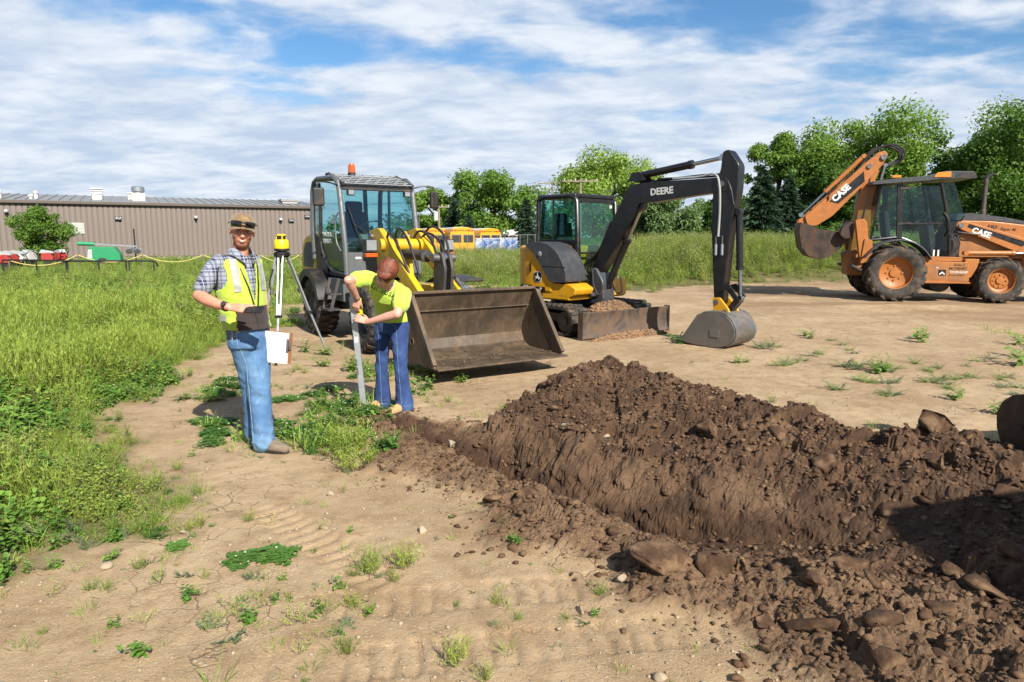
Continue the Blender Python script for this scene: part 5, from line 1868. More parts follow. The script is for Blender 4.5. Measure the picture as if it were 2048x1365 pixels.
    MB().prism(rounded([(.40, .58), (.42, .90), (.62, .88), (.62, .58)], .03), .30, .78).build('front_left_panel', MM['jy'], T, .02)
    MB().box((.36, -.42, 1.06), (.14, .16, .26)).build('tool_box', MM['bk'], T, .015)
    # cab
    x0, x1, y0, y1, zf, zt = -.58, .34, -.27, .80, .70, 2.31
    fr = MB()
    fr.tube([(x1, y0, zf), (x1 + .02, y0, 1.3), (x1 - .02, y0, zt - .10), (x1 - .07, y0, zt - .03), (x1 - .16, y0, zt), (x0 + .12, y0, zt), (x0, y0, zt - .05), (x0, y0, 1.5)], .045, 10)
    fr.build('cab_side_frame', MM['blk'], T)
    MB().tube([(x1, y1, zf), (x1 + .02, y1, 1.3), (x1 - .02, y1, zt - .10), (x1 - .07, y1, zt - .03), (x1 - .16, y1, zt), (x0 + .12, y1, zt), (x0, y1, zt - .05), (x0, y1, 1.5)], .045, 10).build('cab_side_frame', MM['blk'], T)
    MB().box(((x0 + x1) / 2 - .03, (y0 + y1) / 2, zt + .005), (x1 - x0 - .02, y1 - y0 + .06, .085)).build('roof', MM['blk'], T, .035)
    MB().bar((x1 - .04, y0, zt - .07), (x1 - .04, y1, zt - .07), .06, .07).build('front_header', MM['blk'], T, .01)
    MB().bar((x1 + .02, y0, 1.34), (x1 + .02, y1, 1.34), .03, .035).build('windscreen_bar', MM['blk'], T, .006)
    MB().prism(rounded([(x0 - .02, .70), (x0 - .02, 1.56), (x1 + .01, 1.54), (x1 + .03, .70)], .03), y0 - .015, y0 + .02).build('cab_side_panel', MM['blk'], T, .01)
    MB().bar((x0 + .36, y0 - .005, 1.55), (x0 + .36, y0 - .005, zt - .06), .02, .03).build('side_window_bar', MM['blk'], T, .004)
    MB().bar((x0, y0 - .002, 1.555), (x1, y0 - .002, 1.545), .05, .04).build('side_window_sill', MM['blk'], T, .006)
    hose(T, [(.12, y0 - .03, 1.42), (.16, y0 - .05, 1.30), (.16, y0 - .05, 1.15), (.28, y0 - .03, 1.02)], .008, MM['bk'], 'cable')
    pane(T, [(x0 + .03, y0, 1.57), (x1 - .02, y0, 1.56), (x1 - .03, y0, zt - .05), (x0 + .03, y0, zt - .05)], GL_G, 'side_pane')
    pane(T, [(x0 + .03, y1, 1.0), (x0 + .03, y1, zt - .05), (x1 - .03, y1, zt - .05), (x1 - .02, y1, 1.0)], GL_G, 'side_pane')
    pane(T, [(x1 + .01, y1, 1.36), (x1 + .01, y0, 1.36), (x1 - .035, y0, zt - .09), (x1 - .035, y1, zt - .09)], GL_G, 'windscreen')
    pane(T, [(x1 + .02, y1, .80), (x1 + .02, y0, .80), (x1 + .02, y0, 1.32), (x1 + .02, y1, 1.32)], GL_G, 'lower_pane')
    pane(T, [(x0, y0, 1.58), (x0, y1, 1.58), (x0, y1, zt - .06), (x0, y0, zt - .06)], GL_G, 'rear_pane')
    MB().box((x0 - .01, (y0 + y1) / 2, 1.1), (.03, y1 - y0, .84)).build('cab_rear_panel', MM['blk'], T, .01)
    MB().box((x1 - .032, y1 - .12, zt - .16), (.004, .06, .05)).build('windscreen_sticker', MM['white'], T)
    operator_seat(T, -.22, .28, 1.12)
    for q_ in (-.06, .62):
        MB().box((-.15, q_, 1.12), (.6, .2, .5)).build('side_console', MM['bk'], T, .03)
    for sd in (-1, 1):
        MB().tube([(.05, .28 + sd * .28, 1.15), (.08, .28 + sd * .28, 1.45)], .018, 8).build('joystick', MM['bk'], T)
    MB().box((.22, .28, 1.28), (.08, .30, .12)).build('monitor', MM['bk'], T, .02)
    # swing bracket
    MB().prism(rounded([(.48, .50), (.46, .80), (.52, 1.08), (.66, 1.10), (.82, .86), (.84, .52), (.70, .44)], .06), -.16, .16).build('swing_bracket', MM['gry'], T, .03)
    MB().box((.52, -.02, .64), (.34, .52, .07)).build('bracket_plate', MM['gry'], T, .02)
    A, K, Tp, U, W = (Vector(arm[k]) for k in ('foot', 'knee', 'tip', 'top', 'low'))
    d1, d2 = (K - A).normalized(), (Tp - K).normalized()
    mid1, mid2 = A.lerp(K, .72), K.lerp(Tp, .22)
    BM = MB().prism(rounded(limb([A - d1 * .08, A.lerp(K, .25), mid1, K, mid2, K.lerp(Tp, .7), Tp + d2 * .08], [.16, .24, .33, .36, .32, .24, .20]), .03), -.105, .105).build('boom', MM['blk'], T, .018)
    nrm2 = Vector((-d2.y, d2.x))
    if nrm2.y < 0:
        nrm2 = -nrm2
    kt = K + nrm2 * .20
    for sd in (-1, 1):
        MB().prism(rounded([tuple(kt + d2 * -.14), tuple(kt + d2 * -.06 + nrm2 * .14), tuple(kt + d2 * .10 + nrm2 * .14), tuple(kt + d2 * .22)], .03), sd * .07, sd * .10).build('cylinder_bracket', MM['blk'], T, .008)
    c0, c1 = kt + nrm2 * .09 + d2 * .05, U + Vector((-.10, -.08))
    ram(T, (c0.x, 0, c0.y), (c1.x, 0, c1.y), .058, .64, MM['blk'], name='stick_cylinder')
    d0 = Vector((d1.y, -d1.x))
    lc = mid1.lerp(K, .7) + d0 * .17
    for sd in (0,):
        ram(T, (A.x + .20, 0, A.y - .22), (lc.x, 0, lc.y), .06, .60, MM['blk'], name='boom_cylinder')
    MB().prism(rounded([tuple(lc + d1 * -.16), tuple(lc + d0 * .07), tuple(lc + d1 * .14), tuple(lc - d0 * .10)], .03), -.07, .07).build('boom_cylinder_lug', MM['blk'], T, .01)
    # stick
    ds = (W - Tp).normalized()
    ns = Vector((-ds.y, ds.x))
    if ns.x < 0:
        ns = -ns
    st = [tuple(U + ns * -.08), tuple(U + ns * .02 - ds * .02), tuple(U.lerp(Tp, .45) + ns * .22), tuple(Tp + ns * .25 + ds * .10), tuple(Tp.lerp(W, .35) + ns * .16), tuple(W + ns * .06 + ds * .05), tuple(W - ns * .07 + ds * .05), tuple(Tp.lerp(W, .35) - ns * .15), tuple(Tp - ns * .14 + ds * .1), tuple(Tp - ns * .13 - ds * .08), tuple(U.lerp(Tp, .6) - ns * .06)]
    SK = MB().prism(rounded(st, .05), -.095, .095).build('stick', MM['blk'], T, .018)
    MB().cyl((Tp.x, -.13, Tp.y), (Tp.x, .13, Tp.y), .05).build('stick_pin', MM['steel'], T)
    b0 = Tp + ns * .24 + ds * .40
    b1 = W + ns * .30 - ds * .06
    ram(T, (b0.x, 0, b0.y), (b1.x, 0, b1.y), .05, .66, MM['blk'], name='bucket_cylinder')
    # bucket linkage, coupler
    q0 = W - ds * .18
    for sd in (-1, 1):
        MB().prism(rounded(limb([tuple(q0 - ns * .02), tuple(q0 + ns * .16 - ds * .05), tuple(b1)], [.08, .09, .08]), .02), sd * .10, sd * .13).build('rocker_link', MM['blk'], T, .008)
    q1 = W + ds * .14 + ns * .14
    MB().prism(rounded(limb([tuple(b1), tuple(q1)], [.09, .08]), .02), -.07, .07).build('bucket_link', MM['blk'], T, .01)
    for sd in (-1, 1):
        MB().prism(rounded([tuple(W - ns * .07 - ds * .06), tuple(W + ns * .05 - ds * .07), tuple(W + ns * .20 + ds * .10), tuple(W + ns * .24 + ds * .24), tuple(W - ns * .02 + ds * .26)], .03), sd * .11, sd * .15).build('quick_coupler', MM['jy'], T, .01)
    for q in (W, q1):
        MB().cyl((q.x, -.17, q.y), (q.x, .17, q.y), .038).build('coupler_pin', MM['steel'], T)
    # bucket, opening towards the machine
    o = W + ds * .20 + ns * .02
    bs = arm.get('bs', 1.0)
    f = lambda a, c: tuple(o + ns * (a * bs) + ds * (c * bs))
    sp = [f(-.30, .02), f(-.14, -.06), f(.12, -.08), f(.26, -.04), f(.37, .05), f(.44, .17), f(.46, .29), f(.42, .40), f(.32, .48), f(.18, .53), f(.02, .54), f(-.30, .52), f(-.62, .47)]
    BW2 = arm.get('bw', .46)
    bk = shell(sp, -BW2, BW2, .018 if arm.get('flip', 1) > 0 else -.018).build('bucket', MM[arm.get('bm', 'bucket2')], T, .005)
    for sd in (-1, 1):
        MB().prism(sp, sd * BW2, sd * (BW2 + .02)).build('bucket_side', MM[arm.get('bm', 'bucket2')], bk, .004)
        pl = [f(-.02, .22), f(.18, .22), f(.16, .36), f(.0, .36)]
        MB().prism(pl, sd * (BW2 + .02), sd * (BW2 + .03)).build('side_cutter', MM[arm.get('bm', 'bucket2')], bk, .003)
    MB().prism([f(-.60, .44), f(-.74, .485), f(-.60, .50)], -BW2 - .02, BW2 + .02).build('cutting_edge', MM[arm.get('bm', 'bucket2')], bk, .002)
    # hoses
    for k, y in enumerate((-.09, -.045, .0, .045, .09)):
        hose(T, [(A.x - .15, y * 1.5, A.y - .12), (A.x - .24, y * 1.6, A.y + .10), tuple((A.lerp(K, .25) - d0 * .15).to_3d().xzy + Vector((0, y, 0))), tuple((A.lerp(K, .6) - d0 * .19).to_3d().xzy + Vector((0, y, 0)))], .014)
    p = lambda v, y: (v.x, y, v.y)
    hose(T, [p(K.lerp(Tp, .45) + nrm2 * .17, -.06), p(K.lerp(Tp, .75) + nrm2 * .15, -.07), p(Tp + nrm2 * .16 - d2 * .12, -.10), p(Tp - ns * .02 - ds * .02, -.13), p(Tp + ds * .35, -.125), p(Tp + ds * .75 - ns * .02, -.115)], .017, paint('hose_sleeve', S(168, 172, 172), .6), 'sleeved_hose')
    hose(T, [p(K + nrm2 * .19, .05), p(K.lerp(Tp, .5) + nrm2 * .17, .05), p(Tp + nrm2 * .14 - d2 * .1, .06)], .016)
    hose(T, [p(K.lerp(Tp, .25) + nrm2 * .2, -.02), p(K.lerp(Tp, .5) + nrm2 * .18, -.02), p(Tp + nrm2 * .16 - d2 * .1, -.02), p(Tp + ns * .12, -.1), p(Tp + ns * .2 + ds * .3, -.09)], .014)
    for k in (0, 1):
        q = Tp + ds * (.86 + .0 * k) + ns * (-.05 + .10 * k)
        MB().cyl(p(q, -.115), p(q + ds * .16, -.115), .020, n=10).build('hose_fitting', MM['lens'], T)
        MB().cyl(p(q - ds * .12, -.115), p(q, -.115), .012, n=8).build('hose_fitting', MM['steel'], T)
    hose(T, [(A.x + .0, -.17, A.y + .05), (A.x + .05, -.19, A.y - .2), (A.x + .16, -.18, A.y - .36), (A.x + .24, -.12, A.y - .20)], .011, MM['gry'])
    hose(T, [(A.x + .2, .10, A.y - .1), (A.x + .26, .16, A.y - .32), (A.x + .34, .22, A.y - .30), (A.x + .30, .22, A.y - .05)], .016)
    if lettered:
        tl = K.lerp(Tp, .20) - nrm2 * .05
        text('boom_lettering', 'DEERE', .145, MM['white'], T, (tl.x, -.1085, tl.y), (d2.x, 0, d2.y), (nrm2.x, 0, nrm2.y), .03)
        deer_badge(T, (-.09, -.803, .93), (1, 0, 0), (0, 0, 1), .19)
        MB().prism([(-.50, .79), (-.24, .79), (-.12, .67), (-.50, .67)], -.806, -.80).build('model_stripe', MM['blk'], T)
        MB().prism([(-.17, .77), (.08, .77), (.08, .68), (-.09, .68)], -.806, -.80).build('model_stripe', MM['blk'], T)
        text('model_lettering', '50', .13, MM['white'], T, (-.44, -.808, .69), (1, 0, 0), (0, 0, 1), .012)
        text('model_lettering', 'P', .09, MM['white'], T, (-.04, -.808, .695), (1, 0, 0), (0, 0, 1), .01)


EX = thing('mini_excavator', 'yellow and black mini excavator with white DEERE lettering on its raised black boom', 'excavator', (1.08, 12.25, 0), R(-45.5))
excavator(EX, dict(foot=(.60, 1.0), knee=(1.38, 2.30), tip=(2.90, 2.37), top=(2.97, 2.84), low=(2.93, .66), bw=.31, bs=.84))
# soil heaped on the blade and in front of it
rgx = np.random.default_rng(8)
for nm_, c0, ex, ez, lab in (('soil_on_blade', (.93, .05), (.36, .62), .30, 'loose brown soil heaped between the tracks behind the excavator blade'), ('soil_before_blade', (1.52, -.05), (.13, .95), .02, 'strip of brown soil pushed up against the front of the excavator blade')):
    vv, ff = [], []
    for k in range(900):
        a, q = rgx.uniform(0, 6.28), math.sqrt(rgx.random())
        lx, ly = c0[0] + ex[0] * q * math.cos(a), c0[1] + ex[1] * q * math.sin(a)
        s_ = .012 + .05 * rgx.random() ** 2.5
        w_ = EX.matrix_basis @ (Matrix.Rotation(R(-8), 4, 'Z') @ Vector((lx, ly, 0)))
        hh = (.25 if ez > .1 else .10) * (1 - q ** 2)
        for zz in (1.0,):
            vv.append(clod_shape(V1, 900 + (k % 20)) * s_ + np.array([w_.x, w_.y, (ez if ez > .1 else 0) + hh * zz - .01]))
            ff.append(F1 + len(ff) * len(V1))
    # a solid core under the crumbs
    core = []
    nr, na = 7, 24
    for i in range(nr + 1):
        q = i / nr
        for j in range(na):
            a = 2 * math.pi * j / na
            lx, ly = c0[0] + ex[0] * q * math.cos(a), c0[1] + ex[1] * q * math.sin(a)
            w_ = EX.matrix_basis @ (Matrix.Rotation(R(-8), 4, 'Z') @ Vector((lx, ly, 0)))
            core.append((w_.x, w_.y, (ez + .26 * (1 - q ** 2) if ez > .1 else .11 * (1 - q ** 2)) - .02 - (0 if i < nr else .28)))
    base = sum(len(v) for v in vv)
    quads = [(i * na + j, i * na + (j + 1) % na, (i + 1) * na + (j + 1) % na, (i + 1) * na + j) for i in range(nr) for j in range(na)]
    tri = [(a, b, c) for a, b, c, d in quads] + [(a, c, d) for a, b, c, d in quads]
    me = np_mesh(nm_, np.concatenate(vv + [np.array(core)]), np.concatenate(ff + [np.array(tri) + base]))
    tag(link(nm_, me, None, EARTH if False else paint('dry_crumbled_soil', S(140, 108, 78), .95, var=.25, bump=.5, bscale=50)), lab, 'soil', kind='stuff')

# the excavator that dug the trench, standing right of the camera: its bucket and its shadow reach into the picture
DX = thing('trench_excavator', 'dark excavator bucket cut off by the right edge of the photo, above the heap', 'excavator', (4.32, 0.85, 0.02), R(93))
excavator(DX, dict(foot=(.60, .98), knee=(1.45, 1.70), tip=(2.80, 1.30), top=(2.95, 1.68), low=(3.66, .38), bw=.32, bs=.85, bm='bucket3'), 0, False)  # bucket takes the darker steel: the shade on it is put into the colour

# ================================================================ backhoe loader
BH = thing('backhoe_loader', 'orange backhoe loader with black cab and folded rear digging arm, on the right', 'backhoe', (9.87, 18.1, .02), R(-13))
for sd in (-1, 1):
    wheel(BH, (0, sd * .80, .70), .72, .50, .40, sd, 15, MM['co'], lug_h=.05, ag=True, dish=-.02)
    wheel(BH, (2.36, sd * .80, .54), .555, .40, .31, sd, 16, MM['co'], lug_h=.04, ag=True, dish=.02)
MB().prism(rounded([(-.95, .62), (-.95, 1.02), (3.3, 1.02), (3.4, .70), (1.6, .55)], .05), -.34, .34).build('chassis', MM['cod'], BH, .02)
MB().cyl((0, -.6, .70), (0, .6, .70), .16).build('rear_axle', MM['cod'], BH)
MB().cyl((2.36, -.6, .54), (2.36, .6, .54), .12).build('front_axle', MM['cod'], BH)
MB().cyl((1.2, -.40, .46), (1.2, .40, .46), .26, n=24).build('transmission_guard', MM['bk'], BH, .02)
# bonnet
MB().prism(rounded([(1.50, 1.05), (1.50, 2.02), (2.2, 2.0), (3.3, 1.86), (3.48, 1.70), (3.50, 1.05)], .06, 4), -.42, .42).build('bonnet', MM['co'], BH, .04)
MB().prism(rounded([(1.42, 2.02), (1.46, 2.17), (1.75, 2.19), (2.5, 2.08), (3.2, 1.93), (3.36, 1.86), (2.2, 2.0)], .03), -.41, .41).build('bonnet_top', MM['gry'], BH, .03)
MB().box((3.51, 0, 1.40), (.03, .7, .55)).build('radiator_grille', MM['bk'], BH, .01)
text('bonnet_lettering', '590', .15, MM['blk'], BH, (2.10, -.4225, 1.80), (1, 0, -.10), (.1, 0, 1), .02, .35)
text('bonnet_lettering', 'Super M', .10, MM['blk'], BH, (2.42, -.4225, 1.77), (1, 0, -.10), (.1, 0, 1), .012, .2)
# cab
cw = .62
side = [(1.20, 1.10), (1.17, 1.6), (.86, 2.92)]
for sd in (-1, 1):
    y = sd * cw
    MB().tube([(1.28, y, 1.08), (1.24, y, 1.6), (1.08, y, 2.4), (.94, y, 2.95)], .045, 10).build('front_pillar', MM['blk'], BH)
    MB().bar((.10, y, 1.50), (.02, y, 2.92), .13, .06, up=(0, 1, 0)).build('centre_pillar', MM['blk'], BH, .01)
    MB().bar((-.56, y, 1.52), (-.38, y, 2.92), .05, .05).build('rear_pillar', MM['blk'], BH, .01)
    pane(BH, [(-.52, y, 1.56), (.06, y, 1.60), (.0, y, 2.86), (-.36, y, 2.86)][::-sd], GL_C, 'rear_side_pane')
    pane(BH, [(.14, y, 1.95), (1.16, y, 1.97), (.93, y, 2.86), (.07, y, 2.86)][::-sd], GL_C, 'door_pane')
    pane(BH, [(.14, y, 1.56), (.52, y, 1.42), (.78, y, 1.08), (1.24, y, 1.08), (1.18, y, 1.90), (.13, y, 1.88)][::-sd], GL_C, 'door_lower_pane')
    MB().bar((.12, y, 1.92), (1.20, y, 1.93), .04, .05).build('door_rail', MM['blk'], BH, .008)
    MB().tube([(-.56, y, 1.52), (.10, y, 1.60), (.48, y, 1.45), (.76, y, 1.08), (1.28, y, 1.05)], .03, 8).build('door_sill', MM['blk'], BH)
    hose(BH, [(1.06, y + sd * .05, 2.2), (1.16, y + sd * .09, 2.0), (1.20, y + sd * .09, 1.75), (1.14, y + sd * .05, 1.62)], .018, MM['bk'], 'grab_handle')
    for z in (2.80, 1.92):
        MB().bar((.02, y + sd * .03, z), (.34, y + sd * .03, z + .02), .03, .05).build('door_hinge', MM['bk'], BH, .005)
    # rear mudguard
    arc = [(.0 + .88 * math.cos(a), .62 + .92 * math.sin(a)) for a in np.linspace(R(28), R(150), 16)]
    shell(arc, sd * .56, sd * 1.02, .035).build('mudguard', MM['gry'], BH, .012)
    hose(BH, [(-.42, y + sd * .02, 2.1), (-.46, y + sd * .12, 2.0), (-.46, y + sd * .12, 1.95)], .012, MM['bk'], 'mirror_arm')
    MB().box((-.45, y + sd * .13, 1.84), (.06, .09, .18)).build('mirror', MM['bk'], BH, .02)
pane(BH, [(1.24, cw, 1.60), (1.24, -cw, 1.60), (.94, -cw, 2.90), (.94, cw, 2.90)], GL_C, 'inner_screen') if False else None
pane(BH, [(1.55, .52, 2.14), (1.55, -.52, 2.14), (1.26, -.55, 2.92), (1.26, .55, 2.92)], GL_C, 'windscreen')
for sd in (-1, 1):
    pane(BH, [(1.22, sd * .62, 1.66), (1.56, sd * .53, 2.12), (1.27, sd * .56, 2.92), (.96, sd * .62, 2.92)][::-sd], GL_C, 'corner_pane')
    MB().bar((1.24, sd * .62, 1.64), (1.56, sd * .53, 2.11), .03, .03).build('screen_sill', MM['blk'], BH)
    MB().prism([(1.26, 1.08), (1.26, 1.62), (1.54, 2.08), (1.54, 1.08)], sd * .45, sd * .50).build('cowl_panel', MM['bk'], BH, .01)
pane(BH, [(-.55, -.6, 1.60), (-.55, .6, 1.60), (-.38, .6, 2.86), (-.38, -.6, 2.86)], GL_C, 'rear_pane')
MB().prism(rounded([(-.66, 2.90), (-.62, 2.99), (.60, 3.10), (.98, 3.20), (1.60, 3.18), (1.68, 3.02), (.90, 3.02), (.60, 2.98)], .03), -.76, .76).build('roof', MM['gry'], BH, .04)
for sd in (-1, 1):
    MB().prism(rounded([(.72, 3.06), (.80, 3.17), (1.10, 3.185), (1.10, 3.05)], .02), sd * .745, sd * .775).build('roof_lamp', MM['amb2'], BH, .01)
    for k in range(2):
        MB().cyl((1.62, sd * (.30 + .22 * k), 3.10), (1.70, sd * (.30 + .22 * k), 3.10), .06, n=14).build('work_lamp', MM['lens'], BH)
MB().prism([(1.20, 3.04), (1.20, 3.16), (1.64, 3.15), (1.66, 3.05)], -.765, -.758).build('roof_vent', MM['bk'], BH)
MB().box((-.05, -.5, 3.10), (.22, .12, .07)).build('beacon', MM['amb2'], BH, .02)
MB().box((.4, 0, 1.06), (1.7, 1.2, .06)).build('cab_floor', MM['bk'], BH, .01)
operator_seat(BH, .15, 0, 1.50)
MB().box((.95, 0, 1.55), (.22, .5, .8), ry=-.2).build('dash_console', MM['bk'], BH, .03)
MB().tube([Vector((.78, 0, 2.02)) + Matrix.Rotation(R(-40), 3, 'Y') @ Vector((.19 * math.cos(a), .19 * math.sin(a), 0)) for a in np.linspace(0, 6.283, 21)], .016, 6, False).build('steering_wheel', MM['bk'], BH)
text('cab_number', '11', .20, MM['white'], BH, (.87, -.634, 1.13), (1, 0, 0), (0, 0, 1), .05)
MB().lathe([(.07, 0), (.07, .18), (.055, .2), (.055, .82), (.06, .84), (.06, .95)], (2.06, -.28, 2.08), (0, 0, 1), 18).build('exhaust_stack', MM['dstack'], BH)
MB().tube([(2.06, -.28, 3.0), (2.09, -.28, 3.08), (2.20, -.28, 3.16)], .058, 12).build('exhaust_tip', MM['bk'], BH)
# side tank, tool box and steps
for sd in (-1, 1):
    TK = MB().prism(rounded([(.64, .47), (.64, 1.0), (1.60, .98), (1.66, .50)], .04), sd * .52, sd * .94).build('side_tank', MM['co'], BH, .02)
    MB().prism(rounded([(.60, 1.0), (.62, 1.12), (1.48, 1.10), (1.48, 1.0)], .02), sd * .60, sd * .90).build('tank_step', MM['co'], BH, .015)
    MB().prism(rounded([(1.56, .60), (1.54, 1.06), (1.86, 1.06), (1.82, .85), (1.70, .60)], .03), sd * .56, sd * .90).build('front_bracket', MM['co'], BH, .015)
    MB().box((1.15, sd * .945, .475), (1.06, .03, .035)).build('tank_ledge', MM['co'], BH, .006)
MB().box((.92, -.9415, .74), (.52, .004, .38)).build('tank_recess', MM['cod'], BH)
MB().box((1.40, -.9415, .74), (.40, .004, .44)).build('tank_plate', MM['cod'], BH)
text('tank_lettering', 'MCHENRY', .085, MM['blk'], BH, (1.19, -.9445, .80), (1, 0, 0), (0, 0, 1), .01)
text('tank_lettering', 'TOWNSHIP', .078, MM['white'], BH, (1.20, -.9445, .71), (1, 0, 0), (0, 0, 1), .01)
text('tank_lettering', 'ROAD DISTRICT', .048, MM['blk'], BH, (1.20, -.9445, .645), (1, 0, 0), (0, 0, 1), .006)
text('tank_lettering', 'Series 2', .075, MM['blk'], BH, (1.28, -.9445, .89), (1, 0, 0), (0, 0, 1), .01, .3)
MB().box((1.04, -.9445, .72), (.17, .002, .15)).build('warning_decal', MM['blk'], BH)
MB().prism([(.98, .66), (1.04, .71), (1.10, .66), (1.10, .70), (1.04, .75), (.98, .70)], -.9475, -.9455).build('warning_mark', MM['white'], BH)
text('tank_lettering', 'H', .07, MM['white'], BH, (.90, -.9445, .82), (1, 0, 0), (0, 0, 1), .02)
# front loader arms and bucket
for sd in (-1, 1):
    y0, y1 = sd * .50, sd * .60
    MB().prism(rounded([(1.36, 1.86), (1.42, 1.98), (1.60, 1.98), (2.75, 1.62), (3.25, 1.40), (3.72, .72), (3.60, .62), (3.0, 1.16), (2.60, 1.30), (1.50, 1.78)], .05), y0, y1).build('loader_arm', MM['co'], BH, .015)
    MB().prism([(1.62, 1.84), (1.66, 1.92), (3.0, 1.46), (2.86, 1.36)], sd * .601, sd * .604).build('arm_stripe', MM['blk'], BH)
    MB().cyl((1.48, sd * .48, 1.88), (1.48, sd * .64, 1.88), .06).build('arm_pin', MM['steel'], BH)
    MB().prism(rounded([(1.46, 1.10), (1.46, 1.75), (1.72, 1.75), (2.70, 1.30), (2.80, 1.10)], .04), sd * .43, sd * .47).build('side_cover', MM['cod'], BH, .01)
    ram(BH, (1.62, sd * .66, 1.20), (3.05, sd * .66, 1.20), .062, .74, MM['co'], name='lift_cylinder')
    hose(BH, [(1.44, sd * .56, 1.72), (1.70, sd * .62, 1.68), (1.90, sd * .62, 1.66)], .016, MM['steel'])
    hose(BH, [(1.30, sd * .62, 1.15), (1.48, sd * .64, 1.40), (1.44, sd * .60, 1.62)], .014)
text('arm_lettering', 'CASE', .19, MM['white'], BH, (1.72, -.606, 1.715), (1, 0, -.355), (.355, 0, 1), .045)
lp = [(3.70, .98), (3.66, .70), (3.70, .40), (3.86, .22), (4.50, .16)]
LBK = shell(lp, -1.1, 1.1, -.025).build('loader_bucket', MM['bucket3'], BH, .006)
for sd in (-1, 1):
    MB().prism(lp + [(3.95, .95)], sd * 1.1, sd * 1.12).build('bucket_side', MM['bucket3'], LBK, .004)
# rear digging arm
MB().prism(rounded([(-.98, .60), (-1.05, 1.20), (-.70, 1.30), (-.55, .60)], .05), -.30, .30).build('swing_frame', MM['cod'], BH, .02)
MB().prism(rounded([(-.92, 1.02), (-.86, 1.88), (-.82, 2.59), (-.60, 3.52), (-.44, 3.74), (-.26, 3.80), (-.17, 3.70), (-.24, 3.54), (-.44, 3.05), (-.28, 2.62), (-.34, 2.35), (-.50, 1.70), (-.58, 1.0)], .05), -.14, .14).build('boom', MM['co'], BH, .02)
for sd in (-1, 1):
    MB().prism(rounded([(-.36, 3.74), (-.62, 3.58), (-1.35, 2.86), (-2.10, 2.14), (-2.02, 1.90), (-1.80, 1.88), (-1.42, 2.14), (-.78, 2.86), (-.36, 3.36), (-.24, 3.60)], .06), sd * .15, sd * .21).build('dipper_arm', MM['co'], BH, .015)
MB().prism(rounded([(-.80, 3.36), (-1.45, 2.74), (-2.0, 2.2), (-1.9, 2.02), (-1.40, 2.4), (-.78, 3.05)], .04), -.15, .15).build('dipper_core', MM['cod'], BH, .01)
MB().prism([(-.74, 3.28), (-1.52, 2.52), (-1.30, 2.46), (-.70, 3.02)], -.2145, -.2115).build('arm_stripe', MM['blk'], BH)
text('arm_lettering', 'CASE', .22, MM['white'], BH, (-1.38, -.217, 2.50), (.70, 0, .72), (-.72, 0, .70), .05)
MB().cyl((-.30, -.26, 3.62), (-.30, .26, 3.62), .07).cyl((-.62, -.25, 3.40), (-.62, .25, 3.40), .06).build('arm_pin', MM['steel'], BH)
ram(BH, (-.72, 0, 3.68), (-2.16, 0, 2.18), .06, .60, MM['co'], name='bucket_cylinder')
ram(BH, (-.42, -.18, 2.45), (-.24, -.18, 3.42), .055, .6, MM['bk'], name='dipper_cylinder')
ram(BH, (-.62, .0, 1.3), (-.36, 0, 2.5), .06, .7, MM['bk'], name='boom_cylinder')
for k in range(5):
    y, r_ = -.12 + .06 * k, .04 * (k % 3)
    hose(BH, [(-.95, y, 3.22), (-.55, y, 3.74 + r_), (-.15, y * 1.2, 3.94 - r_ * .6), (.12, y * 1.4, 3.84 - r_), (.20 - r_, y * 1.4, 3.62), (.02, y, 3.46 + r_), (-.28, y, 3.40)], .022)
hose(BH, [(-1.55, -.23, 2.55), (-1.52, -.26, 2.80), (-1.25, -.26, 3.06), (-.98, -.2, 3.26)], .016)
hose(BH, [(-.55, -.16, 3.2), (-.60, -.17, 2.5), (-.68, -.17, 1.9), (-.70, -.16, 1.4)], .014, MM['steel'], 'hydraulic_pipe')
lb = [(-2.22, 1.98), (-2.24, 1.72), (-2.16, 1.32), (-1.98, 1.10), (-1.72, 1.02), (-1.46, 1.08), (-1.22, 1.30), (-1.06, 1.50)]
RBK = shell(lb, -.38, .38, .03).build('digging_bucket', MM['bucket3'], BH, .006)
for sd in (-1, 1):
    MB().prism(lb + [(-1.30, 1.74), (-1.75, 1.80), (-2.0, 1.92)], sd * .38, sd * .405).build('bucket_side', MM['bucket3'], RBK, .005)
    MB().prism(rounded([(-2.24, 2.06), (-2.05, 2.12), (-1.84, 2.02), (-1.86, 1.86), (-2.2, 1.78)], .03), sd * .10, sd * .15).build('bucket_lug', MM['co'], RBK, .01)
for k in range(5):
    MB().prism([(-1.10, 1.44), (-.90, 1.66), (-1.05, 1.56)], -.36 + .17 * k, -.31 + .17 * k).build('bucket_tooth', MM['bucket3'], RBK, .004)
MB().prism(rounded([(-1.24, 1.86), (-1.08, 2.0), (-.98, 1.94), (-.98, 1.60), (-1.16, 1.52), (-1.30, 1.66)], .05), -.62, -.28).build('arm_guard', MM['bucket3'], BH, .02)
for sd in (-1, 1):
    MB().prism(rounded([(-.98, 2.02), (-.78, 2.06), (-.70, 1.96), (-.60, 1.20), (-.66, 1.0), (-.82, 1.08)], .04), sd * .60, sd * .76).build('stabiliser_leg', MM['co'], BH, .015)
    MB().prism(rounded([(-.74, 1.56), (-.56, 1.52), (-.52, 1.02), (-.80, .92)], .03), sd * .58, sd * .80).build('stabiliser_guard', MM['co'], BH, .015)
    MB().box((-.86, sd * .68, .80), (.34, .3, .06), ry=.5).build('stabiliser_pad', MM['bk'], BH, .01)
    MB().bar((-.62, sd * .66, 1.05), (-.86, sd * .68, .80), .10, .10).build('stabiliser_foot', MM['cod'], BH, .01)

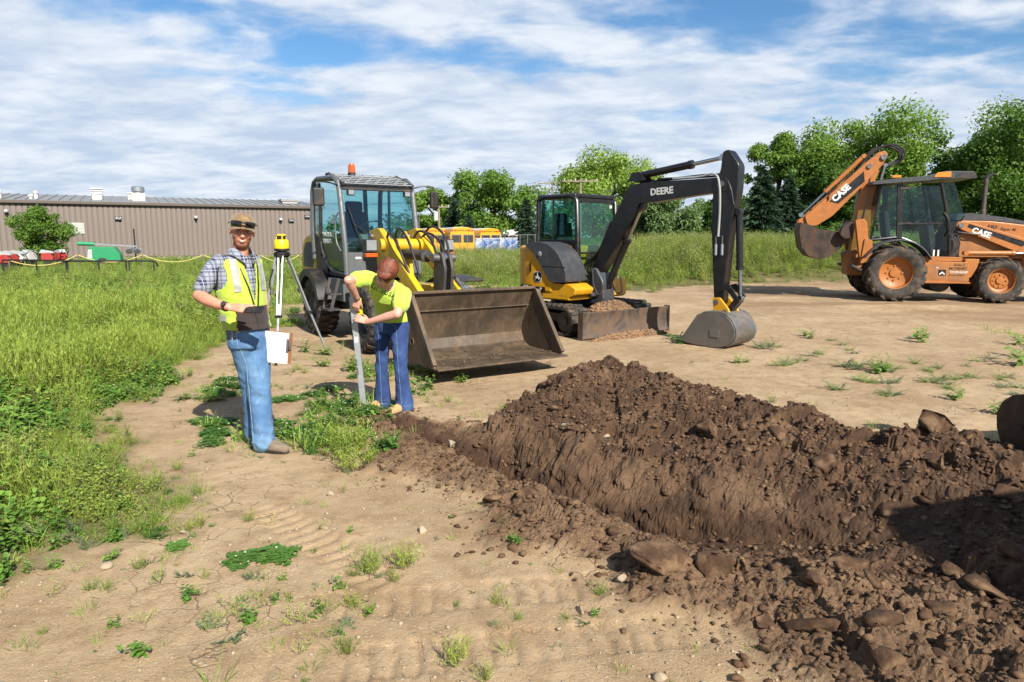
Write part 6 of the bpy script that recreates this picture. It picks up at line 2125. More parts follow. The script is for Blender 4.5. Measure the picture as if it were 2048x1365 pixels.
# ================================================================ brown metal shed
WA, WB_ = Vector((-38.2, 43.15, 0)), Vector((-15.3, 55.95, 0))
wd = (WB_ - WA).normalized()
wnrm = Vector((wd.y, -wd.x, 0))                    # towards the camera
Lw = (WB_ - WA).length
SH = thing('metal_shed', 'long low brown metal shed with a shallow grey roof along the left background', 'building', WA, math.atan2(wd.y, wd.x))
t = NT('shed_siding')
c = t.mix(t.ramp(t.noise(.6, 5, .6, vec=t.map((1, 1, .15))), .3, .7), S(118, 106, 99), S(140, 127, 118))
t.set(Base_Color=c, Roughness=.6)
M_SIDE = t.m
M_TRIM = paint('shed_trim', S(98, 86, 78), .55, var=.06)
M_ROOF = paint('shed_roof', S(150, 152, 152), .55, .2, var=.08)
M_CONC = paint('shed_footing', S(168, 160, 146), .9, var=.1)
M_GALV = paint('galvanised', S(186, 190, 194), .4, .7, var=.08)
EV, DEP = 4.0, 18.0
pw = .33
npan = int(Lw / pw)
pr = MB()
pp = [(0, .045), (.02, .0), (.07, .0), (.09, .045), (.33, .045)]          # rib profile (along wall, outwards)
vs = []
for z in (.25, EV - .12):
    vs += [(x, -y, z) for x, y in pp]
pme = MB().add(vs, [(i, i + 1, i + 6, i + 5) for i in range(4)]).mesh('siding_panel', 20)
pme.materials.append(M_SIDE)
for k in range(npan):
    o = link('siding_panel', pme, SH)
    o.location = (k * pw, 0, 0)
MB().box((Lw / 2, .06, -.05), (Lw, .10, .6)).build('footing', M_CONC, SH)
MB().box((Lw / 2, -.14, EV - .04), (Lw + .3, .28, .20)).build('gutter', M_TRIM, SH, .02)
MB().box((Lw / 2, .12, 2.1), (Lw - .02, .16, 3.8)).build('wall_core', M_TRIM, SH)
MB().prism([(0.0, .2), (DEP, .2), (DEP, EV), (DEP / 2, EV + .85), (0.0, EV)], Lw - .1, Lw, 'x').build('gable_wall', M_SIDE, SH)
MB().prism([(-.2, EV + .06), (DEP / 2, EV + .92), (DEP + .2, EV + .06), (DEP + .2, EV), (DEP / 2, EV + .84), (-.2, EV)], -.15, Lw + .15, 'x').build('roof', M_ROOF, SH)
sme = MB().bar((0, -.2, EV + .085), (0, DEP / 2, EV + .945), .05, .05).mesh('roof_seam', 0)
sme.materials.append(M_ROOF)
for k in range(int(Lw / .62)):
    o = link('roof_seam', sme, SH)
    o.location = (.3 + k * .62, 0, 0)


def on_wall(px):                                   # distance along the wall seen at picture column px
    k = (px - 1024) / 1361.0
    # solve WA.x + s*wd.x = k*(WA.y + s*wd.y)*1.005
    kk = k * .992
    return (kk * WA.y - WA.x) / (wd.x - kk * wd.y)


def roofv(px, d, w, h, m, round_=False, cap=True, nm='roof_vent', lab=''):
    s_ = on_wall(px)
    z = EV + .05 + d * .095
    b = MB()
    if round_:
        b.box((s_, d, z + h * .3), (w, w, h * .6))
        o = b.build(nm, paint('vent_white', S(214, 214, 210), .6, var=.05), SH, .02)
        MB().lathe([(w * .42, 0), (w * .42, h * .15), (w * .52, h * .2), (w * .52, h * .5), (w * .40, h * .58), (w * .0, h * .6)], (s_, d, z + h * .55), (0, 0, 1), 20).build('fan_hood', M_GALV, o)
    else:
        b.box((s_, d, z + h * .4), (w, w, h * .8))
        o = b.build(nm, m, SH, .02)
        for q in range(3):
            MB().box((s_, d, z + h * (.55 + .2 * q)), (w * 1.2, w * 1.2, h * .1)).build('vent_louvre', m, o, .01)


VW = paint('vent_white', S(214, 214, 210), .6, var=.05)
roofv(202, 2.5, .62, .85, VW)
roofv(287, 2.2, .85, .95, VW, True)
roofv(273, 4.0, .5, .55, VW)
roofv(600, 3.5, 1.2, .35, VW)
for px, hh in ((77, .55), (66, .3), (2, .5)):
    s_ = on_wall(px)
    MB().cyl((s_, 2.0, EV + .1), (s_, 2.0, EV + .2 + hh), .12, n=12).cyl((s_, 2.0, EV + .1 + hh), (s_, 2.0, EV + .25 + hh), .17, n=12).build('vent_pipe', VW, SH)
for px, py in ((242, 437), (585, 441), (617, 433)):
    s_ = on_wall(px)
    Yw = WA.y + s_ * wd.y
    z = hfor(py, Yw)
    o = MB().box((s_, -.14, z), (.42, .22, .22)).build('wall_light', MM['bk'], SH, .03)
    MB().box((s_, -.255, z - .02), (.34, .02, .13)).build('light_lens', MM['lens'], o, .005)
for px, py in ((22, 426), (396, 438), (564, 442)):
    s_ = on_wall(px)
    Yw = WA.y + s_ * wd.y
    z = hfor(py, Yw)
    o = MB().box((s_, -.08, z - .1), (.12, .14, .22)).build('security_lamp', MM['bk'], SH, .02)
    MB().ell((s_, -.24, z + .10), (.13, .16, .12)).build('lamp_globe', VW, o)
s_ = on_wall(158)
Yw = WA.y + s_ * wd.y
o = MB().box((s_, -.06, hfor(457, Yw)), (.90, .05, .74)).build('louvre_panel', paint('louvre_white', S(206, 206, 200), .6, var=.05), SH, .01)
for k in range(7):
    MB().box((s_, -.09, hfor(457, Yw) - .31 + k * .10), (.84, .02, .06), rx=.5).build('louvre_slat', MATS['louvre_white'], o)
if MATS:
    pass

# ---------------------------------------------------------------- yard things before the shed
M_RAIL = paint('rail_black', S(30, 30, 32), .5, var=.1)
M_ROPE = paint('yellow_rope', S(214, 196, 120), .7, var=.08)
M_POST = paint('rope_post', S(120, 116, 100), .8, var=.1)


def pt(px, Y, z=0.0):
    return Vector(((px - 1024) / 1361.0 * (Y * .9886 + .24), Y, z))


FN = thing('pipe_rail_fence', 'low black pipe rail running through the weeds before the shed', 'fence', pt(150, 28.5))
base = Vector(FN.location)
rail = [pt(px, 28.5 + .0025 * abs(px - 150), .66 - .03 * (px > 130)) - base for px in (8, 75, 135, 200, 260, 300)] + [pt(312, 28.9, .60) - base, pt(318, 29, .40) - base]
MB().tube(rail, .035, 8).build('rail', M_RAIL, FN)
for px in (8, 75, 134, 137, 199, 254, 260, 309):
    q = pt(px, 28.6, 0) - base
    MB().cyl((q.x, q.y, -.1), (q.x, q.y, .64), .032, n=8).build('post', M_RAIL, FN)
RP = thing('rope_barrier', 'sagging yellow rope strung between thin stakes before the shed', 'rope', pt(285, 33))
base = Vector(RP.location)
stakes = [(20, 31.5), (158, 33), (287, 34), (408, 35), (521, 36), (600, 37)]
for px, Y in stakes:
    q = pt(px, Y) - base
    MB().cyl((q.x, q.y, 0), (q.x, q.y, hfor(510 if px > 100 else 521, Y) + .03), .03, n=6).build('stake', M_POST, RP)
for (pa, ya), (pb, yb) in zip(stakes[:-1], stakes[1:]):
    a, b = pt(pa, ya, hfor(510 if pa > 100 else 521, ya)) - base, pt(pb, yb, hfor(510, yb)) - base
    MB().tube([a.lerp(b, t_) - Vector((0, 0, .36 * 4 * t_ * (1 - t_))) for t_ in np.linspace(0, 1, 13)], .022, 6).build('rope', M_ROPE, RP)

M_GRN = paint('green_canopy', S(20, 150, 96), .5, var=.06, dust=.1)
LT = thing('light_tower_trailer', 'green light tower trailer with its mast folded flat, before the shed', 'trailer', pt(210, 38), R(20))
LT.scale = (.8, .8, .85)
MB().prism(rounded([(-.95, .35), (-.80, 1.28), (.70, 1.28), (1.05, .80), (1.10, .35)], .08), -.55, .55).build('canopy', M_GRN, LT, .03)
MB().prism([(-.93, .55), (-.82, 1.12), (-.60, 1.12), (-.62, .55)], -.556, -.551).build('canopy_door', paint('door_silver', S(190, 196, 196), .5), LT)
MB().cyl((-1.5, -.1, 1.50), (-.5, -.1, 1.46), .13, n=12).build('mast_base', M_GRN, LT)
MB().bar((-.5, -.1, 1.46), (2.1, -.1, 1.30), .10, .10).build('mast', M_GALV, LT)
for k, x in enumerate((1.55, 2.05)):
    for sd in (-1, 1):
        o = MB().lathe([(.05, 0), (.20, .10), (.22, .22), (.0, .24)], (x, -.1 + sd * .2, 1.12), (.3, sd * .6, -.5), 14).build('flood_lamp', M_GALV, LT)
        MB().lathe([(.0, .0), (.19, .02), (.0, .03)], (x + .07, -.1 + sd * .33, 1.0), (.3, sd * .6, -.5), 14).build('lamp_lens', MM['lens'], o)
for sd in (-1, 1):
    MB().cyl((0, sd * .62, .3), (0, sd * .76, .3), .3, n=20).build('tyre', MM['tyre'], LT)
MB().bar((1.0, 0, .4), (2.0, 0, .35), .08, .08).build('drawbar', M_RAIL, LT)
MB().cyl((1.95, 0, .0), (1.95, 0, 2.45), .05, n=8).build('jack_post', M_RAIL, LT)


def compactor(px, Y, label, rot, m2, grp='small machines parked before the shed', s=1.0):
    T = thing('plate_compactor', label, 'machine', pt(px, Y), rot, grp)
    T.scale = (.78, .78, .78)
    MB().prism(rounded([(-.35, .55), (-.32, 1.0), (.15, 1.05), (.36, .75), (.30, .55)], .05), -.25, .25).build('engine_cover', m2, T, .03)
    MB().prism(rounded([(-.45, 1.02), (-.30, 1.26), (.32, 1.14), (.40, 1.0)], .05), -.2, .2).build('top_cowl', paint('cowl_grey', S(176, 178, 178), .6, var=.08), T, .03)
    MB().prism(rounded([(-.5, .0), (-.55, .18), (.55, .18), (.6, .0)], .04), -.3, .3).build('base_plate', MM['bk'], T, .02)
    MB().box((0, 0, .36), (.4, .36, .4)).build('engine', MM['bk'], T, .03)
    for sd in (-1, 1):
        MB().tube([(-.3, sd * .2, .5), (-.6, sd * .22, 1.0), (-.8, sd * .22, 1.15)], .025, 7).build('handle', MM['bk'], T)
    return T


compactor(97, 36, 'red and white engine machine below the round bush, left of the green trailer', R(30), MM['red'])
compactor(122, 37, 'red machine with a white cowl, nearest the green trailer', R(150), MM['red'])
compactor(40, 34, 'white-topped machine behind the pipe rail near the left edge', R(10), VW)
compactor(62, 36, 'pale small machine between the red machines', R(80), VW)
compactor(12, 32, 'red machine cut by the left edge of the photo', R(20), MM['red'])
compactor(25, 33.5, 'second red machine from the left edge, behind the pipe rail', R(60), MM['red'])


# ---------------------------------------------------------------- buses, fence, poles beyond the field
M_BUS = paint('bus_yellow', S(236, 172, 34), .4, var=.05)
M_BUSW = paint('bus_white', S(222, 222, 220), .45, var=.05)
t = NT('blue_mural')
c = t.mix(t.ramp(t.noise(1.2, 5, .6, dist=1.0), .42, .58), S(46, 96, 176), S(190, 206, 224))
c = t.mix(t.ramp(t.noise(2.3, 3), .62, .68), c, S(200, 120, 60))
t.set(Base_Color=c, Roughness=.5)
M_MUR = t.m
GZB = -.45


def bus(px, Y, label, rot, ly, m, m2, grp='school buses beyond the field'):
    q = pt(px, Y)
    T = thing('school_bus', label, 'bus', (q.x, q.y, gz(q.x, q.y)), rot, grp)
    w, h = 2.4, 2.95
    sec = rounded([(-w / 2, .45), (-w / 2, 2.3), (-w / 2 + .25, h - .1), (0, h), (w / 2 - .25, h - .1), (w / 2, 2.3), (w / 2, .45)], .2, 4)
    MB().prism(sec, -ly / 2, ly / 2, 'x').build('body', m, T, .03, 40)
    MB().prism([(p[0] * .98, p[1] + .02) for p in sec if p[1] > 2.35], -ly / 2 + .3, ly / 2 - .3, 'x').build('roof', m2, T, .02, 40)
    for sd in (-1, 1):
        n = int((ly - 1.2) / .95)
        for k in range(n):
            MB().box((-ly / 2 + .8 + .95 * k, sd * (w / 2 + .005), 1.95), (.72, .03, .62)).build('window', MM['bk'], T, .02)
        MB().box((0, sd * (w / 2 + .01), 1.25), (ly - .4, .03, .07)).build('side_rail', MM['bk'], T)
    for x, fx in ((-ly / 2, -1), (ly / 2, 1)):
        for yy in (-.58, .58):
            MB().box((x + fx * .005, yy, 1.85), (.03, .95, .75)).build('end_window', MM['bk'], T, .02)
        for yy in (-.95, -.7, .7, .95):
            MB().cyl((x, yy, 2.62), (x + fx * .04, yy, 2.62), .09, n=12).build('warning_light', MM['red'] if abs(yy) > .8 else MM['amber'], T)
        if m is M_BUS:
            text('bus_lettering', 'SCHOOL BUS', .20, MM['blk'], T, (x + fx * .012, fx * -.58, 2.55), (0, fx, 0), (0, 0, 1), .02)
        MB().box((x + fx * .08, 0, .55), (.16, 2.3, .22)).build('bumper', MM['bk'], T, .02)
    for x in (-ly / 2 + 1.6, ly / 2 - 2.2):
        for sd in (-1, 1):
            MB().cyl((x, sd * .95, .48), (x, sd * 1.22, .48), .48, n=22).build('tyre', MM['tyre'], T)
    return T


bus(858, 72, 'leftmost yellow school bus, half hidden by the loader arms', R(-75), 9, M_BUS, M_BUSW)
bus(904, 70, 'yellow school bus seen end on, in the middle of the three', R(-72), 9, M_BUS, M_BUSW)
bus(942, 74, 'third yellow school bus, nearest the blue mural panels', R(-60), 9, M_BUS, M_BUSW)
bus(980, 82, 'long white-roofed bus behind the blue mural panels', R(-8), 11, M_BUSW, M_BUSW)
for k, (px, Y, w_, h0, lab) in enumerate(((972, 68, 2.6, 1.75, 'blue painted mural panel, the left of two before the buses'), (1017, 66, 1.7, 1.75, 'white and blue painted mural panel, right of two, by the excavator'))):
    q = pt(px, Y)
    T = thing('mural_panel', lab, 'panel', (q.x, q.y, gz(q.x, q.y)), R(8), 'painted mural panels')
    MB().box((0, 0, h0 * .55), (w_, .06, h0)).build('board', M_MUR, T, .01)
    for sd in (-1, 1):
        MB().box((sd * w_ * .48, .06, h0 * .5), (.08, .08, h0 * 1.15)).build('post', M_BUSW, T)
        MB().box((0, 0, h0 * (.55 + sd * .5)), (w_ + .1, .08, .07)).build('frame_rail', M_BUSW, T)
CF = thing('chain_link_fence', 'grey chain link fence with thin posts before the buses', 'fence', pt(1000, 62))
base = Vector(CF.location)
M_CL = paint('fence_wire', S(150, 154, 152), .5, .5, var=.05)
for k in range(17):
    px = 830 + 15 * k
    q = pt(px, 62) - base
    z0 = gz(base.x + q.x, base.y + q.y)
    MB().cyl((q.x, q.y, z0), (q.x, q.y, z0 + 2.05), .03, n=6).build('post', M_CL, CF)
a, b = pt(830, 62) - base, pt(1080, 62) - base
for z in (.1, 1.95):
    MB().tube([a + Vector((0, 0, gz(base.x + a.x, 62) + z)), b + Vector((0, 0, gz(base.x + b.x, 62) + z))], .02, 5).build('rail', M_CL, CF)
wm = MB()
for k in range(70):
    x0 = a.x + (b.x - a.x) * k / 70
    for dx in (.9, -.9):
        zz = gz(base.x + x0, 62)
        if a.x < x0 + dx < b.x:
            wm.tube([(x0, 0, zz + .1), (x0 + dx, 0, zz + 1.95)], .006, 3, False)
tag(wm.build('wire_mesh', M_CL, CF), kind='stuff')

M_WOOD = paint('pole_wood', S(150, 138, 122), .9, var=.15)


def pole(px, Y, py, label, arms, grp='utility poles behind the field'):
    q = pt(px, Y)
    z0 = gz(q.x, q.y)
    h = hfor(py, Y) - z0
    T = thing('utility_pole', label, 'utility pole', (q.x, q.y, z0), 0, grp)
    MB().cyl((0, 0, -.2), (0, 0, h), .17, .12, 10).build('pole', M_WOOD, T)
    for dz, w_ in arms:
        MB().box((0, -.14, h - dz), (w_, .11, .13)).build('cross_arm', M_WOOD, T, .01)
        for k in range(4):
            MB().cyl((-w_ * .45 + w_ * .3 * k, -.14, h - dz + .06), (-w_ * .45 + w_ * .3 * k, -.14, h - dz + .26), .05, n=8).build('insulator', M_BUSW, T)
    return T, h


pole(879, 80, 413, 'short utility pole with a single cross arm, right of the loader mirror', [(.1, 2.5)])
o_ = bpy.data.objects[-1] if False else None
T1, h1 = pole(1104, 92, 363, 'utility pole with double cross arms, left of the two poles above the excavator cab', [(.3, 3.6), (1.1, 3.0)])
T2, h2 = pole(1159, 70, 358, 'tall utility pole with one wide cross arm, right of two above the excavator cab', [(.25, 3.6)])
MB().cyl((-.35, -.1, 4.0), (-.35, -.1, 5.0), .25, n=14).build('transformer', M_BUSW, [o for o in bpy.data.objects if o.name == 'utility_pole'][0])
for k, sd in enumerate((-1.5, 0, 1.5)):
    a = Vector(T1.location) + Vector((sd, -.1, h1))
    b = Vector(T1.location) + Vector((sd - 46, 40, h1 - .5))
    o = MB().tube([a.lerp(b, t_) - Vector((0, 0, 1.6 * 4 * t_ * (1 - t_))) for t_ in np.linspace(0, 1, 15)], .018, 4).build('power_wire', MM['bk'])
    tag(o, ('upper', 'middle', 'lower')[k] + ' thin power wire sagging left from the double-armed pole', 'wire', 'power wires')

# ================================================================ people
from mathutils.bvhtree import BVHTree


def skin_mat(name, base, ruddy):
    t = NT(name)
    c = t.mix(t.ramp(t.noise(22, 4), .35, .7), base, ruddy)
    t.set(Base_Color=c, Roughness=.5)
    t.b.inputs['Subsurface Weight'].default_value = .12
    t.b.inputs['Subsurface Radius'].default_value = (.02, .008, .004)
    t.l.new(t.bump(t.noise(120, 3), .08, .003), t.b.inputs['Normal'])
    return t.m


def cloth(name, c1, c2, scale=6, rough=.9, weave=400):
    t = NT(name)
    c = t.mix(t.ramp(t.noise(scale, 5, .6), .3, .7), c1, c2)
    t.set(Base_Color=c, Roughness=rough)
    t.b.inputs['Sheen Weight'].default_value = .2
    t.l.new(t.bump(t.noise(weave, 2), .12, .002), t.b.inputs['Normal'])
    return t.m


def denim(name, c1, c2, fade):
    t = NT(name)
    c = t.mix(t.ramp(t.noise(5, 5, .6), .3, .7), c1, c2)
    c = t.mix(t.math('MULTIPLY', t.ramp(t.noise(9, 6, .7, vec=t.map((1, 1, .6))), .48, .72), .55), c, fade)
    t.set(Base_Color=c, Roughness=.9)
    t.l.new(t.bump(t.noise(300, 2), .12, .002), t.b.inputs['Normal'])
    return t.m


def ring(c, a, b, n=24):
    c, a, b = Vector(c), Vector(a), Vector(b)
    return [c + a * math.cos(2 * math.pi * k / n) + b * math.sin(2 * math.pi * k / n) for k in range(n)]


def fuse(mb, voxel=.008, smooth=5, name='body'):
    """one continuous surface out of overlapping closed shapes"""
    me = mb.mesh(name, 0)
    o = bpy.data.objects.new('tmp', me)
    COL.objects.link(o)
    m = o.modifiers.new('r', 'REMESH')
    m.mode = 'VOXEL'
    m.voxel_size = voxel
    if smooth:
        s = o.modifiers.new('s', 'SMOOTH')
        s.iterations = smooth
        s.factor = .5
    dg = bpy.context.evaluated_depsgraph_get()
    res = bpy.data.meshes.new_from_object(o.evaluated_get(dg))
    bpy.data.objects.remove(o)
    res.polygons.foreach_set('use_smooth', np.ones(len(res.polygons), bool))
    res.name = name
    return res


def verts_of(me):
    v = np.zeros(len(me.vertices) * 3, np.float32)
    me.vertices.foreach_get('co', v)
    n = np.zeros(len(me.vertices) * 3, np.float32)
    me.vertices.foreach_get('normal', n)
    return v.reshape(-1, 3).astype(float), n.reshape(-1, 3).astype(float)


def noise3(v, f, seed):
    rg = np.random.default_rng(seed)
    r = np.zeros(len(v))
    for k in range(6):
        d = rg.normal(size=3)
        r += np.sin((v * f) @ d * (1 + .4 * k) + rg.uniform(0, 6))
    return r / 6


def wrinkle(me, fn):
    v, n = verts_of(me)
    me.vertices.foreach_set('co', (v + n * fn(v)[:, None]).astype(np.float32).ravel())
    me.update()


def keep(me, test):
    """delete faces whose centre fails the test"""
    bm = bmesh.new()
    bm.from_mesh(me)
    bmesh.ops.delete(bm, geom=[f for f in bm.faces if not test(f.calc_center_median())], context='FACES')
    bm.to_mesh(me)
    bm.free()
    me.update()
    return me


def inflate(me, d):
    m2 = me.copy()
    m2.materials.clear()
    v, n = verts_of(m2)
    m2.vertices.foreach_set('co', (v + n * d).astype(np.float32).ravel())
    m2.update()
    return m2


def chain(mb, pts, n=14):
    """tapered limb through (x,y,z,r) points, rounded at the joints"""
    P = [Vector(p[:3]) for p in pts]
    for i in range(len(P) - 1):
        mb.cyl(P[i], P[i + 1], pts[i][3], pts[i + 1][3], n)
    for p in pts:
        mb.ell(p[:3], (p[3],) * 3, n, 8)


def hand(mb, wrist, d, nrm, side, curl=(.35, .45, .4), spread=.10, thumb=.7, s=1.0):
    """palm, four unequal fingers with knuckles, thumb from the side of the palm; nrm = back of the hand"""
    w, d, nn = Vector(wrist), Vector(d).normalized(), Vector(nrm)
    nn = (nn - d * nn.dot(d)).normalized()
    lat = d.cross(nn) * side                         # towards the thumb
    pc = w + d * (.05 * s)
    for a in (-.026, -.009, .009, .026):
        chain(mb, [(*(w + d * .005 + lat * a * .55), .013 * s), (*(w + d * (.085 * s) + lat * a * s), .0125 * s)], 8)
    for k, (a, L) in enumerate(((.029, .92), (.0095, 1.0), (-.0095, .94), (-.028, .76))):
        p = w + d * (.085 * s) + lat * a * s
        dd = (d + lat * (a * spread / .03)).normalized()
        q = [(*p, .0095 * s)]
        ang = 0
        for j, seg in enumerate((.042, .027, .021)):
            ang += curl[j]
            v = dd * math.cos(ang) - nn * math.sin(ang)
            p = p + v * (seg * L * s)
            q.append((*p, (.0088, .0080, .0070)[j] * s))
        chain(mb, q, 8)
    p = w + d * (.022 * s) + lat * (.026 * s) - nn * .006
    v1 = (d * math.cos(thumb) + lat * math.sin(thumb) - nn * .35).normalized()
    v2 = (d * math.cos(thumb * .45) + lat * math.sin(thumb * .45) - nn * .45).normalized()
    p1 = p + v1 * (.036 * s)
    p2 = p1 + v2 * (.030 * s)
    p3 = p2 + v2 * (.022 * s)
    chain(mb, [(*p, .014 * s), (*p1, .0115 * s), (*p2, .0098 * s), (*p3, .008 * s)], 8)


def head_shape(mb, c, fwd, up, s=1.0):
    """skull, jaw, brow, cheeks, nose, ears; c = middle of the head"""
    f, u = Vector(fwd).normalized(), Vector(up)
    u = (u - f * u.dot(f)).normalized()
    l = u.cross(f)
    M = Matrix((f, l, u)).transposed()
    C = Vector(c)

    def e(p, r, n=16):
        mb.ell(C + M @ (Vector(p) * s), tuple(q * s for q in r), n, 12, M)
    e((-.012, 0, .035), (.098, .077, .088), 24)
    e((.018, 0, -.030), (.078, .066, .085), 24)
    e((.042, 0, -.085), (.045, .042, .032))           # chin
    e((.074, 0, .028), (.022, .056, .014))            # brow
    e((.068, .036, -.022), (.026, .026, .024))        # cheeks
    e((.068, -.036, -.022), (.026, .026, .024))
    e((.098, 0, -.010), (.014, .010, .026))           # nose bridge
    e((.110, 0, -.028), (.016, .0145, .012))          # nose tip
    e((.100, .011, -.032), (.011, .009, .009))
    e((.100, -.011, -.032), (.011, .009, .009))
    e((.085, 0, -.062), (.016, .026, .010))           # mouth
    for sg in (-1, 1):
        e((-.008, sg * .080, -.002), (.018, .010, .032))
        e((-.002, sg * .084, .010), (.014, .008, .018))
    return C, M


# ---------------------------------------------------------------- man in the vest
MX, MY = -1.97, 5.03
MAN = thing('person', 'smiling man in lime safety vest, plaid shirt, jeans and tan cap holding a clipboard', 'person', (MX, MY, gz(MX, MY)), 0)
f_ = Vector((.80, -.60, 0)).normalized()
l_ = Vector((-f_.y, f_.x, 0))
SK_M = skin_mat('man_skin', S(222, 162, 132), S(226, 146, 118))
STUB = skin_mat('man_stubble', S(172, 118, 92), S(188, 118, 92))
tor = [(.86, .0, .0, .155, .112), (.95, -.005, .0, .158, .120), (1.05, -.02, .0, .162, .130), (1.16, -.03, .0, .168, .134), (1.28, -.04, .0, .180, .130), (1.37, -.045, .0, .182, .116), (1.43, -.043, .0, .155, .096), (1.475, -.037, .0, .10, .076)]
bm_ = MB()
bm_.loft([ring((x, y, z), l_ * (w - .012), f_ * (d - .012)) for z, x, y, w, d in tor])
chain(bm_, [(-.03, -.01, 1.44, .062), (-.01, -.02, 1.53, .056), (.0, -.02, 1.58, .056)])
hf = Vector((.40, -.91, -.06))
HC, HM = head_shape(bm_, (.014, -.035, 1.648), hf, (.12, .02, 1))
chain(bm_, [(-.15, -.14, 1.40, .046), (-.235, -.235, 1.20, .045)])
chain(bm_, [(-.235, -.235, 1.20, .044), (-.165, -.285, 1.175, .045), (-.07, -.335, 1.15, .037), (.015, -.365, 1.135, .028)])
chain(bm_, [(.03, .15, 1.40, .044), (.05, .185, 1.18, .043), (.075, .13, 1.08, .041), (.11, .05, .955, .029)])
hand(bm_, (.025, -.368, 1.132), (1, -.12, -.05), (.05, -.75, .66), -1, (.10, .12, .10), .10, .45)
hand(bm_, (.11, .05, .955), (.10, -.14, -1), (.30, -.95, .1), 1, (.25, .55, .45), .05, .5)
bme = fuse(bm_, .0055, 3, 'body')
bme.materials.append(SK_M)
bme.materials.append(STUB)
v, n = verts_of(bme)
fc = np.zeros(len(bme.polygons) * 3, np.float32)
bme.polygons.foreach_get('center', fc)
fc = fc.reshape(-1, 3)
loc = (fc - np.array(HC)) @ np.array(HM)
mi = ((loc[:, 2] < -.045 + .012 * np.sin(loc[:, 1] * 60)) & (loc[:, 2] > -.13) & (loc[:, 0] > -.03) & (np.hypot(loc[:, 1] * .8, loc[:, 2] + .062) > .024)).astype(np.int32)
bme.polygons.foreach_set('material_index', mi)
body = link('body', bme, MAN)


def on_head(p):
    return HC + HM @ Vector(p)


DARK = paint('dark_pupil', S(30, 24, 22), .3)
EYEW = paint('eye_white', S(220, 214, 206), .3)
TEETH = paint('teeth', S(228, 222, 208), .3)
LIP = paint('lip', S(168, 84, 76), .5)
BROW = paint('brow_hair', S(110, 76, 48), .9)
for sg in (-1, 1):
    o = MB().ell(on_head((.083, sg * .031, .004)), (.009, .012, .006), 12, 8, HM).build('eye', EYEW, body)
    MB().ell(on_head((.0905, sg * .031, .004)), (.003, .005, .005), 10, 6, HM).build('pupil', DARK, body)
    MB().tube([on_head((.094, sg * .014, .021)), on_head((.096, sg * .032, .026)), on_head((.084, sg * .050, .020))], [.004, .0045, .003], 6).build('eyebrow', BROW, body)
MB().tube([on_head((.092, -.017, -.0585)), on_head((.099, -.009, -.062)), on_head((.1005, 0, -.063)), on_head((.099, .009, -.062)), on_head((.092, .017, -.0585))], [.001, .0025, .003, .0025, .001], 8).build('teeth', TEETH, body)
MB().tube([on_head((.089, -.024, -.057)), on_head((.099, -.012, -.067)), on_head((.1015, 0, -.069)), on_head((.099, .012, -.067)), on_head((.089, .024, -.057))], [.0015, .003, .0036, .003, .0015], 8).build('lower_lip', LIP, body)
# shirt
t = NT('plaid_shirt')
mp = t.map((1, 1, 1), (0, 0, -math.atan2(l_.y, l_.x)))
sp_ = t.N('ShaderNodeSeparateXYZ')
t.l.new(mp, sp_.inputs[0])


def stripes(sock, per, a, b, off=0.0):
    fr = t.math('FRACT', t.math('ADD', t.math('MULTIPLY', sock, 1 / per), off + 10.0))
    return t.math('MULTIPLY', t.math('GREATER_THAN', fr, a), t.math('LESS_THAN', fr, b))


c = S(160, 166, 178)
d1_ = t.math('MULTIPLY', t.math('ADD', stripes(sp_.outputs[0], .085, .0, .42), stripes(sp_.outputs[2], .085, .0, .42)), .5)
c = t.mix(d1_, c, S(44, 48, 84))
c = t.mix(t.math('MULTIPLY', t.math('MAXIMUM', stripes(sp_.outputs[0], .085, .66, .74), stripes(sp_.outputs[2], .085, .66, .74)), .7), c, S(80, 88, 120))
c = t.mix(t.math('MULTIPLY', t.math('MAXIMUM', stripes(sp_.outputs[0], .085, .18, .22), stripes(sp_.outputs[2], .085, .18, .22)), .8), c, S(200, 205, 214))
t.set(Base_Color=c, Roughness=.9)
PLAID = t.m
sh = MB()
sh.loft([ring((x, y, z), l_ * (w + .004), f_ * (d + .004)) for z, x, y, w, d in tor])
chain(sh, [(-.135, -.115, 1.425, .066), (-.175, -.165, 1.36, .064), (-.215, -.21, 1.255, .064)])
chain(sh, [(.03, .115, 1.425, .062), (.03, .16, 1.36, .058), (.04, .18, 1.265, .056)])
sme_ = fuse(sh, .009, 6, 'shirt')
wrinkle(sme_, lambda v: .005 * noise3(v, np.array([14, 14, 26]), 4))
link('shirt', sme_, MAN, PLAID)
col_ = MB()
for sg in (-1, 1):
    a0 = on_head((-.06, sg * .055, -.115))
    P = [Vector((-.02, -.02, 1.475)) + l_ * (sg * .075) - f_ * .05, Vector((-.02, -.02, 1.49)) + l_ * (sg * .088) + f_ * .03, Vector((-.02, -.02, 1.455)) + l_ * (sg * .062) + f_ * .10, Vector((-.02, -.02, 1.42)) + l_ * (sg * .022) + f_ * .125]
    top = [p + Vector((0, 0, .045)) - l_ * (sg * .022) for p in P[:3]] + [P[3] + Vector((0, 0, .03))]
    k = len(col_.v)
    col_.add([*P, *top, *[p + l_ * (sg * .008) for p in P], *[p + l_ * (sg * .008) for p in top]], [(0, 1, 5, 4), (1, 2, 6, 5), (2, 3, 7, 6), (8, 12, 13, 9), (9, 13, 14, 10), (10, 14, 15, 11), (4, 5, 13, 12), (5, 6, 14, 13), (6, 7, 15, 14), (0, 8, 9, 1), (1, 9, 10, 2), (2, 10, 11, 3)])
col_.build('collar', PLAID, MAN, 0, 60)
